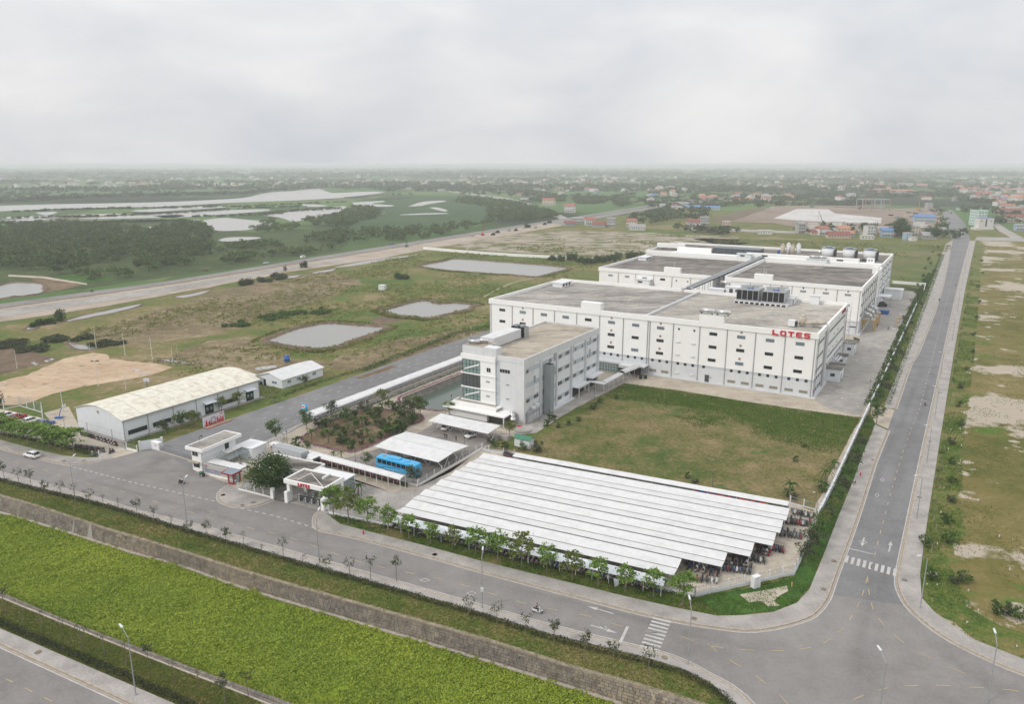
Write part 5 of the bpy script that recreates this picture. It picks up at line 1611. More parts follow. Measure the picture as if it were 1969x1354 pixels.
for y,z,w,h in [(1.6,15.0,1.5,1.2),(5.75,11.7,1.2,2.3),(2.0,6.5,2.0,1.2),(6.5,6.7,2.6,1.2),(14.7,15.15,1.6,1.3),(17.4,15.7,1.3,2.6),(20.9,15.0,2.2,1.3),(25.5,15.1,2.6,1.3),(29.4,15.6,.9,2.6),(31.0,15.1,1.4,1.3),(35.8,15.1,1.3,1.3),(39.2,15.1,1.2,1.3),(41.4,15.7,1.2,2.6),(44.7,15.2,2.4,1.3),(15.3,11.0,1.4,1.3),(17.3,11.5,1.3,2.6),(20.8,10.95,2.6,1.3),(25.6,10.95,2.6,1.3),(29.4,11.5,.8,2.6),(31.1,11.0,1.2,1.3),(36.0,10.95,1.2,1.3),(39.5,10.95,1.2,1.3),(41.3,11.6,1.2,2.8),(44.6,11.0,2.4,1.3),(16.0,6.8,2.2,1.3),(21.0,6.8,2.6,1.3),(25.6,6.9,2.6,1.3),(30.7,6.85,2.5,1.3),(35.4,6.9,2.5,1.3),(40.4,6.85,2.4,1.3),(44.7,6.9,2.4,1.3),(16.0,2.3,2.2,1.3),(21.0,2.25,2.6,1.3),(25.6,2.3,2.6,1.3)]:
 ow(y,z,w,h,M['glass_blue'] if h>2 else None)
fw = lambda x,z,w,h,gl=None,mu=1:window(OB,x,0,z,w,h,gl or GLS,M['frame_white'],mu)
fw(-6.1,14.55,3.4,1.15,None,3)
for x,z in ((-8.3,10.8),(-5.2,10.75),(-8.3,6.7),(-5.2,6.7)):
 fw(x,z,1.1,.5,M['glass_blue'])
part('front_band',MB().box(-8.95,-7.75,-.05,0,3.2,17.4),M['grey_band'],OB)
# stair tower: white cheeks, ledges, glass screens with the flights showing behind
part('stair_tower_wall',MB().box(-13.9,-8.95,-.5,5,0,17.9).box(-19.9,-13.9,5.5,5.9,0,17.9).box(-20.3,-20.0,-.5,5.9,0,4.7),M['white'],OB)
for z in (4.6,8.4,12.5,16.6):
 part('ledge',MB().box(-20.4,-8.8,-.75,.1,z-.18 if z<16 else z,z+.18 if z<16 else z+1.4),M['white'],OB)
for k,(z0,z1) in enumerate(((4.8,8.2),(8.6,12.3),(12.7,16.6))):
 sc_ = part('glass_screen',MB().box(-19.9,-13.95,-.45,-.42,z0,z1).box(-20.0,-19.97,-.45,5.4,z0,z1),M['glass_green'] if k!=1 else plain('smoky_glass',(.10,.11,.11),.12,spec=.7),OB)
 g_ = MB()
 for x in np.arange(-19.9,-13.9,1.2):
  g_.box(x-.05,x+.05,-.56,-.46,z0,z1)
 for y in (1.5,3.5,5.4):
  g_.box(-20.1,-20.01,y-.05,y+.05,z0,z1)
 for z in (z0+.02,z0+1.1,z0+2.4,z1-.1):
  g_.box(-19.9,-13.95,-.55,-.46,z,z+.09).box(-20.09,-20.0,-.45,5.4,z,z+.09)
 part('mullion',g_,M['frame_dark'],sc_)
 if k!=1:
  part('stair_flight',MB().hexa([(-19.2,-.60,z0+.8),(-14.2,-.60,z0+2.5),(-14.2,-.57,z0+2.5),(-19.2,-.57,z0+.8)],[(-19.2,-.60,z0+1.15),(-14.2,-.60,z0+2.95),(-14.2,-.57,z0+2.95),(-19.2,-.57,z0+1.15)]),M['white'],sc_)
for x,z,w,h in ((-11.1,14.3,1.4,1.3),(-11.4,10.85,1.3,.5),(-11.4,6.65,1.3,.5)):
 window(OB,x,-.5,z,w,h,GLS if h>1 else M['glass_blue'],M['frame_white'],1)
part('stair_head',MB().box(-20.0,-12.9,-.3,6.8,17.95,20.3).box(-12.8,-8.6,-.4,2.6,17.95,20.6),M['office_grey'],OB)
part('stair_head_roof',MB().box(-19.7,-13.1,0,6.5,20.3,20.36),M['roof_tan'],OB)
part('box_top',MB().box(-12.7,-8.7,-.3,2.5,20.6,20.66),M['steel_white'],OB)
part('hut_door',MB().box(-12.86,-12.8,4.0,5.2,18.3,20.2),M['dark'],OB)
# podium
m_ = MB().box(-22.0,-7.0,-3.2,0,3.9,4.25).box(-23.6,-3.0,-5.5,-.01,2.95,3.3)
part('podium_roof',m_,M['white'],OB)
part('podium_wall',MB().box(-23.2,-9.4,-4.3,-.05,.5,2.45),M['steel_white'],OB)
part('podium_clerestory',MB().box(-23.0,-9.5,-4.1,-.08,2.45,2.95),M['dark'],OB)
part('podium_terrace',MB().box(-21.5,-8.2,-2.9,-.2,4.25,4.3),M['roof_tan'],OB)
part('podium_terrace_wall',MB().box(-21.6,-21.3,-3.0,0,3.3,4.7).box(-21.3,-7.1,-3.1,-2.95,3.3,4.7),M['white'],OB)
part('entrance_glass',MB().box(-9.3,-3.6,-3.2,-3.1,.1,2.9),M['glass'],OB)
part('podium_steps',MB().box(-23.6,-9.0,-5.6,-4.3,0,.35).box(-23.6,-9.0,-6.0,-5.6,0,.18),M['concrete'],OB)
part('post',MB().box(-3.5,-3.25,-5.3,-5.05,0,2.95),M['steel_white'],OB)
# side canopies
part('side_canopy',MB().box(.1,2.3,29.5,37.6,3.2,3.45).box(2.2,2.4,29.4,37.7,3.1,3.7),M['steel_white'],OB)
part('side_canopy_post',MB().box(2.0,2.2,36.9,37.1,0,3.2).box(2.0,2.2,30.0,30.2,0,3.2),M['steel_white'],OB)
part('side_doorway',MB().box(.02,.12,29.6,37.4,.2,2.9),M['dark'],OB)
part('side_canopy',MB().box(.1,2.4,39.2,47.5,3.9,4.3),M['steel_white'],OB)
part('side_doorway',MB().box(.02,.12,39.5,46.5,.2,3.6),M['dark'],OB)
part('ramp',MB().box(.1,1.4,13,29,0,.35),M['grey_wall'],OB)
# roof things
t_ = thing('roof_container','long white container on the office roof','container',FO.w(-19.2,7.6,18.26),FO.a)
part('shell',MB().box(0,4.6,0,15.6,.2,3.0),M['sheet_white'],t_)
part('rib',(lambda m:[m.box(4.6,4.66,y,y+.25,.3,2.9) for y in np.arange(.4,15.4,.6)] and m)(MB()),M['steel_white'],t_)
part('skid',MB().box(.2,4.4,.2,15.4,0,.2),M['dark'],t_)
t_ = thing('office_chiller','black panelled air chiller behind the white container on the office roof','chiller',FO.w(-18.6,24.2,18.26),FO.a)
part('housing',MB().box(0,4.6,0,2.4,.4,3.2),M['black'],t_)
part('frame',MB().box(-.1,0,-.1,2.5,0,3.3).box(4.6,4.7,-.1,2.5,0,3.3).box(2.25,2.35,-.06,0,0,3.3),M['steel'],t_)
part('fan',MB().cyl(1.2,1.2,3.2,3.8,.85,n=14).cyl(3.4,1.2,3.2,3.8,.85,n=14),M['steel'],t_)
tank_pair(FO.w(-17.8,2.2,20.4),FO.a+.3,1,'front steel water tank on the office stair head',.8)
tank_pair(FO.w(-16.2,4.4,20.4),FO.a+.3,1,'rear steel water tank on the office stair head',.8)
t_ = thing('antenna_mast','thin red and white mast on the corner of the office roof','mast',FO.w(-19.4,3.2,20.3))
for q in range(6):
 part('mast_section',MB().cyl(0,0,q*1.0,q*1.0+1.0,.05,n=5),M['red_dark'] if q%2 else M['white'],t_)
# ducts and condensers at the right front corner
t_ = thing('kitchen_ducts','tangle of steel ducts and condensers low on the right wall of the office','ducts',FO.w(.1,.8),FO.a)
part('duct',MB().path([(.3,.4,0),(.5,.4,3.2),(1.4,3.0,3.8),(1.4,6.4,3.9)],.28).path([(1.0,1.5,3.6),(1.2,5.5,4.3),(.4,6.8,4.4)],.35,n=8),M['steel'],t_)
part('condenser',MB().box(.4,1.5,4.0,5.4,4.1,4.9).box(.4,1.5,2.2,3.4,3.9,4.6),M['steel_white'],t_)
part('rack',(lambda m:[m.box(1.5,1.6,y,y+.1,0,3.8) for y in (.5,2,3.5,5,6.5)] and m.box(1.5,1.6,.5,6.6,1.8,1.9))(MB()),M['steel'],t_)
t_ = thing('water_vessel','pair of upright steel vessels beside the office entrance','tank',FO.w(-2.0,-2.6),FO.a)
part('vessel',MB().cyl(0,0,.4,2.8,.75,n=12).cyl(0,0,2.8,3.2,.75,.3,n=12),M['stainless'],t_,True)
part('vessel',MB().cyl(-.9,1.3,.4,3.6,.7,n=12).cyl(-.9,1.3,3.6,4.0,.7,.3,n=12),M['stainless'],t_,True)
solo('flower_tub',MB().cyl(0,0,0,.5,.5,.65,n=12),M['red'],'red round tub beside the office corner','tub',loc=FO.w(.2,-2.6))
solo('tree_ring',MB().cyl(0,0,0,.45,2.3,n=20).cyl(0,0,.45,.5,2.0,n=20),M['concrete_grey'],'round kerbed planting bed at the office front corner','planter',loc=FO.w(2.2,-4.2))
# ------------------------------------------------------------------ link canopy: office to factory entrance
def vault(mb_,p0,p1,w,z,rise=.7,n=6,mi=0,th=.08):
 """curved sheet roof along p0-p1"""
 d = (p1-p0).normalized();nn = Vector((-d.y,d.x,0))
 prof = [(math.cos(math.pi*k/n),math.sin(math.pi*k/n)) for k in range(n+1)]
 up,lo = [],[]
 for c_,s_ in prof:
  for arr,dz_ in ((up,th),(lo,0)):
   arr.append((nn*c_*w/2+Vector((0,0,z+s_*rise+dz_))))
 for k in range(n):
  mb_.add([p0+up[k],p0+up[k+1],p1+up[k+1],p1+up[k],p0+lo[k],p0+lo[k+1],p1+lo[k+1],p1+lo[k]],[(3,2,1,0),(4,5,6,7),(0,1,5,4),(2,3,7,6)]+([(0,4,7,3)] if k==0 else [])+([(1,2,6,5)] if k==n-1 else []),mi)
 return mb_
lk = thing('link_walkway','white covered walkway with a bend from the office to the factory entrance','covered walkway',FO.w(2,40),0)
L0 = lk.location
def lp(x,y,z=0):
 p_ = FO.w(x,y,z) -Vector(L0)
 return p_
m_ = MB()
q_ = [lp(.6,41.8),lp(.6,38.6),lp(6.6,38.6),lp(6.6,40.4),lp(2.2,40.8)]
m_.hexa([lp(.6,38.4,2.9),lp(6.7,38.4,2.9),lp(6.7,40.6,2.9),lp(.6,40.6,2.9)],[lp(.6,38.4,3.05),lp(6.7,38.4,3.05),lp(6.7,40.6,3.05),lp(.6,40.6,3.05)])
part('flat_roof',m_,M['steel_white'],lk)
part('vault_roof',vault(MB(),lp(5.6,40.6),lp(6.0,53),2.2,2.9,.35),M['sheet_white'],lk)
part('vault_roof',vault(MB(),lp(6.3,53),lp(7.7,63.5),2.6,3.2,.8),M['sheet_white'],lk)
for x,y in ((.8,38.6),(3.6,38.6),(6.5,38.6),(4.7,42.5),(6.5,42.5),(4.8,46),(6.7,46),(4.9,49.5),(6.9,49.5),(5.0,53),(7.1,53),(5.4,56.5),(7.6,56.5),(5.8,60),(8.0,60)):
 part('post',MB().cyl(*lp(x,y).xy,0,3.0,.06,n=5),M['steel_white'],lk)
for y in (54,57):
 part('brace',MB().tube(lp(7.4,y,0),lp(8.9,y,0),.08).tube(lp(8.9,y,.1),lp(7.4,y,2.6),.07),M['steel_white'],lk)
solo('parked_bin',MB().cyl(0,0,0,1.3,.5,.6,n=10).cyl(1.6,.3,0,1.1,.5,.6,n=10),M['dark'],'two dark round bins beside the factory entrance','bins',loc=at('s',735,585))
# ------------------------------------------------------------------ covered walkway along the internal road
cw = thing('covered_walkway','long white curved covered walkway beside the internal road','covered walkway',FO.w(-50.7,-31),FO.a)
part('vault_roof',vault(MB(),Vector((0,0,0)),Vector((0,110,0)),4.0,2.9,.42,n=8),M['sheet_white'],cw)
pmesh = MB().cyl(0,0,0,3.0,.09,n=5).mesh('post',M['steel_white'])
for k in range(0,37):
 for x in (-1.7,1.7):
  link('post',pmesh,cw,(x,k*3.0+.5,0))
gr_ = MB()
for x in (1.9,):
 gr_.box(x-.05,x+.05,0,110,2.0,2.12).box(x-.05,x+.05,0,110,.9,1.0).box(x-.06,x+.06,0,110,0,.35)
part('side_rail',gr_,M['grey_wall'],cw)
part('low_wall',MB().box(-2.0,-1.85,0,110,0,1.0),M['grey_wall'],cw)
t_ = thing('notice_board','blue and white notice board at the head of the long covered walkway','notice board',at('e',972,640),FO.a)
part('panel',MB().box(-1.1,1.1,-.06,.06,.9,3.9),M['bus_blue'],t_)
part('paper',MB().box(-.9,.3,-.09,-.06,2.6,3.6).box(-.3,.9,-.09,-.06,1.1,1.8),M['white'],t_)
part('paper',MB().box(-.8,.1,-.12,-.09,2.9,3.3),M['red'],t_)
part('post',MB().cyl(-1.0,0.1,0,3.9,.06,n=5).cyl(1.0,.1,0,3.9,.06,n=5),M['steel_white'],t_)
# second covered walkway with pink hanging flowers
cw = thing('covered_walkway','white covered walkway hung with pink flower pots before the bus','covered walkway',FO.w(-43,-50.2),FO.a)
part('vault_roof',vault(MB(),Vector((0,0,0)),Vector((41.5,0,0)),2.3,2.55,.45,n=6),M['sheet_white'],cw)
for k in range(13):
 for y in (-.9,.9):
  link('post',pmesh,cw,(.4+k*3.4,y,0))
m_ = MB()
fl = MB()
for k in range(40):
 x = .8 +k *1.02
 fl.box(x-.17,x+.17,-1.12,-.88,1.75+.25*random.random(),2.15+.2*random.random())
part('flower_pots',fl,plain('hanging_flower',(.28,.09,.15),.8,var=.4),cw)
part('hedge_wall',MB().box(0,41.5,.95,1.3,0,1.1),M['leaf_hedge'],cw)
# ------------------------------------------------------------------ carports
def carport(loc,w,halves,label,nposts=5,group=None):
 """V-braced canopy; halves = list of (y0, y1, z0, z1)"""
 t = thing('carport',label,'carport',loc,FO.a,group)
 for (y0,y1,z0,z1) in halves:
  m2 = MB().hexa([(0,y0,z0),(w,y0,z0),(w,y1,z1),(0,y1,z1)],[(0,y0,z0+.12),(w,y0,z0+.12),(w,y1,z1+.12),(0,y1,z1+.12)])
  part('roof_panel',m2,M['sheet_white'],t)
  m2 = MB()
  for k in range(nposts):
   x = .8 +(w-1.6) *k /(nposts-1)
   ym = (y0+y1) /2
   m2.tube((x,ym,0),(x,y0+.5,z0),.09).tube((x,ym,0),(x,y1-.5,z1),.09).tube((x,y0+.4,z0-.05),(x,y1-.4,z1-.05),.08)
  part('v_post',m2,M['steel_white'],t)
 return t
carport(FO.w(-19.5,-17.7),19.2,[(0,5.9,2.9,3.3)],'white single carport sheltering two cars before the office')
carport(FO.w(-19.2,-39.6),19.4,[(0,6.1,2.9,3.3),(6.3,12.3,3.3,2.9)],'white double carport next to the blue bus')
# ------------------------------------------------------------------ scooter park canopies (frame FR)
z0 = FR.loc(FR.o)
CAN = [(0.3,56.0,-.2,5.7),(0.0,62.8,6.1,11.4),(.4,66.6,11.8,17.2),(.8,69.7,17.6,22.9),(1.2,70.3,23.3,28.8),(1.6,70.8,29.2,34.9)]
for k,(x0,x1,y0,y1) in enumerate(CAN):
 t = thing('scooter_canopy','long white double scooter canopy, '+ORD[k]+' counted from the front road','canopy',FR.w(x0,y0),FR.a,'white canopies over the scooter park')
 w,d = x1 -x0,y1 -y0
 h_ = d /2 -.14
 part('roof_panel',MB().hexa([(0,0,2.85),(w,0,2.85),(w,h_,2.55),(0,h_,2.55)],[(0,0,2.93),(w,0,2.93),(w,h_,2.63),(0,h_,2.63)]),M['sheet_white'],t)
 part('roof_panel',MB().hexa([(0,h_+.28,2.55),(w,h_+.28,2.55),(w,d,2.85),(0,d,2.85)],[(0,h_+.28,2.63),(w,h_+.28,2.63),(w,d,2.93),(0,d,2.93)]),M['sheet_white'],t)
 part('gutter',MB().box(0,w,h_,h_+.28,2.42,2.58),M['gutter_brown'],t)
 n_ = int(w/4.5)
 for q in range(n_+1):
  link('post',little('canopy_post', lambda:MB().cyl(0,0,0,2.45,.07,n=6).tube((0,0,2.0),(0,-2.2,2.8),.05).tube((0,0,2.0),(0,2.2,2.8),.05),M['steel_white']),t,(.5+(w-1)*q/n_,d/2,0))
t = thing('lean_to_canopy','low narrow white canopy along the fence in front of the big scooter canopies','canopy',FR.w(-.2,-2.9),FR.a)
part('roof_panel',MB().hexa([(0,0,2.0),(55.2,0,2.0),(55.2,2.3,2.3),(0,2.3,2.3)],[(0,0,2.07),(55.2,0,2.07),(55.2,2.3,2.37),(0,2.3,2.37)]),M['sheet_wall'],t)
for q in range(19):
 link('post',little('lean_post', lambda:MB().cyl(0,0,0,2.0,.06,n=5),M['steel_white']),t,(.3+q*3.03,.15,0))
t = thing('lean_to_canopy','narrow white canopy along the lawn side of the scooter park','canopy',FR.w(8,37.4),FR.a)
part('roof_panel',MB().hexa([(0,0,2.25),(62.3,0,2.25),(62.3,1.8,2.5),(0,1.8,2.5)],[(0,0,2.32),(62.3,0,2.32),(62.3,1.8,2.57),(0,1.8,2.57)]),M['sheet_white'],t)
part('back_sheet',MB().box(0,62.3,1.7,1.78,.3,2.2),M['steel'],t)
part('mural',MB().box(43,58.5,.3,.36,.6,2.3),ground('mural_paint',[(0,(.04,.10,.30)),(.45,(.05,.09,.25)),(.55,(.50,.06,.05)),(.8,(.55,.12,.06)),(1,(.30,.25,.2))],(.3,.9,2.),(1.4,1,.5),gain=1.4),t)
for q in range(21):
 link('post',_mesh['lean_post'],t,(.3+q*3.05,.15,0))
# ------------------------------------------------------------------ gate building with LOTES sign (frame FR)
gx,gy = -27.0, -1.6
GB = thing('gate_building','open white entrance pavilion with small red lettering and turnstile lanes','gatehouse',FR.w(gx,gy),FR.a)
part('roof_slab',MB().box(0,10.8,0,6.4,4.3,4.9),M['white'],GB)
m_ = MB().box(-.05,10.85,-.05,.3,4.35,5.25).box(-.05,.3,.3,6.2,4.35,5.25).box(10.5,10.85,.3,6.2,4.35,5.25).box(-.05,10.85,6.2,6.5,4.35,5.25)
part('parapet',m_,M['white'],GB)
part('roof',MB().box(.3,10.5,.3,6.2,4.9,4.95),M['roof_dark'],GB)
part('roof_pipe',MB().path([(2.8,5.4,5.0),(2.7,2.6,5.0),(2.6,1.2,5.0)],.07).path([(2.8,5.4,5.0),(9.8,.8,5.0)],.06).box(7.0,7.3,3.9,6.2,4.95,5.4),M['white'],GB)
for x,y in ((.4,.3),(10.0,.3),(.4,5.4),(10.0,5.4),(4.6,5.4)):
 part('column',MB().box(x,x+.75,y,y+.75,0,4.3),M['white'],GB)
lotes(GB,3.9,3.1,4.42,.72,-.07,M['red'],d=.12)
part('floor',MB().box(-.3,11,-.2,7,0,.2),M['concrete_grey'],GB)
for k in range(5):
 x = 2.6 +k *1.7
 tl = part('turnstile_lane',MB().box(x,x+.16,.6,4.6,.85,1.05).box(x,x+.16,.7,.85,.2,.85).box(x,x+.16,4.2,4.35,.2,.85),M['steel'],GB)
 part('gate_post',MB().box(x-.02,x+.18,1.2,1.4,.2,1.25).box(x-.02,x+.18,3.6,3.8,.2,1.25),M['steel_white'],tl)
part('inner_wall',MB().box(.4,5.6,6.3,6.4,.2,4.3),M['clear'],GB)
ax = thing('glass_annex','white roofed glass annex behind the entrance pavilion','annex',FR.w(-26.1,4.95),FR.a)
part('roof',MB().box(0,9.6,0,4.2,3.9,4.1),M['steel_white'],ax)
part('glass_wall',MB().box(9.35,9.4,.3,4.0,.1,3.9).box(.3,9.3,4.0,4.05,.1,3.9),M['clear'],ax)
part('post',MB().box(9.3,9.45,.1,.25,0,3.9).box(9.3,9.45,3.95,4.1,0,3.9).box(5,5.15,4.06,4.2,0,3.9),M['steel_white'],ax)
la = thing('low_guard_block','low white flat roofed block behind the big dark tree','building',FR.w(-41.0,5.3),FR.a)
part('wall',MB().box(0,14.7,0,5.5,0,3.9),M['white'],la)
part('parapet',MB().box(-.1,14.8,-.1,.1,3.9,4.2).box(-.1,14.8,5.4,5.6,3.9,4.2).box(-.1,.1,.1,5.4,3.9,4.2).box(14.6,14.8,.1,5.4,3.9,4.2),M['white'],la)
part('roof',MB().box(.1,14.6,.1,5.4,3.9,3.95),M['roof_dark'],la)
# ------------------------------------------------------------------ gatehouse (frame FG)
GH = thing('gatehouse','two storey white gatehouse with flat roof and outside stair at the vehicle gate','gatehouse',FG.o,FG.a)
part('wall',MB().box(0,3.0,.0,10.5,0,5.4),M['white'],GH)
part('upper_wall',MB().box(2.9,3.25,.4,10.4,3.3,5.4),M['office_white'],GH)
part('roof_slab',MB().box(-.9,4.4,-.8,11.3,5.4,5.95),M['white'],GH)
m_ = MB().box(-.95,4.45,-.85,-.6,5.45,6.2).box(-.95,4.45,11.1,11.35,5.45,6.2).box(-.95,-.7,-.6,11.1,5.45,6.2).box(4.2,4.45,-.6,11.1,5.45,6.2)
part('parapet',m_,M['white'],GH)
part('roof',MB().box(-.7,4.2,-.6,11.1,5.95,6.0),M['roof_dirty'],GH)
window(GH,1.2,0,4.4,1.9,1.2,GLS,M['frame_white'],1)
window(GH,1.35,0,1.6,1.9,1.1,GLS,M['frame_dark'],3)
window(GH,0,3,1.6,2.2,1.2,GLS,M['frame_dark'],1,R(-90))
part('ledge',MB().box(-.6,2.6,-.9,0,2.4,2.55),M['concrete'],GH)
part('door',MB().box(3.25,3.32,7.0,8.2,3.3,5.3),M['dark'],GH)
part('balcony',MB().box(3.25,5.0,6.0,10.6,3.0,3.25),M['white'],GH)
m_ = MB()
for q in range(11):
 m_.box(3.4,4.4,6.0-(q+1)*.45,6.0-q*.45,3.0-(q+1)*.27,3.0-q*.27)
part('stair',m_,M['grey_wall'],GH)
part('stair_rail',MB().tube((4.45,6,4.1),(4.45,1.2,1.1),.06).tube((3.4,6,4.1),(3.4,1.2,1.1),.06).box(4.9,5.0,6.0,10.6,4.1,4.18),M['steel_white'],GH)
part('antenna',MB().tube((.6,2.2,6),(.6,2.2,8.1),.03).tube((.2,2.2,7.6),(1.3,2.2,7.9),.03).box(1.1,1.5,2.1,2.3,7.9,8.2),M['dark'],GH)
sb = thing('side_lean_to','white lean-to block behind the gatehouse','annex',FG.w(3.2,10.6),FG.a)
part('wall',MB().box(0,5,0,4.6,0,3.0),M['office_white'],sb)
part('roof',MB().box(-.2,5.3,-.2,4.9,3.0,3.2),M['steel_white'],sb)
sh = thing('waiting_shelter','translucent curved shelter roof beside the gatehouse stair','shelter',FG.w(6.0,4.2),FG.a)
part('vault_roof',vault(MB(),Vector((0,0,0)),Vector((0,6.5,0)),2.6,2.3,.4),M['clear'],sh)
for x in (-1.1,1.1):
 for y in (.3,3.2,6.2):
  part('post',MB().cyl(x,y,0,2.35,.05,n=5),M['steel_white'],sh)
# sign wall
sw = thing('sign_wall','striped beige company sign wall with red and blue lettering beside the gatehouse','sign',FG.w(3.7,-.35),FG.a)
part('plinth',MB().box(0,10.6,-.25,.25,0,.45),M['white'],sw)
part('panel',MB().box(.3,9.3,-.1,.1,.45,2.75),plain('beige_panel',(.50,.47,.44),.6),sw)
part('slat',(lambda m:[m.box(x,x+.1,-.14,-.1,.5,2.7) for x in np.arange(.4,9.3,.3)] and m)(MB()),plain('pale_slat',(.58,.56,.53),.6),sw)
part('post',MB().box(0,.3,-.2,.2,.45,2.8).box(9.3,9.5,-.2,.2,.45,2.8),M['steel'],sw)
def text(s_,size,loc,mat,parent,rot=(math.pi/2,0,0),ext=.015):
 c2 = bpy.data.curves.new('lettering','FONT')
 c2.body = s_
 c2.size = size
 c2.extrude = ext
 c2.materials.append(mat)
 return c2 and (lambda o_:(COL.objects.link(o_),setattr(o_,'parent',parent),setattr(o_,'location',loc),setattr(o_,'rotation_euler',rot),o_)[-1])(bpy.data.objects.new('lettering',c2))
text('LOTES',.42,(.5,-.17,2.2),M['red'],sw)
text('Since 1986',.2,(.6,-.17,1.9),M['blue_text'],sw)
text('CÔNG TY TNHH LOTES VIỆT NAM',.56,(.55,-.17,1.25),M['blue_text'],sw)
text('LOTES VIETNAM COMPANY LIMITED',.3,(.8,-.17,.8),M['blue_text'],sw)
ws = thing('gate_shelter','long flat white shelter roof behind the sign wall','shelter',FG.w(4.2,.4),FG.a)
part('roof',MB().box(0,10.2,0,2.4,2.6,2.75),M['sheet_white'],ws)
for x in (.2,5,10):
 part('post',MB().cyl(x,2.2,0,2.6,.06,n=5).cyl(x,.15,0,2.6,.06,n=5),M['steel_white'],ws)
kk = thing('security_kiosk','red guard kiosk with a blue grey roof at the end of the sign wall','kiosk',FG.w(13.2,-2.1),FG.a)
part('roof',MB().hexa([(-1.2,-.4,2.5),(2.0,-.4,2.5),(2.0,2.4,2.7),(-1.2,2.4,2.7)],[(-1.2,-.4,2.66),(2.0,-.4,2.66),(2.0,2.4,2.86),(-1.2,2.4,2.86)]),M['glass_blue'],kk)
part('roof_edge',MB().box(-1.25,2.05,-.5,-.4,2.4,2.7).box(-1.3,-1.2,-.5,2.5,2.4,2.8).box(2.0,2.1,-.5,2.5,2.4,2.8),M['red_dark'],kk)
part('frame',MB().box(.1,.35,0,.25,0,2.5).box(1.6,1.85,0,.25,0,2.5).box(1.6,1.85,1.9,2.15,0,2.5).box(.1,.35,1.9,2.15,0,2.5).box(.1,1.85,-.02,.02,0,.5),M['red_dark'],kk)
part('glazing',MB().box(.35,1.6,.05,.1,.5,2.4).box(1.7,1.75,.25,1.9,.1,2.4),M['clear'],kk)
part('post',MB().cyl(-1.0,-.2,0,2.5,.05,n=5),M['steel_white'],kk)
# ------------------------------------------------------------------ arched warehouse
WL,WD,WH,WR = 44.3,21.0,5.75,2.15
wh = thing('warehouse','pale warehouse with a cream arched roof beside the internal road','warehouse',FW.o,FW.a)
prof = [(0,WH),(0,0),(WD,0),(WD,WH)] +[(WD*(1-k/12),WH+WR*math.sin(math.pi*k/12)) for k in range(1,12)]
m_ = MB().profile(prof[::-1],0,.25).profile(prof[::-1],WL-.25,WL)
m_.box(.25,WL-.25,0,.2,0,WH).box(.25,WL-.25,WD-.2,WD,0,WH)
part('wall',m_,M['sheet_wall'],wh)
arc = [(-.35+(WD+.7)*k/16,WH-.05+(WR+.1)*math.sin(math.pi*k/16)) for k in range(17)]
m_ = MB()
for k in range(16):
 (y0,z0_),(y1,z1_) = arc[k],arc[k+1]
 m_.hexa([(-.4,y0,z0_),(WL+.4,y0,z0_),(WL+.4,y1,z1_),(-.4,y1,z1_)],[(-.4,y0,z0_+.12),(WL+.4,y0,z0_+.12),(WL+.4,y1,z1_+.12),(-.4,y1,z1_+.12)])
part('roof',m_,M['sheet_cream'],wh)
m_ = MB()
for x in np.arange(5.5,WL,5.5):
 for k in range(16):
  (y0,z0_),(y1,z1_) = arc[k],arc[k+1]
  m_.hexa([(x,y0,z0_+.12),(x+.10,y0,z0_+.12),(x+.10,y1,z1_+.12),(x,y1,z1_+.12)],[(x,y0,z0_+.16),(x+.10,y0,z0_+.16),(x+.10,y1,z1_+.16),(x,y1,z1_+.16)])
part('roof_seam',m_,plain('cream_seam',(.50,.46,.38),.6),wh)
part('gutter',MB().box(-.4,WL+.4,-.55,-.35,WH-.35,WH-.1),M['steel'],wh)
for x in (.15,7.0,14.6,21.9,29.2,36.6,44.1):
 part('downpipe',MB().cyl(x,-.1,0,WH-.2,.09,n=5),M['pipe'],wh)
for x in (3.9,11.0,18.4,33.2):
 window(wh,x,0,2.0,5.4,1.2,GLS,M['frame_dark'],7)
for x in (26.0,40.5):
 dd = part('door',MB().box(x-1.4,x+1.4,-.08,0,0,3.0),M['black'],wh)
 part('door_pane',MB().box(x-1.0,x-.3,-.1,-.08,1.2,2.2).box(x+.3,x+1.0,-.1,-.08,1.2,2.2),M['glass_green'],dd)
 part('door_canopy',MB().hexa([(x-1.9,-1.5,3.5),(x+1.9,-1.5,3.5),(x+1.9,0,3.9),(x-1.9,0,3.9)],[(x-1.9,-1.5,3.6),(x+1.9,-1.5,3.6),(x+1.9,0,4.0),(x-1.9,0,4.0)]),M['sheet_wall'],wh)
window(wh,0,10.5,6.3,1.1,.9,M['vent_brown'],M['frame_white'],2,R(-90))
part('apron',MB().box(-1.2,WL+1,-1.2,0,-.02,.22).box(-1.2,0,0,WD,-.02,.22),M['concrete_grey'],wh)
a2 = thing('low_annex','low white sheet roofed annex joining the arched warehouse','annex',FW.w(44.6,11),FW.a)
part('wall',MB().box(0,8,0,9,0,3.4),M['sheet_wall'],a2)
part('roof',MB().hexa([(-.2,-.3,3.6),(8.3,-.3,3.6),(8.3,9.3,4.3),(-.2,9.3,4.3)],[(-.2,-.3,3.72),(8.3,-.3,3.72),(8.3,9.3,4.42),(-.2,9.3,4.42)]),M['sheet_white'],a2)
FS = Frame(at('e',800,425),59)
s2 = thing('site_cabin','low prefabricated cabin with a white gable roof behind the arched warehouse','cabin',FS.o,FS.a)
m_ = MB().profile([(0,0),(11,0),(11,2.9),(5.5,4.4),(0,2.9)][::-1],0,18)
part('wall',m_,M['office_white'],s2)
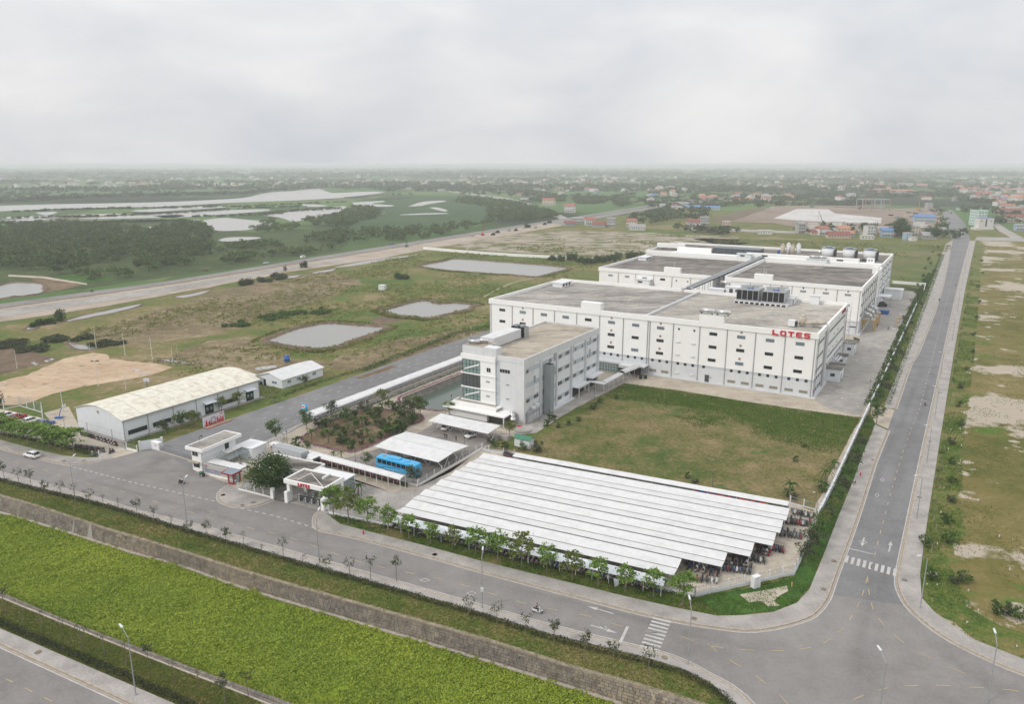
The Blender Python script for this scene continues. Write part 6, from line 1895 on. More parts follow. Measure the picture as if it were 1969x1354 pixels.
part('roof',MB().hexa([(-.4,-.5,2.85),(18.4,-.5,2.85),(18.4,5.5,4.5),(-.4,5.5,4.5)],[(-.4,-.5,2.97),(18.4,-.5,2.97),(18.4,5.5,4.62),(-.4,5.5,4.62)]).hexa([(-.4,5.5,4.5),(18.4,5.5,4.5),(18.4,11.5,2.85),(-.4,11.5,2.85)],[(-.4,5.5,4.62),(18.4,5.5,4.62),(18.4,11.5,2.97),(-.4,11.5,2.97)]),M['sheet_white'],s2)
for x in (3,7,14):
 window(s2,x,0,1.7,1.6,1.0,M['glass_blue'],M['frame_white'],1)
part('door',MB().box(10,11,-.06,0,0,2.1),M['steel'],s2)
part('door',MB().box(-.06,0,7.5,8.5,0,2.1),M['dark'],s2)
window(s2,0,3.5,1.6,2.4,.9,M['glass_blue'],M['frame_white'],1,R(-90))
part('blue_trim',MB().box(18.0,18.1,0,11,2.6,2.9),M['blue'],s2)
t_ = thing('water_tower_tank','blue plastic water tank on a stand behind the site cabin','water tank',at('e',838,250))
part('tank',MB().cyl(0,0,1.6,3.6,1.0,n=12).cyl(0,0,3.6,3.9,1.0,.5,n=12),M['blue'],t_,True)
part('stand',MB().box(-.9,-.8,-.9,-.8,0,1.6).box(.8,.9,-.9,-.8,0,1.6).box(-.9,-.8,.8,.9,0,1.6).box(.8,.9,.8,.9,0,1.6).box(-.9,.9,-.9,.9,1.5,1.6),M['steel'],t_)
t_ = thing('scrap_pile','heap of pale pipes and sheet scrap by the site cabin','scrap',at('e',655,280),.4)
for k in range(9):
 part('scrap_length',MB().tube((random.uniform(-3,0),random.uniform(-1.5,1.5),.2+k*.05),(random.uniform(1,5),random.uniform(-1.5,1.5),.3+k*.08),.14),M['steel_white'],t_)
t_ = thing('scrap_pile','heap of dark machine parts at the near corner of the site cabin','scrap',at('e',640,385),.2)
for k in range(8):
 x,y,s_ = random.uniform(-2,3),random.uniform(-2,2),random.uniform(.4,1.1)
 part('scrap_block',MB().box(x,x+s_,y,y+s_*.8,0,s_*random.uniform(.5,1.2)),M['red_dark'] if k%3==0 else M['dark'],t_)
# banner billboard and its timber stage
bb = thing('banner_board','white banner board with red festive graphics beside the internal road','banner',at('x',838,330),math.atan2((at('x',1145,220)-at('x',838,330)).y,(at('x',1145,220)-at('x',838,330)).x))
bl = (at('x',1145,220)-at('x',838,330)).length
part('panel',MB().box(0,bl,-.06,.06,.2,2.9),plain('banner_white',(.62,.62,.66),.6),bb)
m_ = MB()
part('graphic',MB().box(bl*.78,bl*.97,-.09,-.06,2.45,2.7),M['red'],bb)
g_ = MB()
random.seed(5)
for k in range(24):
 x = bl *(.08+.86*k/23) +random.uniform(-.1,.1)
 hz = .5 +1.3 *abs(math.sin(k*.9)) *(.6+.4*random.random())
 g_.box(x-.1,x+.13,-.09,-.061,.25,.25+hz)
part('graphic',g_,M['red'],bb)
ring = MB()
cx_,cz_ = bl *.47,1.5
for k in range(20):
 a0_,a1_ = 2 *math.pi *k /20,2 *math.pi *(k+1) /20
 for r0,r1 in ((.55,.68),(.85,.95)):
  q = [(cx_+r0*math.cos(a0_),-.12,cz_+r0*math.sin(a0_)),(cx_+r0*math.cos(a1_),-.12,cz_+r0*math.sin(a1_)),(cx_+r1*math.cos(a1_),-.12,cz_+r1*math.sin(a1_)),(cx_+r1*math.cos(a0_),-.12,cz_+r1*math.sin(a0_))]
  ring.add(q,[(0,1,2,3),(3,2,1,0)])
part('graphic_disc',(lambda m:m.add([(cx_+.98*math.cos(2*math.pi*k/20),-.10,cz_+.98*math.sin(2*math.pi*k/20)) for k in range(20)],[tuple(range(20))]))(MB()),MATS['banner_white'],bb)
part('graphic_ring',ring,M['red_dark'],bb)
part('post',MB().box(0,.1,.06,.16,0,2.9).box(bl-.1,bl,.06,.16,0,2.9).tube((1,.1,2.5),(1,1.6,0),.04).tube((bl-1,.1,2.5),(bl-1,1.6,0),.04),M['steel'],bb)
sg_ = thing('timber_stage','low plank stage lying in front of the banner board','stage',at('x',838,340),bb.rotation_euler.z)
for k in range(7):
 part('plank',MB().box(.2,bl+1.3,-1.45+k*.2,-1.27+k*.2,.28,.33),M['wood'],sg_)
part('skirt',MB().box(.2,bl+1.3,-1.47,-1.44,0,.28).box(.2,bl+1.3,-.1,-.07,0,.28),M['red_dark'],sg_)
# ------------------------------------------------------------------ small sheds
FK = Frame(at('l',1195,322),-31)
t_ = thing('garden_shed','small white shed with a green roof at the lawn corner by the car park','shed',FK.o,FK.a)
part('wall',MB().box(-2.2,2.2,0,2.4,.2,2.3),M['steel_white'],t_)
part('roof',MB().hexa([(-2.5,-.3,2.3),(2.5,-.3,2.3),(2.5,1.2,2.95),(-2.5,1.2,2.95)],[(-2.5,-.3,2.4),(2.5,-.3,2.4),(2.5,1.2,3.05),(-2.5,1.2,3.05)]).hexa([(-2.5,1.2,2.95),(2.5,1.2,2.95),(2.5,2.7,2.3),(-2.5,2.7,2.3)],[(-2.5,1.2,3.05),(2.5,1.2,3.05),(2.5,2.7,2.4),(-2.5,2.7,2.4)]),M['green_roof'],t_)
part('base',MB().box(-2.3,2.3,-.1,2.5,0,.2),M['concrete_grey'],t_)
part('door',MB().box(-.5,.4,-.05,0,.25,2.1),M['steel'],t_)
solo('brick_box',MB().box(0,2.6,0,1.8,0,1.2).box(-.1,2.7,-.1,1.9,1.2,1.3),M['concrete_grey'],'small square masonry box beside the single carport','box',loc=at('l',1020,260),rotz=FO.a)
solo('meadow_hut',MB().box(0,3.4,0,3.2,0,2.7).box(-.15,3.55,-.15,3.35,2.7,2.85),M['steel_white'],'lone small white hut out in the meadow','hut',loc=at('b',262,770),rotz=-.3)
t_ = thing('electric_cabinet','white electrical cabinet built into the fence by the paved corner','cabinet',at('m',1387,985),FR.a+.9)
part('body',MB().box(-.7,.7,-.45,.45,0,2.2),M['steel_white'],t_)
part('door_seam',MB().box(-.02,.02,-.47,-.45,.2,2.1).box(-.6,.6,-.47,-.45,1.9,1.95),M['steel'],t_)
solo('ash_bin',MB().hexa([(-.3,-.3,0),(.3,-.3,0),(.3,.3,0),(-.3,.3,0)],[(-.45,-.4,1.3),(.45,-.4,1.3),(.45,.4,1.3),(-.45,.4,1.3)]),M['grey_wall'],'grey box bin standing in the hedge under the street trees','bin',loc=at('m',333,975))
for w_,x,y,lb in (('k',1374,826,'red fire hydrant on the brick pavement before the street trees'),('n',596,838,'red fire hydrant on the pavement of the side road')):
 t_ = thing('fire_hydrant',lb,'hydrant',at(w_,x,y))
 part('body',MB().cyl(0,0,.2,.85,.13,n=8).cyl(0,0,.85,1.0,.17,.05,n=8).tube((-.22,0,.6),(.22,0,.6),.07),M['red'],t_)
for w_,x,y,lb in (('o',85,495,'low orange marker post on the paved corner'),('m',1662,985,'orange topped marker post near the worn slabs')):
 solo('marker_post',MB().box(-.08,.08,-.08,.08,0,.9),plain('marker_orange',(.6,.33,.16),.7),lb,'marker post',loc=at(w_,x,y))
# ================================================================== fences
def fence(name,L,label,z_wall=.45,h=1.9,step=3.0,wall_m=None,panel='bars',cat='fence',th=.2,post_m=None,base=0.0,br=.02,bs=.34,bm=None):
 L = [Vector((p[0],p[1],0)) for p in L]
 o = L[0]
 t = thing(name,label,cat,(o.x,o.y,base))
 Lr = [p-o for p in L]
 if z_wall>0:
  part('base_wall',MB().strip(Lr,-th/2,th/2,z_wall,0,th=z_wall+.2),wall_m or M['white'],t)
 posts,bars = [],MB()
 for a,b in zip(Lr,Lr[1:]):
  n = max(1,round((b-a).length/step))
  for k in range(n):
   posts.append(a.lerp(b,k/n))
  if panel=='bars':
   d = (b-a).normalized();nn = Vector((-d.y,d.x,0))
   for z in (z_wall+.12,h-.15):
    bars.tube(a+Vector((0,0,z)),b+Vector((0,0,z)),.03,n=4)
   m = int((b-a).length/bs)
   for k in range(m):
    p_ = a.lerp(b,(k+.5)/m)
    bars.tube(p_+Vector((0,0,z_wall)),p_+Vector((0,0,h)),br,n=4)
  elif panel=='slab':
   pass
 posts.append(Lr[-1])
 pm_ = MB().box(-.09,.09,-.09,.09,0,h+.1).mesh('post',post_m or M['steel_white'])
 for p_ in posts[:300]:
  link('post',pm_,t,p_)
 if panel=='bars':
  part('railing',bars,bm or M['steel'],t,kind='stuff')
 return t
frontf = F([(633,989),(700,1003.5),(763,1015.5),(852,1037),(1025,1082),(1227,1126),(1336,1148.5)])
fence('boundary_fence',frontf,'white based steel railing fence along the street trees and lean-to canopy',.55,2.0)
fence('boundary_fence',F([(1336,1148.5),(1430,1127),(1527,1105.5),(1538,1083),(1547,1058),(1570,1002)]),'pale railing fence round the paved corner of the scooter park',.6,1.9,wall_m=M['grey_wall'])
fence('boundary_wall',F([(1570,1002),(1600,941),(1671,785)]),'long pale low boundary wall between lawn and side road',1.5,1.7,5.0,wall_m=M['grey_wall'],panel='slab',cat='wall',th=.45)
fence('boundary_wall',F([(1676,774),(1711,700),(1740,637),(1762,588)]),'pale boundary wall beside the factory yard running up the side road',1.3,1.5,5.0,wall_m=M['grey_wall'],panel='slab',cat='wall',th=.4)
fence('boundary_wall',F([(1716,545),(1742,547),(1779,550),(1776,562)]),'white wall closing the far end of the factory yard',1.7,1.8,5.0,panel='slab',cat='wall',th=.3)
fence('boundary_fence',F([(459,943.5),(490,951),(524,960)]),'short railing fence between the red kiosk and the pedestrian gate',.5,1.8,wall_m=M['white'])
fence('boundary_fence',F([(1519,969),(1545,976),(1575,984)]),'green mesh fence at the top corner of the scooter park',.3,1.8,wall_m=M['grey_wall'])
fence('boundary_fence',[FO.w(.35,-47.2),FO.w(.1,-21)],'white railing fence between bus parking and scooter park',.5,1.7)
fence('boundary_fence',[FO.w(-13,-48.2),FO.w(.3,-47.6)],'grey railing fence behind the blue bus end of the covered walkway',.5,1.7)
fence('boundary_fence',F([(926,866),(940,869),(968,874),(989,878)]),'grey fence at the back corner of the scooter park',.5,1.6,wall_m=M['grey_wall'])
fence('yard_railing',F([(470,882),(492,872),(520,860),(543,851)]),'pale curved picket railing beside the gatehouse yard',.15,1.9,2.2,wall_m=M['grey_wall'],br=.07,bs=.6,bm=M['steel_white'])
fence('perimeter_wall',pts('b',[(520,536),(700,552),(900,568),(1100,580),(1260,588),(1340,592)]),'long white panel wall across the far meadow',2.3,2.4,4.0,panel='slab',cat='wall',th=.3,post_m=M['grey_wall'])
fence('perimeter_wall',pts('b',[(1440,598),(1560,605)]),'short end of the white panel wall behind the dark shrubs',2.2,2.3,4.0,panel='slab',cat='wall',th=.3,post_m=M['grey_wall'])
fence('lot_fence',pts('d',[(750,942),(940,900)]) and pts('d',[(752,940),(838,915)]),'short white railing at the entrance of the left scooter lot',.4,1.6)
fence('lot_fence',pts('d',[(960,885),(1040,905)]),'white based railing between the left scooter lot and the green gate',.5,1.8)
fence('court_fence',pts('d',[(30,580),(150,555),(320,605),(325,660)]),'tall wire fence round the corner of the left parking lot',.1,3.0,3.5)
t_ = thing('court_fence','wire fence between the left scooter lot and the arched warehouse','fence',(0,0,0))
m_ = MB()
for x,y in ((490,715),(668,770),(855,825)):
 p_ = at('d',x,y)
 m_.cyl(p_.x,p_.y,0,3.4,.08,n=5)
a_,b_ = at('d',490,715),at('d',960,860)
for z in (1,2,3.2):
 m_.tube(a_+Vector((0,0,z)),b_+Vector((0,0,z)),.03,n=3)
part('post',m_,M['steel'],t_)
# gates
t_ = thing('solid_gate','pale green solid steel gate leaf left of the sliding gate','gate',at('x',-60,655),FG.a+.95)
part('leaf',MB().box(0,4.6,-.05,.05,.1,2.5),M['sheet_wall'],t_)
part('pier',MB().box(4.6,5.1,-.25,.25,0,2.8).box(-.5,0,-.25,.25,0,2.6),M['steel_white'],t_)
t_ = thing('gate_pier','thick pale wall pier with tiny red mark beside the sliding gate','pier',at('x',75,630),FG.a)
part('body',MB().box(0,3.0,0,.9,0,2.0),M['office_white'],t_)
part('cap',MB().box(-.1,3.1,-.1,1.0,2.0,2.12),M['white'],t_)
part('mark',MB().box(1.6,2.4,-.03,0,1.2,1.4),M['red'],t_)
t_ = thing('sliding_gate','low retractable steel gate drawn across the internal road','gate',FG.w(-14.2,1.6),FG.a)
ga,gb = FG.loc(at('x',190,655)),FG.loc(at('x',670,800))
m_ = MB()
for k in range(34):
 x = k *.42
 m_.tube((x,0,.2),(x+.42,0,1.35),.025,n=4).tube((x+.42,0,.2),(x,0,1.35),.025,n=4).cyl(x,0,0,1.45,.03,n=4)
m_.box(0,14.2,-.03,.03,1.35,1.42)
part('lattice',m_,M['steel'],t_,kind='stuff')
part('track',MB().box(-.4,14.4,-.75,-.35,0,.16),M['concrete'],t_)
t_.location = at('x',190,640)
t_.rotation_euler.z = math.atan2((at('x',670,790)-at('x',190,640)).y,(at('x',670,790)-at('x',190,640)).x)
t_ = thing('folding_gate','dark folding steel gate parked across the entrance pavilion','gate',at('w',640,945),FR.a+.02)
m_ = MB()
for k in range(26):
 x = k *.27
 m_.tube((x,-.15,.1),(x+.27,.15,1.3),.035,n=4).tube((x+.27,-.15,.1),(x,.15,1.3),.035,n=4)
m_.box(0,7.2,-.2,.2,1.25,1.33).box(0,7.2,-.2,.2,.1,.2).box(-.5,0,-.3,.3,0,1.3)
part('lattice',m_,M['frame_dark'],t_,kind='stuff')
part('lamp',MB().cyl(-.25,0,1.3,1.6,.12,n=8),M['steel_white'],t_)
t_ = thing('pedestrian_gate','dark steel pedestrian gate between two white piers','gate',at('w',312,925),FR.a)
m_ = MB().box(.0,3.2,-.03,.03,.1,.2).box(0,3.2,-.03,.03,1.9,1.98)
for k in range(14):
 m_.box(k*.245,k*.245+.05,-.02,.02,.2,1.9)
part('leaf',m_,M['frame_dark'],t_)
part('pier',MB().box(-.75,0,-.3,.3,0,2.6),M['white'],t_)
part('pier',MB().box(3.2,4.0,-.35,.35,0,2.6),M['white'],t_)
t_ = thing('gate_pier','white pier at the right end of the entrance pavilion','pier',at('w',930,1070),FR.a)
part('body',MB().box(-.35,.4,-.3,.5,0,2.8),M['white'],t_)
# ================================================================== plants
def crown_mesh(name,n_leaf,rx,rz,mat,size=.35,clumps=26,layered=False,seed=0,cz=0.0,gap=.55):
 """leaf cloud: clumps through an ellipsoid, leaves round every clump"""
 global rng
 keep = rng
 rng = np.random.default_rng(seed)
 c_ = rng.normal(size=(clumps,3))
 c_/=np.linalg.norm(c_,axis=1)[:,None]
 c_*=rng.uniform(.25,1,clumps)[:,None]**.6
 if layered:
  c_[:,2] = np.round(c_[:,2]*2.6) /2.6 +rng.uniform(-.06,.06,clumps)
  c_[:,:2]*=(1.05-.42*np.clip(c_[:,2:3],-1,1))
 wgt = rng.uniform(.5,1.5,clumps)
 idx = rng.choice(clumps,n_leaf,p=wgt/wgt.sum())
 sp_ = rng.normal(size=(n_leaf,3)) *np.array([.19,.19,.08 if layered else .15])
 C2 = (c_[idx]+sp_) *np.array([rx,rx,rz])
 C2[:,2]+=cz
 V_,F_ = leaf_quads(C2,size,flat=.35)
 rng = keep
 return np_mesh(name,V_,F_,mat)
def trunk_mesh(h,r,mat,branches=5,spread=1.0,seed=0,lean=0.0):
 rnd = random.Random(seed)
 m2 = MB()
 m2.tube((0,0,0),(lean*.4,0,h*.55),r,r*.72,n=7).tube((lean*.4,0,h*.55),(lean,.02,h),r*.72,r*.3,n=6)
 for k in range(branches):
  a = rnd.uniform(0,6.28);z = h *rnd.uniform(.5,.92)
  m2.tube((lean*z/h*.8,0,z),(lean*z/h+math.cos(a)*spread*rnd.uniform(.6,1),math.sin(a)*spread*rnd.uniform(.6,1),z+spread*rnd.uniform(.3,.8)),r*.4,r*.15,n=4)
 return m2.mesh('trunk',mat)
def make_tree(name,label,trunk,crown,loc=(0,0,0),group=None,cat='tree',extra=None):
 t = thing(name,label,cat,loc,random.uniform(0,6.28),group)
 link('trunk',trunk,t)
 link('crown',crown,t)
 if extra:
  link('stake',extra,t)
 KIDS[t.name] = None
 return t
def place(name,label,kit,loc,s=1.0,group=None,cat='tree',sz=None):
 t = thing(name,label,cat,loc,random.uniform(0,6.28),group)
 t.scale = (s,s,sz or s)
 for nm,me_ in kit:
  link(nm,me_,t)
 return t
random.seed(11)
street = [[('trunk',trunk_mesh(4.6,.10,M['bark'],7,1.1,k)),('crown',crown_mesh('crown',900,1.75,1.9,M['leaf_street'] if k!=3 else M['leaf_yellow'],.42,30,True,20+k,4.4))] for k in range(5)]
young = [[('trunk',trunk_mesh(3.9,.06,M['bark'],6,.7,k+10)),('crown',crown_mesh('crown',n_,.95,1.0,M['leaf_dull'],.26,12,False,40+k,3.7))] for k,n_ in enumerate((210,130,60,260))]
bare = [[('trunk',trunk_mesh(3.9,.05,M['bark'],9,.55,k+30)),('crown',crown_mesh('crown',36,.6,.9,M['leaf_dull'],.2,9,False,60+k,3.2))] for k in range(3)]
big_tree = [('trunk',trunk_mesh(4.4,.28,M['bark'],9,2.2,3)),('crown',crown_mesh('crown',5200,3.5,2.9,M['leaf_dark'],.42,60,False,77,4.4))]
round_t = [[('trunk',trunk_mesh(2.6,.10,M['bark'],5,.8,k+50)),('crown',crown_mesh('crown',700,1.6,1.5,(M['leaf_garden'],M['leaf_dull'],M['leaf_yellow'])[k],.36,22,False,80+k,3.0))] for k in range(3)]
shrub = [[('stem',MB().tube((0,0,0),(.1,0,.8),.06,.03,n=5).mesh('stem',M['bark'])),('foliage',crown_mesh('foliage',330,.95,.75,mt,.3,14,False,90+k,.85))] for k,mt in enumerate((M['leaf_garden'],M['leaf_dark'],M['leaf_dull']))]
def palm_kit(seed,h=2.2,n=13,ln=1.9,mat=None):
 rnd = random.Random(seed)
 tr_ = MB().tube((0,0,0),(.15,0,h),.16,.11,n=7).mesh('trunk',M['bark'])
 m2 = MB()
 for k in range(n):
  a = 6.28 *k /n +rnd.uniform(-.2,.2)
  d = Vector((math.cos(a),math.sin(a),0));nn = Vector((-d.y,d.x,0))
  el_ = rnd.uniform(.2,1.1)
  P0 = Vector((.15,0,h))
  prev = P0
  for j in range(1,5):
   f_ = j /4
   q = P0 +d *ln *f_ *(1-.15*el_) +Vector((0,0,ln*(el_*f_-.95*f_*f_)))
   w0,w1 = .22 *(1-(j-1)/4.6),.22 *(1-j/4.6)
   m2.add([prev-nn*w0*ln*.6,q-nn*w1*ln*.6,q-Vector((0,0,.08)),prev-Vector((0,0,.08))],[(0,1,2,3)])
   m2.add([prev+nn*w0*ln*.6,q+nn*w1*ln*.6,q-Vector((0,0,.08)),prev-Vector((0,0,.08))],[(3,2,1,0)])
   prev = q
 return [('trunk',tr_),('crown',m2.mesh('crown',mat or M['leaf_garden']))]
palms = [palm_kit(k,1.2+.8*k,12,1.7) for k in range(3)]
# street trees along the scooter park fence (trunk feet)
st = [('k',1150,700,1.15),('k',1262,748,1.0),('k',1410,780,1.05),('k',1565,822,1.0),('l',340,1020,.95),('l',503,1058,1.0),('l',670,1092,.95),('l',845,1145,1.0),('l',1015,1190,1.0),('l',1193,1237,1.15),('l',1383,1268,1.1),('m',0,940,1.0),('m',197,985,1.1),('m',400,1032,1.1),('m',615,1065,1.0),('m',838,1130,1.15)]
for k,(w_,x,y,s_) in enumerate(st):
 s_*=random.uniform(.82,1.14)
 place('street_tree',ORD[k]+' leafy green street tree from the entrance pavilion along the fence',street[(k*3)%5 if k not in (11,9) else 3],at(w_,x,y),s_*(1.1 if k<4 else 1.0),'green street trees along the scooter park fence',sz=s_*(1.15 if k<4 else .95))
# left lot trees
for k,(x,y,s_) in enumerate([(60,800,1.0),(150,830,1.0),(285,860,1.15),(375,890,1.2),(465,905,1.1),(562,920,1.2),(105,812,1.0),(215,850,1.0),(330,872,1.1),(420,895,1.1),(20,790,1.0),(-20,780,1.1),(-110,765,1)]):
 place('street_tree',ORD[k]+' bushy tree of the row hiding the left scooter lot',street[k%3],at('d',x,y),s_*1.3,'bushy trees before the left scooter lot',sz=s_*1.0)
# young trees on the verge by the canal
yt = [('i',35,330,3),('i',148,385,1),('i',240,400,0),('i',355,475,3),('i',470,490,1),('i',572,500,2),('i',685,560,1),('i',790,560,4),('i',905,590,4),('i',1045,630,0),('i',1172,680,1),('i',1305,720,5),('i',1437,795,0),('i',1572,800,0),('i',1720,860,3),('i',1850,860,5),('k',612,1040,4),('k',770,1015,1),('k',925,1130,5),('k',1100,1175,1),('k',1272,1180,1),('k',1430,1170,1),('k',1625,1180,0),('p',5,370,1),('p',177,412,1),('p',352,470,1),('p',525,520,3),('p',712,600,3),('p',885,655,0),('p',1100,695,1)]
for k,(w_,x,y,q) in enumerate(yt):
 kit = young[q] if q<4 else bare[q-4]
 desc = ('sparse dull green sapling','thin leggy sapling','nearly leafless sapling','fuller young tree','bare twiggy sapling','bare leaning sapling')[q]
 place('young_tree',desc+', '+ORD[k]+' counted from the left on the canal verge',kit,at(w_,x,y),random.uniform(.95,1.12),'saplings on the canal verge')
for k,(x,y,q) in enumerate([(38,385,1),(183,515,4),(320,545,5),(475,585,5),(630,690,2),(795,720,2),(962,785,4),(1128,800,3),(1325,930,5),(1512,1005,4),(1705,1085,3),(1880,1030,1)]):
 kit = young[q] if q<4 else bare[q-4]
 place('young_tree','thin dark sapling on the near canal bank, '+ORD[k]+' from the left',kit,at('j',x,y),random.uniform(.9,1.1),'saplings on the near canal bank')
# gate area
place('shade_tree','big dense dark green tree beside the entrance pavilion',big_tree,FR.w(-33.0,.9),1.35,sz=1.12)
place('shade_tree','yellowish green bush at the left foot of the big dark tree',round_t[2],at('w',120,800),1.6,sz=1.1)
place('garden_tree','round green tree beyond the end of the picket railing',round_t[0],at('w',330,190),1.35)
place('garden_tree','young dull tree standing in front of the bus nose',round_t[1],at('l',372,605),1.15)
place('garden_tree','small green tree left of the blue bus',round_t[0],at('w',1480,510),.8)
place('garden_tree','bright green small tree at the office podium corner',round_t[2],at('f',645,790),1.0)
place('garden_tree','yellow green tree beside the brick box and single carport',round_t[2],at('f',1100,950),1.1)
place('palm','small palm beside the glass annex of the entrance',palms[1],at('w',1370,870),1.2,cat='palm')
place('garden_shrub','dark round shrub pair at the back of the first covered walkway',shrub[1],at('w',610,250),1.5,cat='shrub')
place('garden_shrub','small round shrub by the lamp of the first covered walkway',shrub[0],at('w',720,275),1.2,cat='shrub')
for k,(w_,x,y) in enumerate([('w',1060,375),('w',1165,400)]):
 place('garden_palm',('left' if k==0 else 'right')+' of the two small palms behind the flower hung walkway',palms[k],at(w_,x,y),.75,cat='palm')
# garden island planting
gl = [(985,740,'r',1.3),(1020,815,'p',1.1),(1080,720,'s',1.3),(1140,720,'s',1.3),(1175,650,'r',1.2),(1185,700,'p',.8),(1270,670,'s',1.6),(1340,660,'s',1.1),(1150,840,'p',1.1),(1230,800,'p',1.0),(1270,780,'s',1.1),(1210,740,'s',.9),(1340,720,'s',1.3),(1400,720,'p',1.2),(1420,610,'s',1.5),(1480,640,'s',1.4),(1520,650,'s',1.3),(1370,800,'s',1.3),(1450,790,'p',1.2),(1440,700,'s',.8),(1240,845,'s',1.2),(1280,850,'s',1.0),(1320,890,'s',1.1),(1560,550,'r',1.15),(1610,570,'s',1.1),(1550,600,'p',1.0),(1580,760,'s',1.8),(1630,775,'s',1.9),(1680,765,'s',1.7),(1700,730,'s',1.5),(1700,650,'s',1.4),(1750,660,'r',1.3),(1800,640,'r',1.4),(1845,640,'r',1.3),(1760,700,'s',1.4),(1790,680,'s',1.2),(1480,840,'s',.8),(1530,810,'s',.9),(1180,780,'s',.9),(1120,790,'s',.8),(1100,770,'p',.7),(1400,850,'s',.7),(1300,740,'p',.8),(1640,590,'s',.9),(1670,600,'s',1.3),(1500,700,'s',1.0),(1560,700,'s',.8)]
for k,(x,y,q,s_) in enumerate(gl):
 pos = at('e',x,y) +Vector((0,0,.2))
 wh_ = 'left end' if x<1200 else ('middle' if x<1500 else 'right end')
 if q=='r':
  place('garden_tree','small round tree at the '+wh_+' of the earth garden island',round_t[k%3],pos,s_*1.0,'trees in the earth garden island')
 elif q=='p':
  place('garden_palm','little palm at the '+wh_+' of the earth garden island',palms[k%3],pos,s_*1.1,'palms in the earth garden island','palm')
 else:
  place('garden_shrub',ORD[k%40]+' plant, a dense shrub, at the '+wh_+' of the earth garden island',shrub[k%3],pos,s_*1.4,'shrubs in the earth garden island','shrub')
# trees before the warehouse
for k,(x,y,q,s_) in enumerate([(1250,790,1,1.2),(1375,735,0,1.25),(1460,720,2,1.1),(1480,700,1,1.1),(1680,600,2,1.1),(1810,570,2,1.2)]):
 place('roadside_tree',ORD[k]+' small tree from the gate in front of the arched warehouse',round_t[q],at('d',x,y),s_*.95,'small trees before the arched warehouse')
place('roadside_tree','dark little tree by the driveway mouth beyond the warehouse',palms[0],at('e',740,530),1.3)
place('roadside_tree','pale thin tree at the long side of the site cabin',round_t[1],at('e',970,410),.9)
# saplings and stakes beside the boundary wall and along the side road
k = 0
rowR = [(1549,1085,1.5,1),(1560,1062,1.6,1),(1570,1040,1.5,0),(1578,1020,1.4,2),(1590,1005,1.2,1),(1610,975,1.3,0),(1622,955,1.5,1),(1607,985,1.0,2),(1632,925,1.3,0),(1644,905,1.4,1),(1648,885,1.2,0),(1655,868,1.3,1),(1662,850,1.2,2),(1668,838,1.1,0),(1685,815,1.9,0)]
for (u_,v_,s_,q) in rowR:
 place('wall_side_tree',ORD[k]+' bushy young tree from the paved corner between boundary wall and pavement',round_t[q],P(u_,v_),s_*.72,'bushy young trees outside the boundary wall')
 p_ = P(u_,v_) +Vector((.7,-.3,0))
 k+=1
stake = MB().tube((0,0,0),(.9,.2,2.0),.035,n=4).tube((1.3,0,0),(.5,.1,2.2),.035,n=4).mesh('stake',M['bark_pale'])
k = 0
for v_ in (480,495,512,528,545,560,578,592,610,628,645,660,676,690,706,722,740,758,772):
 u_ = 1818 -(v_-470) *.385 +random.uniform(-3,3) -8
 place('wall_side_tree',ORD[k]+' small tree from the far end of the belt between factory yard and side road',round_t[k%2],P(u_+(6 if k%2 else -4),v_),random.uniform(.6,.95),'small trees between factory yard and side road')
 place('belt_shrub',ORD[k]+' low shrub from the far end of the belt between factory yard and side road',shrub[k%3],P(u_-14,v_+6),random.uniform(1.1,1.7),'low shrubs between factory yard and side road','shrub')
 k+=1
for k in range(34):
 v_ = 500 +560 *(k/33)**1.15
 u_ = np.interp(v_,[463,551,680,700,881,1036,1105],[1876,1858,1836,1832,1805,1783,1775]) +4 +random.uniform(0,5) *v_ /900
 if random.random()<.55 or v_<640:
  place('road_sapling',ORD[k]+' roadside sapling from the far end, staked and leafy, right of the side road',[young[k%2][0],young[k%2][1],('stake',stake)],P(u_,v_),random.uniform(.6,.8),'staked saplings right of the side road')
 else:
  place('road_sapling',ORD[k]+' roadside sapling from the far end, dead between its stakes, right of the side road',[bare[k%3][0],('stake',stake)],P(u_,v_),random.uniform(.6,.8),'dead staked saplings right of the side road')
 if k%2==0:
  place('verge_shrub',ORD[k]+' roadside plant from the far end, a dark shrub, right of the side road',shrub[(k+1)%3],P(u_+12+random.uniform(0,20)*v_/900,v_+4),random.uniform(.9,1.6),'dark shrubs right of the side road','shrub')
for k,(x,y) in enumerate([(1060,190),(1120,440),(1290,470),(1350,460),(1600,690),(1680,700),(1760,730)]):
 place('verge_shrub','low spreading weed shrub on the corner grass right of the junction, '+ORD[k]+' from the left',shrub[k%3],at('o',x,y),1.3,'weed shrubs on the right corner grass','shrub')
# lawn shrubs
for k,(w_,x,y,s_) in enumerate([('f',1420,830,1.6),('f',1380,870,1.2),('f',1470,880,.9),('f',1550,860,1.0),('f',1620,830,.9),('f',1740,740,1.3),('f',1790,690,1.0),('f',1915,660,.9),('f',960,1000,1.2),('f',1000,1030,1.0),('f',1060,1040,1.3),('f',1310,1060,1.8),('f',1200,1050,1.2),('m',1640,300,1.2),('m',1680,320,1.0),('m',1900,260,1.4),('m',880,160,.9),('m',930,200,.9),('n',170,620,.9),('n',120,730,.9)]):
 place('lawn_shrub',ORD[k]+' low weed clump of those along the lawn edges, from the office corner',shrub[k%3],at(w_,x,y),s_,'weed clumps on the lawn','shrub')
for k,(w_,x,y) in enumerate([('n',400,780),('n',330,880),('n',70,1010),('n',300,930)]):
 place('lawn_palm',ORD[k]+' young palm beside the boundary wall on the lawn',palms[k%3],at(w_,x,y),1.3,'young palms on the lawn','palm')
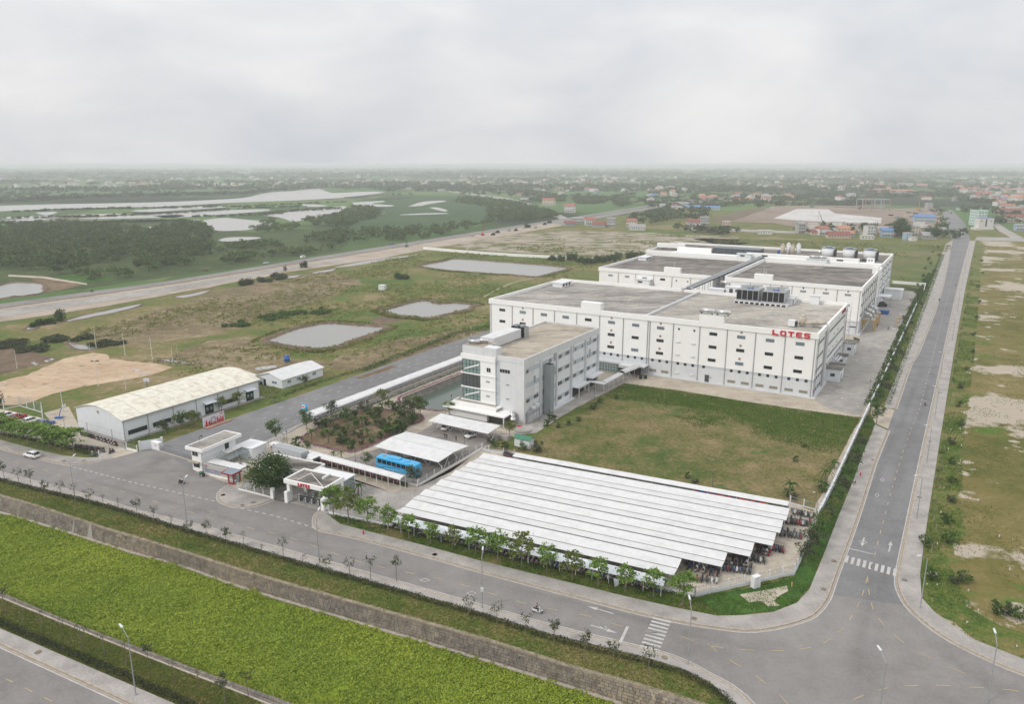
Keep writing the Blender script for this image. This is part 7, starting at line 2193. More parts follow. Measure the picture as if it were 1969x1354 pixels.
# factory side planting
for k,(x,y) in enumerate([(1370,905),(1400,920),(1420,900),(1450,870),(1390,890)]):
 place('garden_shrub','shrub in the kerbed bed beside the lettered factory wall',shrub[k%2],at('h',x,y),1.3,'shrubs beside the lettered factory','shrub')
# hedges: leaf bands
def hedge(label,L,w,h,dens=26,mat='leaf_hedge',size=.22,name='hedge',base=0.0):
 L = resample([Vector((p[0],p[1],0)) for p in L],max(6,len(L)*6))
 segs = np.array([[p.x,p.y] for p in L])
 d = np.diff(segs,axis=0)
 ln = np.linalg.norm(d,axis=1)
 tot = ln.sum()
 n = int(tot*w*dens)
 k = rng.choice(len(ln),n,p=ln/tot)
 f_ = rng.random(n)
 pos = segs[k] +d[k] *f_[:,None]
 nn = np.stack([-d[k][:,1],d[k][:,0]],1) /ln[k][:,None]
 pos+=nn *(rng.uniform(-.5,.5,n)*w)[:,None]
 hz = h *(.55+.6*vnoise(pos[:,0],pos[:,1],.9,4))
 C2 = np.hstack([pos,(base+hz*rng.uniform(.25,1,n))[:,None]])
 V_,F_ = leaf_quads(C2,size,flat=.2,aspect=.8)
 t = thing(name,label,'hedge',(0,0,0))
 link('foliage',np_mesh('foliage',V_,F_,M[mat]),t)
 return t
hedge('dark clipped hedge between the near pavement of the front road and the verge',[p+Vector((.25,-.5,0)) for p in F([(-300,843),(10,926),(69,941),(198,972),(355,1020),(500,1062),(900,1176),(1057,1226),(1105,1238),(1231,1270),(1309,1293),(1366,1322),(1404,1358)])],1.3,.75,60)
hedge('dark hedge along the pavement of the near road in the bottom left corner',[p+Vector((-.1,.8,0)) for p in F([(-150,1145),(0,1208),(120,1260),(250,1317),(330,1352),(420,1392)])],1.2,.8,70)
hedge('dense low hedge before the left scooter lot',pts('d',[(-200,725),(0,770),(300,825),(560,885),(745,940)]),1.5,1.0,60,'leaf_dark',.25)
hedge('ragged low hedge under the railing fence and street trees',[p+Vector((-.15,-.55,0)) for p in frontf],.8,.6,40,'leaf_dark')
hedge('low hedge strip beside the long covered walkway',[FO.w(-47.8,-30),FO.w(-47.8,40)],.9,.8,40,'leaf_dark')
hedge('dark shrub hedge under the picket railing end',F([(541,852),(550,847)]),1.2,1.4,40,'leaf_garden')
hedge('green hedge along the kerb of the internal road before the warehouse',[FW.w(-2,-4.6),FW.w(8,-4.3),FW.w(22,-4.0)],.8,.7,30,'leaf_garden')
hedge('clipped bush row at the foot of the warehouse corner',[FW.w(-1.5,-2.6),FW.w(5.5,-2.6)],1.2,1.0,40,'leaf_garden')
hedge('grassy shrub row along the far side of the internal road',[at('f',0,455),at('f',200,365),at('f',400,290),at('f',700,170),at('f',960,110)],2.2,1.6,14,'leaf_garden',.4)
hedge('weedy strip along the far side of the internal road near the cabin',[at('e',800,480),at('e',1100,370),at('e',1400,285),at('e',1600,215)],2.0,.9,14,'leaf_garden',.35)
hedge('pink flowering border round the earth garden island',[gs[0]]+gs+[gs[0]],.8,.35,60,'flower',.2,'flower_border',.2)
hedge('pink flowering border round the rock lined basin',[p+(p-FO.w(-34,20)).normalized()*.6 for p in bas_rim],.9,.45,60,'flower',.2,'flower_border',.1)
hedge('thick shrub belt between the factory yard edge and the boundary wall',F([(1672,784),(1700,722),(1738,634),(1772,560),(1790,528)]),3.5,1.5,9,'leaf_dark',.45)
hedge('weedy shrub belt outside the boundary wall next to the pavement',F([(1700,780),(1722,720),(1748,655),(1790,548),(1812,490)]),3.4,1.1,4,'leaf_garden',.4)
hedge('weeds along the foot of the boundary wall beside the lawn',F([(1576,1000),(1606,942),(1674,800)]),2.2,.9,10,'leaf_garden',.35)
hedge('low green planting in the kerbed bed at the side of the factory',pts('h',[(1380,930),(1430,890),(1470,850)]),2.2,.7,18,'leaf_garden',.3)
hedge('young bushes behind the closing wall of the factory yard',pts('c',[(1215,745),(1300,752),(1390,770)]),4,1.6,6,'leaf_dark',.5)
# ditch side bushes and dark casuarinas in the meadow
def bush_cloud(name,label,centers,size=.55,mat='leaf_dark',per=260,kind=None,cat='bushes'):
 """several merged leafy mounds; centers = (x, y, radius, height)"""
 Cs = []
 for x,y,r_,h_ in centers:
  for _q in range(7):
   f_ = rng.uniform(.25,.6)
   ox,oy = rng.normal(size=2) *.5 *r_
   n = int(per*r_*r_*f_*f_/6) +12
   d = rng.normal(size=(n,3));d/=np.linalg.norm(d,axis=1)[:,None]
   d*=rng.uniform(.45,1.1,n)[:,None]
   hq = h_ *rng.uniform(.5,1.05)
   Cs.append(np.stack([x+ox+d[:,0]*r_*f_,y+oy+d[:,1]*r_*f_,np.abs(hq*.5+d[:,2]*hq*.5)],1))
 V_,F_ = leaf_quads(np.vstack(Cs),size,flat=.2,aspect=.8)
 me_ = np_mesh(name,V_,F_,M[mat] if isinstance(mat,str) else mat)
 o_ = link(name,me_,None,label=label)
 if kind:
  o_['kind'] = kind
 else:
  o_['category'] = cat
 return o_
def blobs(w_,L):
 out = []
 for x,y,wpx,hm in L:
  p_ = at(w_,x,y)
  m_px = p_.length /1450
  out.append((p_.x,p_.y,wpx/WIN[w_][2]*m_px/2,hm))
 return out
for lb,w_,L_,mt in (('round dark green bush alone in the far meadow','b',[(385,705,90,3.5),(430,700,50,2.5)],'leaf_dark'),('dark bushes beside the left end of the meadow ditch','a',[(345,945,60,6),(290,965,50,3),(240,970,60,3.5),(200,980,40,3)],'leaf_dark'),('clump of bushes between the highway and the meadow','a',[(1395,740,90,4),(1490,720,70,3.5),(1560,710,110,4.5),(1610,700,60,3.5),(1760,640,50,5),(1635,660,20,5)],'leaf_dull'),('dark casuarina shrubs at the end of the white perimeter wall','b',[(1260,600,60,4),(1310,605,60,6),(1360,600,70,7),(1410,610,60,5),(1470,618,80,6),(1530,610,70,6),(1580,606,60,6),(1630,595,60,7),(1700,588,60,6),(1740,575,50,6)],'leaf_dark'),('low green brush on the meadow edge beside the first pond','a',[(1560,930,130,1.6),(1700,900,150,1.8),(1830,900,120,1.6),(1370,980,140,1.6)],'leaf_garden'),('scrubby bushes left of the playing field','a',[(60,1085,120,2.5),(180,1120,140,2.5),(330,1060,140,2),(450,1060,120,2),(560,1090,120,2.2),(640,1085,90,2)],'leaf_dull'),('tall brown bush at the left picture edge behind the scooter lot','d',[(0,560,70,5)],'leaf_dull'),('dark bushes where the local lane meets the highway','b',[(1110,410,60,4),(1240,385,30,4)],'leaf_dark')):
 bush_cloud('bushes',lb,blobs(w_,L_),.6,mt,420,None,'bushes')
# tussocks spread over the meadow
mea = F([(150,640),(640,515),(880,478),(1200,505),(945,632),(566,758),(340,800),(330,705),(180,676)])
pt = scatter(mea,9000)
kp = vnoise(pt[:,0],pt[:,1],.035,21)>rng.uniform(.35,.75,len(pt))
ponds_px = [[(500,655),(575,625),(640,615),(750,632),(690,660),(618,682),(550,670)],[(720,600),(760,582),(820,575),(915,587),(870,605),(820,618),(770,615)],[(800,512),(850,495),(1095,512),(1030,538),(880,528)]]
pt = pt[kp]
for pp in ponds_px:
 pt = pt[~in_poly(pt[:,0],pt[:,1],F(pp))]
n = len(pt)
reps = 7
C = np.repeat(np.hstack([pt,np.zeros((n,1))]),reps,0)
C[:,:2]+=rng.normal(size=(n*reps,2)) *.7
C[:,2] = rng.uniform(.05,.7,n*reps) *np.repeat(rng.uniform(.4,1.3,n),reps)
V,Fq = leaf_quads(C,.8,flat=.5,aspect=.8)
link('meadow_tussocks',np_mesh('meadow_tussocks',V,Fq,M['leaf_tuft']),kind='stuff',label='rough tussocks scattered over the western meadow')
fld = F([(900,470),(1250,450),(1560,465),(1828,473),(1790,560),(1740,540),(1300,470),(1130,498)])
pt = scatter(fld,5000)
pt = pt[vnoise(pt[:,0],pt[:,1],.03,22)>rng.uniform(.4,.8,len(pt))]
n = len(pt)
C = np.repeat(np.hstack([pt,np.zeros((n,1))]),6,0)
C[:,:2]+=rng.normal(size=(n*6,2)) *1.2
C[:,2] = rng.uniform(.1,1.0,n*6)
V,Fq = leaf_quads(C,1.1,flat=.5,aspect=.8)
link('field_tussocks',np_mesh('field_tussocks',V,Fq,M['leaf_tuft']),kind='stuff',label='low tussocks on the sandy field behind the factory')
# forest beyond the highway
def tree_mass(name,label,P2,hgt,rad,mat,leaf,per,kind='stuff'):
 Cs = []
 Sz = []
 n = len(P2)
 for (x,y),h_,r_ in zip(P2,hgt,rad):
  m_ = per
  cl_ = rng.normal(size=(5,3)) *np.array([.45,.45,.3])
  idx = rng.integers(0,5,m_)
  d = rng.normal(size=(m_,3));d/=np.linalg.norm(d,axis=1)[:,None]
  q = cl_[idx] +d *.55
  Cs.append(np.stack([x+q[:,0]*r_,y+q[:,1]*r_,np.abs(h_*.62+q[:,2]*h_*.42)],1))
  Sz.append(np.full(m_,leaf*r_))
 Cs = np.vstack(Cs);Sz = np.concatenate(Sz)
 V_,F_ = leaf_quads(Cs,Sz,flat=.25,aspect=.85)
 return link(name,np_mesh(name,V_,F_,mat),kind=kind,label=label)
fpoly = pts('a',[(-700,420),(0,405),(300,400),(560,405),(800,440),(1100,400),(1200,430),(1230,470),(1180,520),(1250,560),(1120,600),(1080,650),(900,670),(760,660),(740,600),(620,620),(560,650),(330,690),(180,660),(60,660),(-40,640),(-700,760)])
pt = scatter(fpoly,1150)
tree_mass('woodland','dense dark woodland on the left beyond the highway',pt,rng.uniform(5.5,10.5,len(pt)),rng.uniform(2.4,4.4,len(pt)),M['leaf_forest'],.36,150)
pm_ = []
for L_ in ([(1270,520),(1400,505),(1620,500),(1640,530),(1400,545),(1250,560)],[(1440,415),(1700,395),(1710,425),(1440,440)],[(1740,470),(1969,430),(1969,500),(1760,500)],[(1500,385),(1560,375),(1600,390),(1500,405)],[(1730,370),(1969,340),(1969,400),(1800,400)],[(1240,590),(1500,560),(1900,530),(1860,560),(1300,620)],[(400,690),(620,660),(800,690),(560,720),(430,700)]):
 q_ = pts('a',L_)
 A_ = abs(sum(q_[i_].x*q_[(i_+1)%len(q_)].y-q_[(i_+1)%len(q_)].x*q_[i_].y for i_ in range(len(q_)))) /2
 pm_.append(scatter(q_,max(6,int(A_/60))))
pt = np.vstack(pm_)
tree_mass('thicket','scattered thickets between the marsh ponds and the highway',pt,rng.uniform(3,6.5,len(pt)),rng.uniform(2.0,3.8,len(pt)),M['leaf_forest'],.38,80)
pm_ = []
for L_,dn in (([(0,440),(120,440),(440,425),(720,400),(860,390),(1300,355),(1310,345),(1240,330),(900,395),(560,470),(320,495),(60,500),(0,520)],55),([(0,350),(120,300),(250,300),(270,345),(120,400),(0,410)],60),([(700,270),(720,240),(870,245),(1050,270),(1200,310),(1290,345),(1100,370),(900,385),(880,300),(780,280)],75),([(1150,250),(1320,235),(1340,260),(1180,275)],90),([(1380,240),(1560,240),(1560,275),(1390,280)],60),([(1610,260),(1690,245),(1700,285),(1620,290)],50),([(1820,330),(1969,290),(1969,350),(1830,360)],50),([(1000,190),(1200,210),(1200,235),(1000,215)],160)):
 q_ = pts('b',L_)
 A_ = abs(sum(q_[i_].x*q_[(i_+1)%len(q_)].y-q_[(i_+1)%len(q_)].x*q_[i_].y for i_ in range(len(q_)))) /2
 pm_.append(scatter(q_,max(6,min(500,int(A_/dn)))))
pt = np.vstack(pm_)
tree_mass('tree_belt','dark tree belts along the highway and round the marsh',pt,rng.uniform(4,8,len(pt)),rng.uniform(2.6,4.6,len(pt)),M['leaf_forest'],.42,60)
# ================================================================== street lamps and poles
def make_lamp(h=9.0,arm=1.9):
 a = MB().cyl(0,0,0,.35,.16,n=8).tube((0,0,.3),(0,0,h),.095,.06,n=8)
 b = MB().tube((0,0,h-.1),(arm*.75,0,h+.75),.045,.04,n=6)
 c_ = MB().hexa([(arm*.7,-.14,h+.72),(arm+.35,-.12,h+.88),(arm+.35,.12,h+.88),(arm*.7,.14,h+.72)],[(arm*.7,-.12,h+.86),(arm+.3,-.08,h+.98),(arm+.3,.08,h+.98),(arm*.7,.12,h+.86)])
 return [('pole',a.mesh('pole',M['steel'])),('arm',b.mesh('arm',M['steel'])),('lamp_head',c_.mesh('lamp_head',M['steel_white']))]
lamp = make_lamp()
def put_lamp(label,base,toward,s=1.0,kit=None,name='street_lamp',group=None,cat='street lamp'):
 t = thing(name,label,cat,base,math.atan2(toward.y,toward.x),group)
 t.scale = (s,s,s)
 for nm,me_ in (kit or lamp):
  link(nm,me_,t)
 return t
across = (P(1057,1190)-P(1057,1206)).normalized()
for (w_,x,y,hpx,lb) in (('i',572,490,0,'tall street lamp left of the gate on the canal side of the front road'),('i',1418,675,0,'tall street lamp behind the scooter rider on the front road'),('k',1040,1038,0,'tall street lamp opposite the entrance pavilion'),('p',87,290,0,'tall street lamp with a small white box, opposite the scooter canopies'),('p',1342,635,0,'tall street lamp at the junction end of the front road')):
 t = put_lamp(lb,at(w_,x,y),across,1.0)
 if 'box' in lb:
  part('meter_box',MB().box(-.2,.2,-.2,.2,3.2,3.8),M['steel_white'],t)
put_lamp('tall street lamp in the bottom left corner by the near road',at('j',1030,1022),P(200,1240)-P(262,1300),1.02)
rd = (P(1726,1115)-P(1594,1144)).normalized()
for w_,x,y,lb in (('o',1030,655,'tall street lamp standing on the right corner pavement'),('o',1520,1350,'tall street lamp in the bottom right corner'),('n',1015,1158,'street lamp on the right pavement beside the painted diamonds'),('n',1090,738,'street lamp on the right pavement by the first drain cover up the side road'),('n',1150,410,'street lamp on the right pavement abreast of the driveway'),('n',1190,120,'street lamp on the right pavement beside the factory corner')):
 put_lamp(lb,at(w_,x,y),-rd if 'bottom' not in lb else (P(1850,1230)-P(1897,1354)),1.0)
for k,(u_,v_) in enumerate([(1828,655),(1838,600),(1845,560),(1852,525),(1858,498)]):
 put_lamp('distant street lamp on the right of the side road, '+ORD[k]+' beyond the factory yard',P(u_+3,v_),-rd,1.0,group='distant side road lamps')
t = put_lamp('lone lamp rising from the junction at the bottom of the picture',P(1688,1392),P(1660,1300)-P(1700,1350),1.0)
put_lamp('lamp on a slim post by the paved corner of the scooter park',at('m',1845,470),Vector((-1,-.3,0)),.62)
put_lamp('slim lamp beside the driveway gate near the factory apron',at('n',590,455),Vector((-1,.1,0)),.55)
g_lamp = [('pole',MB().cyl(0,0,0,.2,.12,n=8).cyl(0,0,.2,3.0,.05,.04,n=6).mesh('pole',M['frame_dark'])),('lantern',MB().cyl(0,0,3.0,3.25,.12,.22,n=8).cyl(0,0,3.25,3.42,.30,.05,n=8).mesh('lantern',M['frame_dark']))]
for k,(w_,x,y,lb) in enumerate([('w',475,215,'dark garden lamp behind the first covered walkway'),('w',1335,445,'dark garden lamp left of the blue bus behind the walkway'),('w',42,640,'dark garden lamp in the yard near the sign wall'),('w',1412,880,'dark garden lamp beside the palm by the glass annex'),('f',663,710,'dark garden lamp at the near corner of the basin'),('v',803,830,'dark garden lamp on the footpath beside the office'),('f',283,640,'dark garden lamp on the path left of the basin'),('f',762,1040,'dark garden lamp at the corner of the double carport'),('f',1402,830,'dark garden lamp near the grey shaft of the office'),('t',1915,990,'dark garden lamp on the yard side of the boundary belt'),('m',1062,225,'dark garden lamp on the lawn behind the narrow canopy'),('w',315,390,'dark garden lamp at the corner of the low block roof')]):
 put_lamp(lb,at(w_,x,y),Vector((1,0,0)),1.0,g_lamp,'garden_lamp',cat='garden lamp')
mastk = [('pole',MB().cyl(0,0,0,8.5,.10,.05,n=6).mesh('pole',M['steel_white'])),('base',MB().box(-.3,.3,-.3,.3,0,.3).mesh('base',M['concrete']))]
flood = mastk +[('floodlight_bar',MB().box(-1.1,1.1,-.08,.08,8.4,8.55).box(-1.2,-.6,-.25,.1,8.5,8.75).box(.4,1.2,-.25,.1,8.5,8.75).mesh('floodlight_bar',M['frame_dark']))]
for k,(x,y,kit,s_) in enumerate([(745,408,flood,1.0),(130,270,mastk,.8),(947,168,mastk,1.0),(1155,208,mastk,1.05),(1310,245,mastk,.75),(1345,160,mastk,.45),(953,430,mastk,.8),(487,640,mastk,1.0),(730,120,mastk,1.05),(683,140,mastk,.5)]):
 put_lamp((['floodlight mast at the near edge of the sandy playing field']+['pale bare mast, '+ORD[q]+' of those standing round the sandy playing field' for q in range(9)])[k],at('d',x,y),Vector((1,.3,0)),s_,kit,'field_mast',cat='mast',group='masts round the playing field')
t_ = thing('basketball_stand','white backboard on a blue crane stand beside the arched warehouse','basketball hoop',at('d',450,650))
part('arm',MB().tube((0,0,.4),(.1,.8,2.2),.12,n=6).tube((.1,.8,2.2),(1.3,.8,3.4),.1,n=6),M['bus_dark_blue'],t_)
part('base',MB().box(-1.1,.8,-.5,.6,0,.5),M['blue'],t_)
part('backboard',MB().box(1.2,1.3,-.1,1.7,2.7,3.8),M['steel_white'],t_)
t_ = thing('basketball_stand','white backboard behind the arched roof of the warehouse','basketball hoop',at('d',1118,440))
part('post',MB().cyl(0,0,0,3.4,.1,n=6),M['bus_dark_blue'],t_)
part('backboard',MB().box(-.9,.9,-.05,.05,3.0,4.2),M['steel_white'],t_)
patch('court_slab',pts('d',[(330,610),(520,560),(590,690),(920,850),(890,880),(640,800),(400,690)]),Z4,M['concrete'])
patch('scooter_lot',pts('d',[(-150,560),(60,590),(320,650),(590,740),(900,860),(960,890),(750,945),(560,880),(300,820),(0,765),(-200,730)]),Z5,M['yard_sand'])
patch('entry_apron',pts('d',[(750,945),(830,915),(955,890),(1050,905),(860,955)]),Z5+.03,M['concrete'])
patch('court_side_strip',pts('d',[(580,690),(930,830),(960,885),(880,850),(600,730)]),Z3,M['concrete_grey'])
for k,(x,y) in enumerate([(1035,295),(1090,318),(375,218),(265,245),(8,395)]):
 solo('goal_frame',MB().box(-1.5,1.5,-.06,.06,0,.3).box(-1.5,-1.4,-.6,.6,.3,.8).box(1.4,1.5,-.6,.6,.3,.8).box(-1.4,1.4,-.05,.05,.7,.8),M['steel_white'],'small white frame lying on the sandy playing field, '+ORD[k]+' from the warehouse','frame',loc=at('d',x,y),rotz=-.6+k)
# ================================================================== vehicles
def wheel_mesh(r=.33,w=.22,key='wheel'):
 if key not in _mesh:
  a = MB().tube((0,-w/2,0),(0,w/2,0),r,n=14)
  b = MB().tube((0,-w/2-.012,0),(0,w/2+.012,0),r*.62,n=10)
  _mesh[key] = (a.mesh('wheel',M['rubber']),b.mesh('rim',M['steel']))
 return _mesh[key]
def wheels(t,xs,y,r=.33,w=.22):
 tm,rm = wheel_mesh(r,w,'wheel%.2f'%r)
 for x in xs:
  for s_ in (-1,1):
   q = link('wheel',tm,t,(x,s_*y,r))
   link('rim',rm,q)
def loft(sections):
 """sections: list of (x, [(y,z)...]) with equal point counts; closed loops"""
 m2 = MB()
 n = len(sections[0][1])
 vs = []
 for x,L in sections:
  vs+=[(x,y,z) for y,z in L]
 fs = []
 for k in range(len(sections)-1):
  for j in range(n):
   fs.append((k*n+j,k*n+(j+1)%n,(k+1)*n+(j+1)%n,(k+1)*n+j))
 fs.append(tuple(range(n))[::-1]);fs.append(tuple(range((len(sections)-1)*n,len(sections)*n)))
 return m2.add(vs,fs)
def sec(w,z0,z1,b=.12):
 return [(-w+b,z0),(w-b,z0),(w,z0+b),(w,z1-b),(w-b,z1),(-w+b,z1),(-w,z1-b),(-w,z0+b)]
def make_car(label,loc,rz,suv=True,group=None):
 t = thing('parked_car' if 'parked' in label else 'car',label,'car',loc,rz,group)
 h = 1.0 if suv else .92
 body = loft([(-2.25,sec(.74,.42,.9,.1)),(-2.1,sec(.86,.3,h,.12)),(-1.0,sec(.91,.26,h+.02,.12)),(.8,sec(.91,.26,h,.12)),(1.7,sec(.88,.28,h-.1,.12)),(2.15,sec(.80,.34,h-.2,.1)),(2.25,sec(.68,.42,h-.28,.08))])
 part('body',body,M['car_white'],t,True)
 top = 1.62 if suv else 1.44
 cab = loft([(-2.05 if suv else -1.75,sec(.76,h-.05,h+.1,.04)),(-1.75 if suv else -1.1,sec(.68,h-.05,top-.04,.06)),(-.2,sec(.68,h-.05,top,.06)),(.35,sec(.67,h-.05,top-.05,.06)),(1.2,sec(.74,h-.08,h+.02,.04))])
 part('windows',cab,M['glass_car'],t,True)
 part('roof',loft([(-1.72 if suv else -1.05,sec(.66,top-.06,top+.02,.03)),(-.2,sec(.66,top-.04,top+.05,.03)),(.32,sec(.64,top-.07,top+.0,.03))]),M['car_white'],t,True)
 part('pillar',(lambda m:[m.tube((x0,s_*.75,h),(x1,s_*.665,top),.04,n=4) for s_ in (-1,1) for x0,x1 in ((-.15,-.2),(1.15,.35),(-1.0,-1.05),(-1.95 if suv else -1.6,-1.7 if suv else -1.1))] and m)(MB()),M['car_white'],t)
 wheels(t,(-1.35,1.35),.80)
 for s_ in (-1,1):
  part('headlight',MB().box(2.1,2.22,s_*.62-.14,s_*.62+.14,h-.38,h-.24),M['stainless'],t)
  part('tail_light',MB().box(-2.24,-2.14,s_*.64-.12,s_*.64+.12,h-.28,h-.05),M['red'],t)
 return t
mdir = (P(250,930)-P(0,868)).normalized()
make_car('white hatchback driving along the front road at the left',P(62,879.5,Z5),math.atan2(mdir.y,mdir.x)+math.pi)
make_car('white suv parked under the left end of the single carport',FO.w(-16.5,-13.7,Z5),FO.a+R(110))
make_car('white saloon parked near the middle of the single carport',FO.w(-7.0,-15.2,Z5),FO.a+R(-100),False)
make_car('dark fronted white car parked deep under the double carport',FO.w(-12.5,-34.0,Z5),FO.a+R(-90),False)
make_car('small white car parked behind the sign wall',FG.w(8.8,5.2,Z3),FG.a+R(75),False)
for k,(x,y,c_) in enumerate([(60,640,'white'),(140,650,'red'),(240,680,'white'),(350,700,'grey')]):
 t = make_car(ORD[k]+' parked car from the left behind the trees of the left lot',at('d',x,y,Z5),.9+.1*(k%3),k%2==0,'cars in the left lot')
 if c_!='white':
  for ch in t.children:
   if ch.name.startswith(('body','roof')):
    ch.data = ch.data.copy();ch.data.materials[0] = M['red_dark'] if c_=='red' else M['bus_dark_blue']
# bus
t = thing('coach_bus','bright blue coach bus parked beside the double carport','bus',FO.w(-8.3,-43.6,Z5),FO.a)
L2 = 5.95
part('body',loft([(-L2,sec(1.12,.45,3.0,.2)),(-L2+.25,sec(1.25,.35,3.25,.22)),(L2-1.0,sec(1.25,.35,3.3,.22)),(L2-.3,sec(1.22,.35,3.15,.22)),(L2,sec(1.12,.4,1.55,.2))]),M['bus_blue'],t)
for s_ in (-1,1):
 for k in range(7):
  x0 = -5.35 +k *1.42
  part('side_window',MB().box(x0,x0+1.26,s_*1.24-.02,s_*1.24+.03,1.75,2.75),M['glass_car'],t)
part('windscreen',MB().hexa([(L2+.03,-1.05,1.2),(L2+.03,1.05,1.2),(L2-.35,1.1,2.95),(L2-.35,-1.1,2.95)][::1],[(L2-.25,-1.15,1.2),(L2-.25,1.15,1.2),(L2-.75,1.15,3.0),(L2-.75,-1.15,3.0)]),M['glass_car'],t)
part('rear_window',MB().box(-L2-.02,-L2+.05,-.95,.95,1.8,2.7),M['glass_car'],t)
part('roof_unit',MB().box(-2.6,.6,-.8,.8,3.26,3.5).box(2.0,3.2,-.6,.6,3.28,3.42),M['bus_blue'],t)
part('roof_hatch',MB().box(-4.6,-3.8,-.4,.4,3.27,3.33),M['vent_brown'],t)
for q,(amp,z0_,mt,ph) in enumerate(((.28,1.0,'bus_pale',0),(.22,.8,'bus_dark_blue',.7),(.30,1.22,'bus_dark_blue',1.5),(.2,.62,'bus_pale',2.1))):
 for s_ in (-1,1):
  m2 = MB()
  for k in range(22):
   x0,x1 = -5.6 +k *.5, -5.1 +k *.5
   f = lambda x:z0_ +amp *math.sin(x*.8+ph) *(1-(x+5.6)/14)
   y = s_ *(1.262+.004*q)
   q4 = [(x0,y,f(x0)-.05),(x1,y,f(x1)-.05),(x1,y,f(x1)+.05),(x0,y,f(x0)+.05)]
   m2.add(q4,[(0,1,2,3)] if s_<0 else [(3,2,1,0)])
  part('livery_stripe',m2,M[mt],t)
wheels(t,(-3.6,3.6),1.1,.5,.3)
for s_ in (-1,1):
 part('mirror',MB().tube((L2-.2,s_*1.1,2.7),(L2+.35,s_*1.35,2.6),.04).box(L2+.25,L2+.45,s_*1.35-.12,s_*1.35+.12,2.1,2.65),M['frame_dark'],t)
 part('headlight',MB().box(L2-.08,L2+.03,s_*.85-.2,s_*.85+.2,.65,.9),M['stainless'],t)
part('bumper',MB().box(L2-.15,L2+.06,-1.1,1.1,.4,.6),M['frame_dark'],t)
# lorry under the walkway roofs
ta = FO.a +R(-1)
t = thing('lorry','container lorry with a white cab beside the flower hung walkway','lorry',FO.w(-30.9,-52.3,Z4),FO.a)
part('cab',loft([(2.9,sec(1.15,.6,2.9,.1)),(3.4,sec(1.2,.5,3.2,.12)),(4.9,sec(1.2,.5,3.1,.15)),(5.2,sec(1.15,.5,1.7,.15))]),M['car_white'],t)
part('windscreen',MB().hexa([(5.24,-1.0,1.75),(5.24,1.0,1.75),(5.0,1.0,2.75),(5.0,-1.0,2.75)],[(4.9,-1.02,1.75),(4.9,1.02,1.75),(4.7,1.02,2.8),(4.7,-1.02,2.8)]),M['glass_car'],t)
part('cab_window',MB().box(3.7,4.7,-1.23,-1.18,1.7,2.5).box(3.7,4.7,1.18,1.23,1.7,2.5),M['glass_car'],t)
part('grille',MB().box(5.18,5.26,-.9,.9,.8,1.4),M['frame_dark'],t)
part('sun_visor',MB().box(4.9,5.3,-1.0,1.0,2.85,2.95),M['frame_dark'],t)
part('deflector',loft([(3.0,sec(1.0,3.1,3.15,.02)),(3.3,sec(1.0,3.1,3.8,.1)),(4.2,sec(.9,3.1,3.2,.04))]),M['car_white'],t)
part('chassis',MB().box(-8.5,3.0,-.5,.5,.75,1.05),M['dark'],t)
ct_ = part('container',MB().box(-8.4,1.4,-1.2,1.2,1.15,3.7),M['steel'],t)
part('corrugation',(lambda m:[m.box(x,x+.16,-1.25,-1.2,1.25,3.6) for x in np.arange(-8.2,1.3,.42)] and m)(MB()),M['steel_white'],ct_)
wheels(t,(-6.8,-5.6,1.7,4.2),1.0,.48,.3)
t = thing('lorry','dark wheeled lorry end sticking out beside the gatehouse corner','trolley',at('x',825,1030),FG.a+.2)
part('frame',MB().box(-.6,.6,-.3,.3,.5,.9),M['frame_dark'],t)
part('box',MB().box(-.7,.1,-.35,.35,.9,1.2),M['green_roof'],t)
wheels(t,(0,),.35,.42,.18)
t['label'] = 'small cart on two dark wheels beside the gatehouse corner';t.name = 'hand_cart'
# distant vehicles on the highway and far side road
def far_car(label,loc,rz,mat,van=False):
 t = thing('van' if van else 'car',label,'van' if van else 'car',loc,rz)
 part('body',loft([(-2.3,sec(.85,.35,1.0,.1)),(-2.2,sec(.9,.3,1.9 if van else 1.0,.12)),(1.4,sec(.9,.3,1.9 if van else 1.0,.12)),(2.2,sec(.8,.35,.95,.1))]),mat,t)
 part('windows',loft([(-1.8,sec(.85 if van else .75,1.1,1.7 if van else 1.2,.05)),(-1.4,sec(.92 if van else .7,1.1,1.75 if van else 1.45,.06)),(.5,sec(.92 if van else .7,1.1,1.75 if van else 1.45,.06)),(1.5,sec(.82 if van else .7,1.0,1.15,.04))]),M['glass_car'],t)
 wheels(t,(-1.4,1.4),.78)
 return t
hwd = (P(660,486)-P(330,540));hwa = math.atan2(hwd.y,hwd.x)
far_car('white pickup driving on the highway at the left',at('a',1527,617,.22),hwa,M['car_white'])
far_car('white minibus driving on the highway, right of the pickup',at('a',1738,585,.22),hwa,M['car_white'],True)
far_car('dark blue car driving on the highway ahead of the minibus',at('b',335,510,.22),hwa,M['bus_dark_blue'])
sda = math.atan2(ds.y,ds.x)
far_car('dark lorry far up the side road',P(1829,411,.2),sda,M['frame_dark'],True)
far_car('dark car on the far side road before the junction',P(1826,429,.2),sda,M['frame_dark'])
far_car('white car waiting at the far junction',P(1841,444,.2),sda+1.2,M['car_white'])
far_car('second white car at the far junction, right of the first',P(1851,443,.2),sda,M['car_white'])
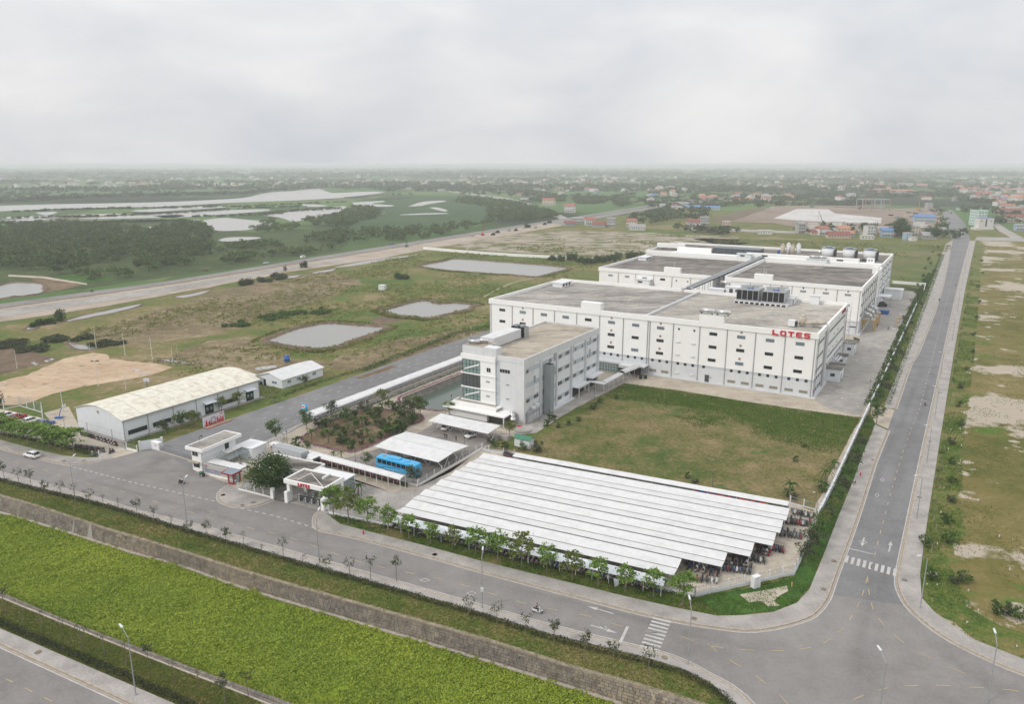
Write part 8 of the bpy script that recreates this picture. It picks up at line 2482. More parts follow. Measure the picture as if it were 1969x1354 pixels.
# ---- scooters: one mesh each with its own paint
def scooter_mesh(paint):
 m2 = MB()
 for x in (-.62,.62):
  m2.tube((x,-.055,.29),(x,.055,.29),.29,n=12,mi=0)
  m2.tube((x,-.065,.29),(x,.065,.29),.13,n=8,mi=3)
 m2.hexa([(-.85,-.16,.42),(.0,-.17,.25),(.0,.17,.25),(-.85,.16,.42)],[(-.92,-.12,.70),(-.05,-.14,.66),(-.05,.14,.66),(-.92,.12,.70)],1)
 m2.hexa([(-.05,-.17,.22),(.40,-.15,.24),(.40,.15,.24),(-.05,.17,.22)],[(-.05,-.15,.34),(.38,-.14,.34),(.38,.14,.34),(-.05,.15,.34)],1)
 m2.hexa([(.34,-.20,.26),(.48,-.17,.24),(.48,.17,.24),(.34,.20,.26)],[(.22,-.19,.92),(.36,-.15,.95),(.36,.15,.95),(.22,.19,.92)],1)
 m2.hexa([(.42,-.07,.50),(.86,-.06,.50),(.86,.06,.50),(.42,.07,.50)],[(.44,-.06,.60),(.80,-.05,.62),(.80,.05,.62),(.44,.06,.60)],1)
 m2.hexa([(-.82,-.13,.70),(.02,-.12,.66),(.02,.12,.66),(-.82,.13,.70)],[(-.78,-.11,.80),(-.0,-.10,.76),(-.0,.10,.76),(-.78,.11,.80)],2)
 m2.tube((.60,0,.3),(.30,0,.98),.035,n=5,mi=3)
 m2.tube((.24,-.34,1.02),(.24,.34,1.02),.025,n=5,mi=2)
 m2.box(.22,.36,-.12,.12,.92,1.08,1)
 m2.tube((.26,-.28,1.02),(.22,-.34,1.22),.012,n=3,mi=2).tube((.26,.28,1.02),(.22,.34,1.22),.012,n=3,mi=2)
 m2.box(.18,.21,-.39,-.29,1.20,1.27,2).box(.18,.21,.29,.39,1.20,1.27,2)
 m2.box(.34,.38,-.09,.09,.96,1.06,3).box(-.97,-.92,-.08,.08,.60,.68,4)
 m2.tube((-.75,-.13,.30),(-.2,-.15,.30),.05,n=5,mi=3)
 m2.tube((-.15,.1,.28),(-.22,.26,.0),.015,n=3,mi=2)
 return m2.mesh('scooter',[M['rubber'],paint,M['dark'],M['steel'],M['red']])
paints = [('black',plain('scooter_black',(.03,.03,.034),.35)),('white',plain('scooter_white',(.66,.66,.66),.35)),('red',plain('scooter_red',(.30,.025,.04),.35)),('blue',plain('scooter_blue',(.05,.09,.20),.35)),('grey',plain('scooter_grey',(.20,.20,.21),.35))]
sm = [(n_,scooter_mesh(p_)) for n_,p_ in paints]
random.seed(23)
def park(loc,rz,where,group,q=None):
 q = q if q is not None else random.choices(range(5),(46,22,10,8,14))[0]
 return link('scooter',sm[q][1],None,(loc[0],loc[1],Z5+.01),rz+random.uniform(-.12,.12),label=sm[q][0]+' scooter '+where,category='scooter',group=group)
# open ends of the six rows: from, to (crop m pixels)
ends = [((1665,425),(1830,460),9,'in the open end of the row nearest the lawn'),((1600,495),(1780,520),11,'in the open end of the second row from the lawn'),((1565,590),(1730,615),8,'in the open end of the third row from the lawn'),((1400,670),(1600,720),12,'in the open end of the fourth row from the lawn'),((1190,740),(1450,800),13,'in the open end of the fifth row from the lawn'),((850,810),(1345,880),22,'in the open end of the row nearest the fence'),((900,935),(1100,950),6,'in the short loose row at the fence corner')]
fa = FR.a +math.pi /2
for k,(a_,b_,n,where) in enumerate(ends):
 p0,p1 = at('m',*a_),at('m',*b_)
 for j in range(n):
  q = p0.lerp(p1,(j+random.uniform(-.15,.15))/max(1,n-1))
  park(q,fa+math.pi+.15,where,'scooters parked '+where)
  if k in (1,2,5) and j%2==0:
   park(q+FR.Y*1.5+FR.X*.4,fa+math.pi+.1,where,'scooters parked '+where)
# lines showing under the low front canopy, and between the canopies
for j in range(62):
 park(FR.w(.8+j*.87,-1.55),fa+random.choice((0,math.pi)),'under the low canopy along the fence','scooters under the low canopy along the fence')
for j in range(24):
 park(FR.w(56.2+j*.3 if j<0 else 2+j*2.2,0.9),fa,'in the shade under the first big canopy','scooters under the first big canopy')
for r_,(x0,x1,y) in enumerate(((57.0,62.0,7.2),(63.5,66,12.8),(67,69.2,18.6))):
 for j in range(5):
  park(FR.w(x0+(x1-x0)*j/4,y+.6),fa,'just under the stepped canopy ends','scooters under the stepped canopy ends')
# left lot: two rows
p0,p1 = at('d',615,775),at('d',885,860)
for j in range(26):
 park(p0.lerp(p1,j/25),2.4,'in the dark row beside the arched warehouse','scooters beside the arched warehouse',random.choice((0,0,0,4,1,2)))
p0,p1 = at('d',575,875),at('d',790,905)
for j in range(16):
 park(p0.lerp(p1,j/15),2.2,'in the row along the hedge of the left lot','scooters along the hedge of the left lot',4 if j%3 else 0)
park(at('d',850,915),1.2,'standing alone in the mouth of the left lot',None,0)
park(at('d',700,935),1.9,'standing in front of the lot hedge on the pavement',None,1)
for j in range(12):
 park(at('l',1065+j*6,375+j*3),fa,'at the back corner next to the grey fence','scooters at the back corner of the park',4)
for j in range(5):
 park(at('x',1380+j*18,745-j*8),FG.a+1.9,'by the gatehouse stair shelter','scooters by the gatehouse stair',0)
# ================================================================== people
def skin_mesh(name,joints,edges,radii,mat,sub=1):
 me_ = bpy.data.meshes.new(name)
 me_.from_pydata(joints,edges,[])
 ob = bpy.data.objects.new(name,me_)
 COL.objects.link(ob)
 sk = ob.modifiers.new('skin','SKIN')
 for k,r_ in enumerate(radii):
  me_.skin_vertices[0].data[k].radius = (r_,r_) if not isinstance(r_,tuple) else r_
 me_.skin_vertices[0].data[0].use_root = True
 ob.modifiers.new('sub','SUBSURF').levels = sub
 ob.modifiers['sub'].render_levels = sub
 dg = bpy.context.evaluated_depsgraph_get()
 ev = bpy.data.meshes.new_from_object(ob.evaluated_get(dg))
 ev.name = name
 ev.materials.clear();ev.materials.append(mat)
 bpy.data.objects.remove(ob,do_unlink=True)
 return ev
def person_kit(pose,shirt,trousers):
 """pelvis, chest, neck, head, arms, legs; x is forward"""
 if pose=='ride':
  J = [(-.28,0,.84),(-.24,0,1.08),(-.18,0,1.36),(-.15,0,1.46),(-.12,0,1.62),(-.17,.19,1.34),(.02,.25,1.14),(.22,.27,1.04),(-.17,-.19,1.34),(.02,-.25,1.14),(.22,-.27,1.04),(-.22,.10,.80),(.16,.15,.74),(.08,.14,.38),(.22,.14,.33),(-.22,-.10,.80),(.16,-.15,.74),(.08,-.14,.38),(.22,-.14,.33)]
 else:
  s_ = .22 if pose=='walk' else .04
  J = [(0,0,.93),(0,0,1.15),(.01,0,1.40),(.02,0,1.50),(.04,0,1.62),(0,.19,1.39),(-s_*.5,.24,1.12),(s_*.2,.25,.88),(0,-.19,1.39),(s_*.6,-.24,1.12),(s_*1.2,-.24,.9),(0,.09,.88),(s_*.7,.10,.48),(s_,.10,.08),(s_+.14,.10,.04),(0,-.09,.88),(-s_*.4,-.10,.48),(-s_,-.10,.08),(-s_+.14,-.10,.04)]
 E_ = [(0,1),(1,2),(2,3),(3,4),(2,5),(5,6),(6,7),(2,8),(8,9),(9,10),(0,11),(11,12),(12,13),(13,14),(0,15),(15,16),(16,17),(17,18)]
 Rr = [.13,.12,.13,.055,.095,.06,.045,.035,.06,.045,.035,.085,.06,.042,.04,.085,.06,.042,.04]
 body = skin_mesh('body',J,E_,Rr,M['skin'])
 sh_ = skin_mesh('shirt',[J[0],J[1],J[2],J[5],J[6],J[8],J[9]],[(0,1),(1,2),(2,3),(3,4),(2,5),(5,6)],[.145,.145,.16,.085,.06,.085,.06],shirt)
 tr_ = skin_mesh('trousers',[J[0],J[11],J[12],J[13],J[15],J[16],J[17]],[(0,1),(1,2),(2,3),(0,4),(4,5),(5,6)],[.145,.1,.078,.06,.1,.078,.06],trousers)
 hd = Vector(J[4])
 hair = MB()
 for k in range(4):
  r0,r1 = .112 *math.cos(k*.4),.112 *math.cos((k+1)*.4)
  hair.cyl(hd.x-.015,hd.y,hd.z+.01+.12*math.sin(k*.4),hd.z+.01+.12*math.sin((k+1)*.4),r0,max(r1,.02),n=10)
 return [('body',body),('shirt',sh_),('trousers',tr_),('hair' if pose!='ride' else 'helmet',hair.mesh('hair',M['cloth_dark']))]
kits = {('stand','dark'):person_kit('stand',M['cloth_dark'],M['cloth_dark']),('walk','dark'):person_kit('walk',M['cloth_blue'],M['cloth_dark']),('ride','white'):person_kit('ride',M['cloth_white'],M['cloth_dark']),('ride','dark'):person_kit('ride',M['cloth_dark'],M['cloth_dark'])}
def person(label,loc,rz,kit):
 t = thing('person',label,'person',loc,rz)
 for nm,me_ in kits[kit]:
  o_ = link(nm,me_,t)
  for p_ in me_.polygons:
   p_.use_smooth = True
 return t
rda = math.atan2(dr.y,dr.x)
for w_,x,y,z_,rz,kit,lb,q in (('x',520,1135,Z5,rda+math.pi+.1,'white','in a white shirt riding a dark scooter before the gatehouse',0),('p',425,315,Z5,rda+.15,'dark','in dark clothes riding a white scooter along the front road',1),('n',1078,308,Z5,sda+math.pi,'white','in a white top riding towards the junction down the side road',0),('F',1806,579,0,sda,'dark','in dark clothes riding away up the side road',0),('F',1838,549,0,sda+math.pi,'white','in a white top riding far up the side road',0),('a',528,780,.2,hwa,'dark','in dark clothes riding alone on the near highway lane',0),('a',1183,663,.2,hwa,'dark','in dark clothes riding a red scooter on the highway',2)):
 loc = at(w_,x,y,.1)
 person('person '+lb,(loc.x,loc.y,z_ or Z5),rz,('ride',kit))
 link('scooter',sm[q][1],None,(loc.x,loc.y,(z_ or Z5)+.01),rz,label=sm[q][0]+' scooter ridden by the person '+lb.split(' riding')[0]+(', highway' if w_=='a' else (', before the gatehouse' if w_=='x' else (', front road' if w_=='p' else ', side road, '+('nearer' if w_=='n' else 'farther')))),category='scooter')
for w_,x,y,kit,lb in (('h',1587,788,'stand','in dark clothes standing in the factory yard near the first gantry'),('h',1618,755,'walk','in dark clothes walking further up the factory yard'),('h',1703,778,'walk','in dark clothes near the yellow trolleys of the factory yard'),('h',1420,970,'stand','in dark blue standing by the kerbed bed of the factory yard'),('l',697,270,'stand','in dark clothes standing alone in the parking court'),('l',612,248,'walk','in dark clothes, left of a pair walking in the parking court'),('l',625,255,'walk','in dark clothes, right of a pair walking in the parking court'),('s',680,570,'stand','in dark clothes standing at the factory entrance canopy'),('n',1150,0,'stand',None),('d',838,918,'stand','in dark clothes at the mouth of the left scooter lot')):
 if lb:
  person('person '+lb,at(w_,x,y,Z5),random.uniform(0,6),(kit,'dark'))
pr = person('person in dark clothes standing on the office roof beside the stair head',FO.w(-10.6,3.6,18.25),.5,('stand','dark'))
# pallets and carts in the factory yard
for k,(x,y) in enumerate([(1765,745),(1780,715),(1795,690),(1745,775),(1810,665)]):
 t = thing('pallet_cart','yellow steel pallet cart by the belt edge of the factory yard, '+ORD[k]+' from the front' if k<3 else 'white framed cart by the belt edge of the factory yard, '+ORD[k]+' of the line','cart',at('h',x,y),1.0+k*.3,'carts along the factory yard edge')
 mt = M['yellow_steel'] if k in (0,1,2) else M['steel_white']
 part('deck',MB().box(-.9,.9,-.5,.5,.25,.35),mt,t)
 part('handle',MB().tube((.85,-.4,.3),(1.1,-.4,1.5),.05).tube((.85,.4,.3),(1.1,.4,1.5),.05).tube((1.1,-.4,1.5),(1.1,.4,1.5),.05).tube((-.85,-.4,.3),(-.85,-.4,1.1),.05).tube((-.85,.4,.3),(-.85,.4,1.1),.05),mt,t)
for k in range(5):
 solo('litter',MB().hexa([(-.25,-.15,0),(.3,-.2,0),(.25,.2,0),(-.3,.15,0)],[(-.15,-.1,.08),(.2,-.1,.14),(.2,.1,.1),(-.1,.1,.16)]),M['steel_white'],'scrap of pale litter on the factory yard, '+ORD[k]+' from the near end','litter',loc=at('h',(1310,1350,1560,1630,1460)[k],(1245,1300,1030,915,1010)[k],Z5))
# white litter and stones dotted over the right field
for k,(w_,x,y) in enumerate([('n',1297,268),('n',1268,498),('n',1250,640),('n',1235,765),('n',1218,932),('n',1195,1115),('n',1348,615),('n',1338,490),('n',1340,725),('o',1155,187),('o',1345,213),('o',1385,527),('o',1457,672),('o',1375,766),('o',1082,480),('o',1155,485),('o',1740,938),('o',1710,150),('o',1688,372),('n',1630,1290)]):
 solo('concrete_marker',MB().box(-.08,.08,-.08,.08,0,random.uniform(.2,.6)),plain('marker_white',(.62,.58,.52),.8) if 'marker_white' not in MATS else MATS['marker_white'],'pale concrete marker stub in the grass right of the side road','marker','marker stubs right of the side road',loc=at(w_,x,y),rotz=random.random())
solo('concrete_lump',MB().hexa([(-.8,-.4,0),(.8,-.5,0),(.8,.5,0),(-.8,.5,0)],[(-.7,-.3,.4),(.7,-.4,.5),(.7,.4,.4),(-.7,.4,.5)]),M['concrete'],'broken concrete lump on the grass by the right corner pavement','rubble',loc=at('o',1120,408))
# ================================================================== beyond the estate: houses, building site, town
def pick(l):
 return random.choice(l)
HW = {'white':plain('house_white',(.62,.60,.57),.8,var=.12,scale=.5),'cream':plain('house_cream',(.55,.49,.38),.8,var=.12,scale=.5),'grey':plain('house_grey',(.36,.35,.34),.85,var=.15,scale=.5),'blue':plain('house_blue',(.30,.40,.48),.8,var=.12,scale=.5),'pink':plain('house_pink',(.55,.40,.33),.8,var=.12,scale=.5)}
HR = {'red':plain('red_tile_roof',(.36,.13,.10),.75,var=.25,scale=.6),'dark red':plain('dark_red_roof',(.24,.09,.075),.75,var=.25,scale=.6),'grey':plain('grey_sheet_roof',(.30,.30,.30),.7,var=.2,scale=.5),'blue':plain('blue_sheet_roof',(.12,.22,.42),.6,var=.15,scale=.5),'flat':plain('flat_house_roof',(.45,.43,.40),.85,var=.2,scale=.5),'orange':plain('orange_tile_roof',(.44,.22,.14),.75,var=.25,scale=.6)}
def house(label,loc,rz,w,d,st_,wall,roof,group=None,detail=True):
 h = st_ *3.3
 t = thing('house',label,'house',loc,rz,group)
 part('wall',MB().box(-w/2,w/2,-d/2,d/2,0,h),HW[wall],t)
 if roof=='flat':
  part('roof',MB().box(-w/2-.2,w/2+.2,-d/2-.2,d/2+.2,h,h+.5),HR['flat'],t)
 else:
  m2 = MB().profile([(-d/2-.5,h),(d/2+.5,h),(0,h+d*.28)],-w/2-.4,w/2+.4)
  part('roof',m2,HR[roof],t)
 if detail:
  nwin = max(2,int(w/2.4))
  for s_ in range(st_):
   for k in range(nwin):
    x = -w /2 +w *(k+.5) /nwin
    f_ = part('window',MB().box(x-.6,x+.6,-d/2-.06,-d/2,s_*3.3+1.0,s_*3.3+2.5),M['glass_blue'],t)
  if st_>1:
   part('balcony',MB().box(-w/2,w/2,-d/2-1.0,-d/2,3.1,3.3).box(-w/2,w/2,-d/2-1.0,-d/2-.9,3.3,4.1),HW['white'],t)
 return t
random.seed(31)
KEY = [('b',1240,285,70,3,'cream','red','three storey cream house with a red roof left of the highway bend'),('b',1362,325,58,3,'white','red','white house with red roof beside the country lane'),('b',1405,388,60,2,'grey','flat','grey flat roofed house by the highway bend, leftmost of its row'),('b',1478,398,58,2,'white','red','white house with a red roof second in the row by the bend'),('b',1600,408,48,3,'grey','flat','tall bluish grey unfinished house in the row by the bend'),('b',1718,405,55,2,'cream','red','cream house with bright red roof at the right of the bend row'),('b',1530,408,70,1,'grey','dark red','low dark red sheds between the houses of the bend row'),('b',1360,402,60,1,'grey','dark red','low red shed at the left of the bend row'),('b',1750,425,90,1,'white','grey','low grey roofed shed in front of the bend row'),('b',1310,222,30,2,'white','flat','small white house in the trees beyond the lane'),('b',1060,225,70,1,'white','dark red','long low house with a faded red roof beyond the marsh'),('b',1100,250,45,1,'white','flat','low white shed below the faded red roof'),('b',625,205,50,2,'cream','flat','ochre bridge house beyond the marsh'),('c',165,395,45,3,'grey','flat','grey concrete house left of the building site'),('c',100,405,70,2,'pink','dark red','pinkish house with dull red roof left of the building site'),('c',210,435,60,1,'grey','dark red','low red roofed shed before the grey concrete house'),('c',288,425,42,3,'pink','flat','tall narrow brick toned house by the village lane'),('c',510,442,75,1,'white','flat','low white bungalow beside the village lane'),('c',708,440,38,3,'grey','grey','tall grey house at the lane end before the site'),('c',800,448,55,1,'pink','dark red','low rusty roofed shed in the village row'),('c',860,452,50,1,'grey','grey','low dark sheet roofed shed in the village row'),('c',952,447,60,2,'cream','orange','cream house with an orange red roof in the village row'),('c',925,465,110,1,'pink','dark red','long low red walled shed before the orange roofed house'),('c',1102,455,48,3,'white','flat','white two tier flat roofed house in the village row'),('c',1090,472,60,1,'white','flat','low white front wing of the flat roofed village house'),('c',1200,460,55,2,'blue','blue','pale blue house among the trees of the village row'),('c',1260,448,60,2,'white','grey','white house beside the big village tree'),('c',1352,458,36,3,'cream','grey','narrow cream house with a grey gable near the right end of the row'),('c',1318,478,32,2,'blue','flat','small bright blue house front at the right end of the row'),('c',1350,482,30,1,'white','flat','little white shed right of the blue house front'),('c',1440,470,70,1,'grey','grey','low grey sheds close to the side road'),('c',1410,375,95,2,'blue','blue','two storey site office with a blue arched roof'),('c',1435,305,26,3,'grey','flat','small grey silo house behind the site office'),('c',640,245,48,2,'white','red','white villa beyond the left corner of the site'),('c',105,300,105,1,'white','blue','long low blue roofed hall at the left in the village'),('c',200,305,90,1,'white','blue','second long low blue roofed hall in the village'),('c',1168,205,90,2,'pink','orange','long school building with orange roofs, left wing'),('c',1278,212,105,2,'cream','orange','long school building with orange roofs, right wing'),('c',1395,175,45,2,'cream','orange','orange roofed house right of the school'),('c',1165,170,16,5,'cream','flat','thin pale tower behind the school'),('c',1300,170,70,2,'cream','grey','pale house block between the school wings'),('c',930,240,40,1,'white','flat','white low house beyond the site wall'),('c',1900,335,110,2,'pink','dark red','red roofed house block behind the green building'),('c',1930,375,90,2,'cream','dark red','cream and red house beside the far lane'),('c',1880,305,60,2,'white','red','white house with dark red roof right of the green building'),('c',1955,425,40,2,'blue','flat','pale blue house at the right picture edge'),('c',1655,210,70,3,'white','red','big white villa with red roof in the town at the right'),('c',1740,225,70,2,'white','red','white house with broad red roof below the villa'),('c',1800,190,60,2,'white','red','red roofed house right of the villa'),('c',1895,205,50,2,'cream','orange','orange roofed house in the right town'),('c',1945,200,45,2,'cream','orange','orange roofed house at the right picture edge'),('c',1600,185,50,2,'white','orange','small house at the left end of the right town'),('c',1960,235,40,2,'white','red','red roofed house on the right picture edge below the orange ones')]
for (w_,x,y,wpx,st_,wl,rf,lb) in KEY:
 p_ = at(w_,x,y)
 mpp = p_.length /1450
 w = wpx /WIN[w_][2] *mpp
 house(lb,(p_.x,p_.y+4,0),random.uniform(-.35,.2),w,min(w*.8,11) if w>9 else w,st_,wl,rf,None,wpx>34)
# green block and white block by the far junction
t = thing('green_building','pale green five storey block by the far junction','building',at('c',1700,394),0)
part('wall',MB().box(0,11,0,16,0,17),plain('pale_green_render',(.52,.64,.58),.8),t)
part('parapet',MB().box(-.3,11.3,-.3,0,16.2,18).box(-.3,0,0,16,16.2,18).box(11,11.3,0,16,16.2,18),plain('green_trim',(.46,.58,.53),.8),t)
for s_ in range(5):
 for k in range(4):
  part('window',MB().box(-.1,0,1.5+k*3.6,3.3+k*3.6,1.3+s_*3.2,2.6+s_*3.2),M['glass_blue'],t)
 for k in range(3):
  part('window',MB().box(1.2+k*3.4,3.2+k*3.4,-.1,0,1.3+s_*3.2,2.6+s_*3.2),M['glass_blue'],t)
t = thing('white_building','white block with a tall window slit and blue roof edge by the far junction','building',at('c',1750,418),0)
part('wall',MB().box(-11,9.5,0,9,0,2.4).box(-7.6,8.3,.5,8.5,2.4,12.6),HW['white'],t)
part('roof',MB().box(-7.8,8.5,.3,8.7,12.6,13.2),HR['blue'],t)
part('slit_window',MB().box(-.6,1.0,.42,.5,3.5,11.5),M['glass'],t)
part('window',MB().box(-5.6,-4.4,.44,.5,9,10.2).box(4.6,5.8,.44,.5,9,10.2),M['glass'],t)
solo('green_hoarding',MB().box(-9,9,0,.4,0,3.5),MATS['pale_green_render'],'pale green hoarding beside the far side road','hoarding',loc=at('c',1618,305))
# random village houses: individuals of a few pixels, then the far haze of dots
vil = [('c',330,150,440,190),('c',560,60,820,170),('c',100,235,330,255),('c',330,225,640,265),('c',1560,165,1969,260),('c',1030,150,1420,195),('c',1760,230,1969,300),('b',1160,190,1969,215),('b',700,95,1250,140),('b',1250,190,1500,200),('c',1120,420,1520,462),('c',740,425,1060,455),('c',-100,290,60,320),('a',1150,80,1900,120),('c',840,130,1130,165),('b',1600,225,1969,235),('c',0,55,1969,130)]
cnt = 0
lotsN = [8,14,8,18,44,8,14,18,18,5,14,8,6,10,5,6,0]
for (w_,x0,y0,x1,y1),n in zip(vil,lotsN):
 for k in range(n):
  x,y = random.uniform(x0,x1),random.uniform(y0,y1)
  p_ = at(w_,x,y)
  wl,rf = random.choices(['white','cream','grey','blue','pink'],(46,22,14,6,12))[0],random.choices(['red','dark red','grey','flat','orange','blue'],(20,14,22,30,10,4))[0]
  reg = 'in the town at the far right' if (w_=='c' and x0>1500) else ('in the village row before the building site' if y0>400 else ('beyond the river and marsh' if w_ in 'ab' else 'in the village beyond the building site'))
  w = random.uniform(7,15)
  s_ = random.choice((1,1,2,2,3))
  m2 = MB().box(-w/2,w/2,-4.5,4.5,0,s_*3.3,0)
  if rf=='flat':
   m2.box(-w/2-.2,w/2+.2,-4.7,4.7,s_*3.3,s_*3.3+.5,1)
  else:
   m2.profile([(-5,s_*3.3),(5,s_*3.3),(0,s_*3.3+2.6)],-w/2-.4,w/2+.4,1)
  for q in range(int(w/3)):
   m2.box(-w/2+1+q*3,-w/2+2.3+q*3,-4.56,-4.5,1,2.4,2)
  solo('house',m2,[HW[wl],HR[rf],M['glass_blue']],'small '+wl+' house with '+('flat' if rf=='flat' else rf)+' roof '+reg,'house','small houses '+reg,loc=p_,rotz=random.uniform(-.7,.5))
  cnt+=1
m2 = MB()
def wedge(x,y,w,h,mi):
 a = random.uniform(0,3)
 c_,s_ = math.cos(a),math.sin(a)
 T = lambda px_,py_,pz:(x+px_*c_-py_*s_,y+px_*s_+py_*c_,pz)
 m2.add([T(-w,-5,0),T(w,-5,0),T(w,5,0),T(-w,5,0),T(-w,-5,h),T(w,-5,h),T(w,5,h),T(-w,5,h)],[(0,1,5,4),(1,2,6,5),(2,3,7,6),(3,0,4,7)],mi)
 m2.add([T(-w,-5,h),T(w,-5,h),T(w,5,h),T(-w,5,h),T(-w,0,h+3),T(w,0,h+3)],[(0,1,5,4),(2,3,4,5),(1,2,5),(3,0,4)],2+random.choice((0,1,1)))
n_h = 0
while n_h<700:
 Y = 1400 *(9.0**random.random());X = random.uniform(-.75,.75) *Y
 if vnoise(np.array([X]),np.array([Y]),.0022,9)[0]<.52 and random.random()<.93:
  continue
 if Y<2300 and X<200:
  continue
 wedge(X,Y,random.uniform(5,12),random.uniform(4,10),random.choice((0,0,1)))
 n_h+=1
link('distant_houses',m2.mesh('distant_houses',[HW['white'],HW['cream'],HR['dark red'],HR['grey']]),kind='stuff',label='hundreds of tiny pale houses scattered to the horizon')
# distant trees: rows and clumps
def far_field(name,label,n,y0,y1,thr,sc_,seed,h0,h1,r0,r1,per,leaf,keep=None,pw=1.0):
 Y = y0 *(y1/y0)**(rng.random(n*6)**pw)
 X = rng.uniform(-.78,.78,n*6) *Y
 k = vnoise(X,Y,sc_,seed) *.6 +vnoise(X,Y,sc_*3.1,seed+1) *.4>thr
 if keep is not None:
  k&=keep(X,Y)
 P2 = np.stack([X[k],Y[k]],1)[:n]
 return tree_mass(name,label,P2,rng.uniform(h0,h1,len(P2)),rng.uniform(r0,r1,len(P2)),M['leaf_far'],leaf,per)
avoid = [pts('a',L_) for L_ in ([(-900,280),(0,280),(1550,200),(1969,180),(1969,260),(0,330),(-900,350)],)] +[pts('b',[(0,200),(300,195),(300,240),(0,260)]),pts('c',[(200,290),(1510,285),(1530,415),(190,400)]),pts('b',[(20,235),(900,225),(900,400),(20,450)])]
side_far = pts('F',[(1795,480),(1812,380),(1835,380),(1880,480)])
def keep_far(X,Y):
 k = np.ones(len(X),bool)
 for pl in avoid +[side_far]:
  k&=~in_poly(X,Y,pl)
 return k
far_field('tree_clumps','tree clumps among the villages in the middle distance',1500,900,2400,.53,.006,31,5,9,4,7,34,.55, lambda X,Y:keep_far(X,Y)&(~((X<150)&(Y<1500))))
far_field('far_tree_clumps','hazy tree clumps far behind the villages',2600,2000,5200,.47,.003,41,7,12,8,16,20,.6,keep_far)
far_field('horizon_trees','hazy wooded land reaching the horizon',2600,4500,13000,.44,.0015,51,9,16,22,46,14,.7)
# named tree rows: river bank, road rows, village belts
pm_,ph_ = [],[]
for w_,L_,n in (('a',[(-600,262),(0,268),(500,240),(1000,228),(1400,218),(1700,190)],260),('a',[(0,325),(500,305),(900,300),(1400,290),(1969,265)],150),('a',[(0,360),(500,350),(1000,330),(1400,300),(1750,290)],130),('a',[(0,385),(400,392),(700,380),(1100,375)],160),('a',[(1100,350),(1500,340),(1640,320),(1969,300)],90),('b',[(120,130),(500,175),(800,180),(1200,175)],160),('c',[(0,215),(250,205),(330,190),(560,195)],70),('c',[(220,260),(520,240),(800,270),(1050,280)],90),('c',[(1450,190),(1560,200),(1680,260),(1800,265),(1969,280)],90),('c',[(1476,300),(1500,400),(1520,470)],18),('c',[(200,290),(450,270),(520,280)],40),('c',[(740,440),(1000,425),(1250,430),(1500,455)],46),('c',[(0,420),(250,440),(330,430)],24),('c',[(1000,200),(1110,215),(1400,165),(1500,200)],40),('c',[(550,262),(900,215),(1050,260)],60),('a',[(-400,215),(200,200),(700,190)],26),('b',[(1200,225),(1560,260),(1700,225),(1969,215)],60)):
 q_ = pts(w_,L_)
 y0_ = 0 if (w_=='a' and L_[0][1] in (325,360,350,385)) else 2
 for k in range(n):
  f_ = random.random() *(len(q_)-1)
  a = q_[int(f_)].lerp(q_[int(f_)+1],f_%1)
  sc_ = a.length /1450
  pm_.append((a.x+random.gauss(0,5),a.y+random.gauss(0,9 if y0_>1 else 3)))
  ph_.append(1 if y0_>1 else .36)
pt = np.array(pm_)
hs_ = np.array(ph_)
tree_mass('tree_row','dark tree rows along the river, lanes and villages',pt,rng.uniform(5,9.5,len(pt))*hs_,rng.uniform(3.5,7,len(pt))*(.4+.6*hs_),M['leaf_far'],.5,46)
for k,(x,y,s_) in enumerate([(1265,458,2.4),(1060,440,1.5),(1470,470,1.5),(1290,465,1.6),(340,280,1.6),(1240,160,1.8)]):
 place('village_tree',ORD[k]+' big dark tree among the village houses near the building site',[big_tree[0],big_tree[1]],at('c',x,y),s_*1.0,'big dark village trees')
# building site pieces
t = thing('steel_frame_building','bare steel frame of a half built hall on the building site','building frame',at('c',1050,312),-.03)
mpp = t.location.length /1450 /2.943
for k in range(4):
 for y in (0,22):
  part('column',MB().box(k*46*mpp,k*46*mpp+1.0,y,y+1.0,0,18),M['vent_brown'] if k%2 else M['steel'],t)
part('beam',MB().box(0,138*mpp,0,1,17,18.2).box(0,138*mpp,22,23,17,18.2).box(0,138*mpp,0,.8,9,10).box(0,1,1,22,17,18).box(138*mpp,138*mpp+1,0,23,17,18),M['steel'],t)
def crane(label,base,tip,mat,body=3.0,z_off=0,name='crawler_crane'):
 """base and tip in crop pixels; boom stands in the picture-parallel plane over the base"""
 b_ = at(*base)
 D = math.hypot(b_.y,CAM_H)
 mpp_ = b_.length /1450 /WIN[base[0]][2]
 w = (tip[0]-base[1]) *mpp_
 h = (base[2]-tip[1]) *mpp_ *1.03
 t = thing(name,label,'crane' if 'crane' in name else 'excavator',b_)
 part('tracks',MB().box(-body,body,-body*.8,-body*.4,0,body*.4).box(-body,body,body*.4,body*.8,0,body*.4),M['dark'],t)
 part('cab',MB().box(-body*.9,body*.6,-body*.6,body*.6,body*.4,body*1.2),mat,t)
 part('boom',MB().tube((0,0,body*.8),(w,0,h),body*.16,body*.08,n=4),mat,t)
 part('cable',MB().tube((-body*.5,0,body*1.5),(w,0,h),.12,n=3).tube((w,0,h),(w+.5,0,h*.35),.1,n=3),M['dark'],t)
 return t
crane('tall thin red crawler crane beside the steel frame',('c',1045,300),(1110,152),M['red_dark'],3.2)
crane('green crawler crane behind the pale slab',('c',770,290),(808,218),M['green_roof'],2.8)
crane('green excavator crane in front of the pale slab',('c',832,392),(802,318),M['green_roof'],2.6)
crane('yellow piling rig on the right of the building site',('c',1372,305),(1372,225),M['yellow_steel'],2.6)
crane('second thin boom just right of the two school trees',('c',1050,290),(1053,262),M['red_dark'],1.8)
crane('red drilling rig on the brown shoulder of the highway',('b',860,455),(870,395),M['red'],1.9)
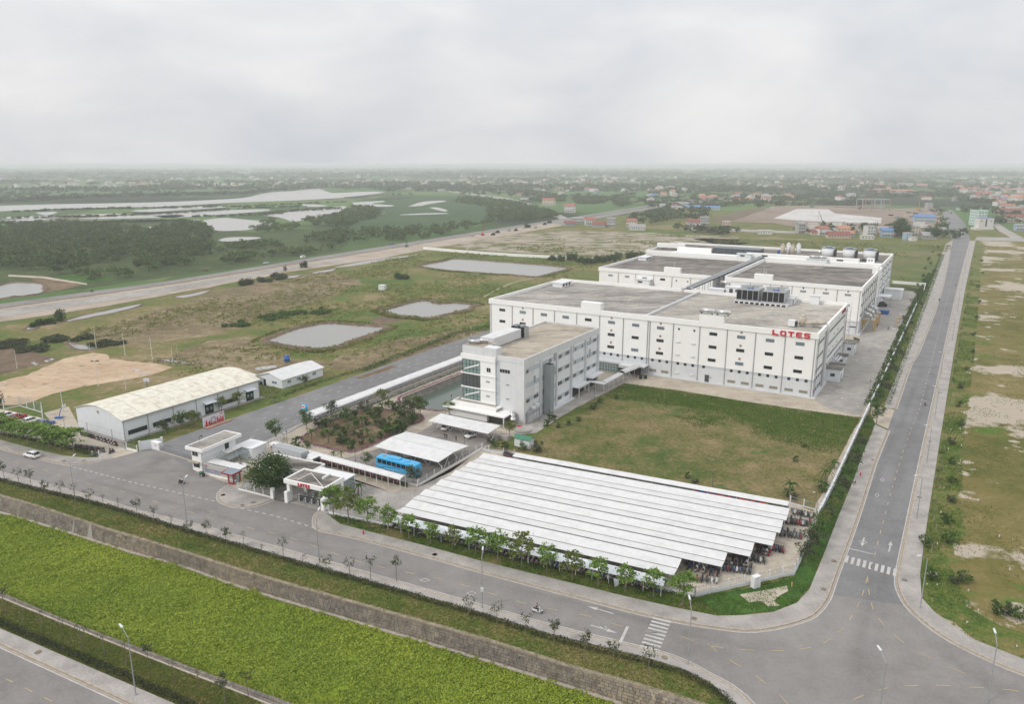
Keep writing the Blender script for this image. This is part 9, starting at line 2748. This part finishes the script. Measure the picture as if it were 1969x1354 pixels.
crane('grey green piling rig on the highway shoulder, left of the red one',('b',425,522),(425,483),M['green_roof'],1.5)
for k,(x,y) in enumerate([(920,455),(1010,432),(1050,430),(1160,415),(945,442),(1095,415),(1215,395),(800,462)]):
 solo('roadworks_block',MB().box(-2.4,2.0,-1.2,1.2,0,1.5).box(-1,1.6,-1,1,1.5,2.6),M['concrete'] if k%2 else M['dark'],('pale' if k%2 else 'dark')+' block of building material on the highway works, '+ORD[k]+' of the line','building material','building material on the highway works',loc=at('b',x,y),rotz=random.random())
for k in range(16):
 x,y = random.uniform(1180,1490),random.uniform(300,350)
 solo('site_stack',MB().box(-3,3,-1.5,1.5,0,random.uniform(.8,2.2)),pick([M['concrete'],M['vent_brown'],M['steel'],M['dark'],M['blue']]),'stack of building material on the right part of the building site','stack','stacks on the right of the building site',loc=at('c',x,y),rotz=random.uniform(-.4,.3))
for k in range(22):
 x,y = random.uniform(700,1480),random.uniform(395,412)
 solo('site_stack',MB().box(-2.4,2.4,-1.2,1.2,0,random.uniform(.8,2.4)),pick([M['concrete'],M['vent_brown'],M['steel'],M['steel_white'],M['dark']]),'stack of building material along the near edge of the building site','stack','stacks along the near edge of the building site',loc=at('c',x,y),rotz=random.uniform(-.4,.3))
t = thing('site_wall','pale wall round the back of the building site','wall',at('c',540,290))
o_ = t.location
L_ = [at('c',540,290)-o_,at('c',900,288)-o_,at('c',1180,292)-o_]
part('panel',MB().strip(L_,-.2,.2,2.2,0,th=2.2),M['concrete'],t)
solo('site_tent',MB().profile([(-4,0),(4,0),(4,3),(0,5),(-4,3)],-9,9),M['sheet_white'],'white roofed hall between the village and the building site','hall',loc=at('c',820,425),rotz=-.1)
# ------------------------------------------------------------------ air
haze = MB().box(-14000,14000,-400,15500,-8,73)
hm = bpy.data.materials.new('haze_air')
hm.use_nodes = True
ht_ = hm.node_tree
ht_.nodes.clear()
ho = N(ht_,'ShaderNodeOutputMaterial')
pv = N(ht_,'ShaderNodeVolumePrincipled')
pv.inputs['Color'].default_value = (.955,.975,1.0,1)
pv.inputs['Density'].default_value = 1.85e-4
pv.inputs['Anisotropy'].default_value = 0.0
ht_.links.new(pv.outputs[0],ho.inputs['Volume'])
link('haze',haze.mesh('haze',hm),kind='stuff',label='thin pale haze over the whole plain')
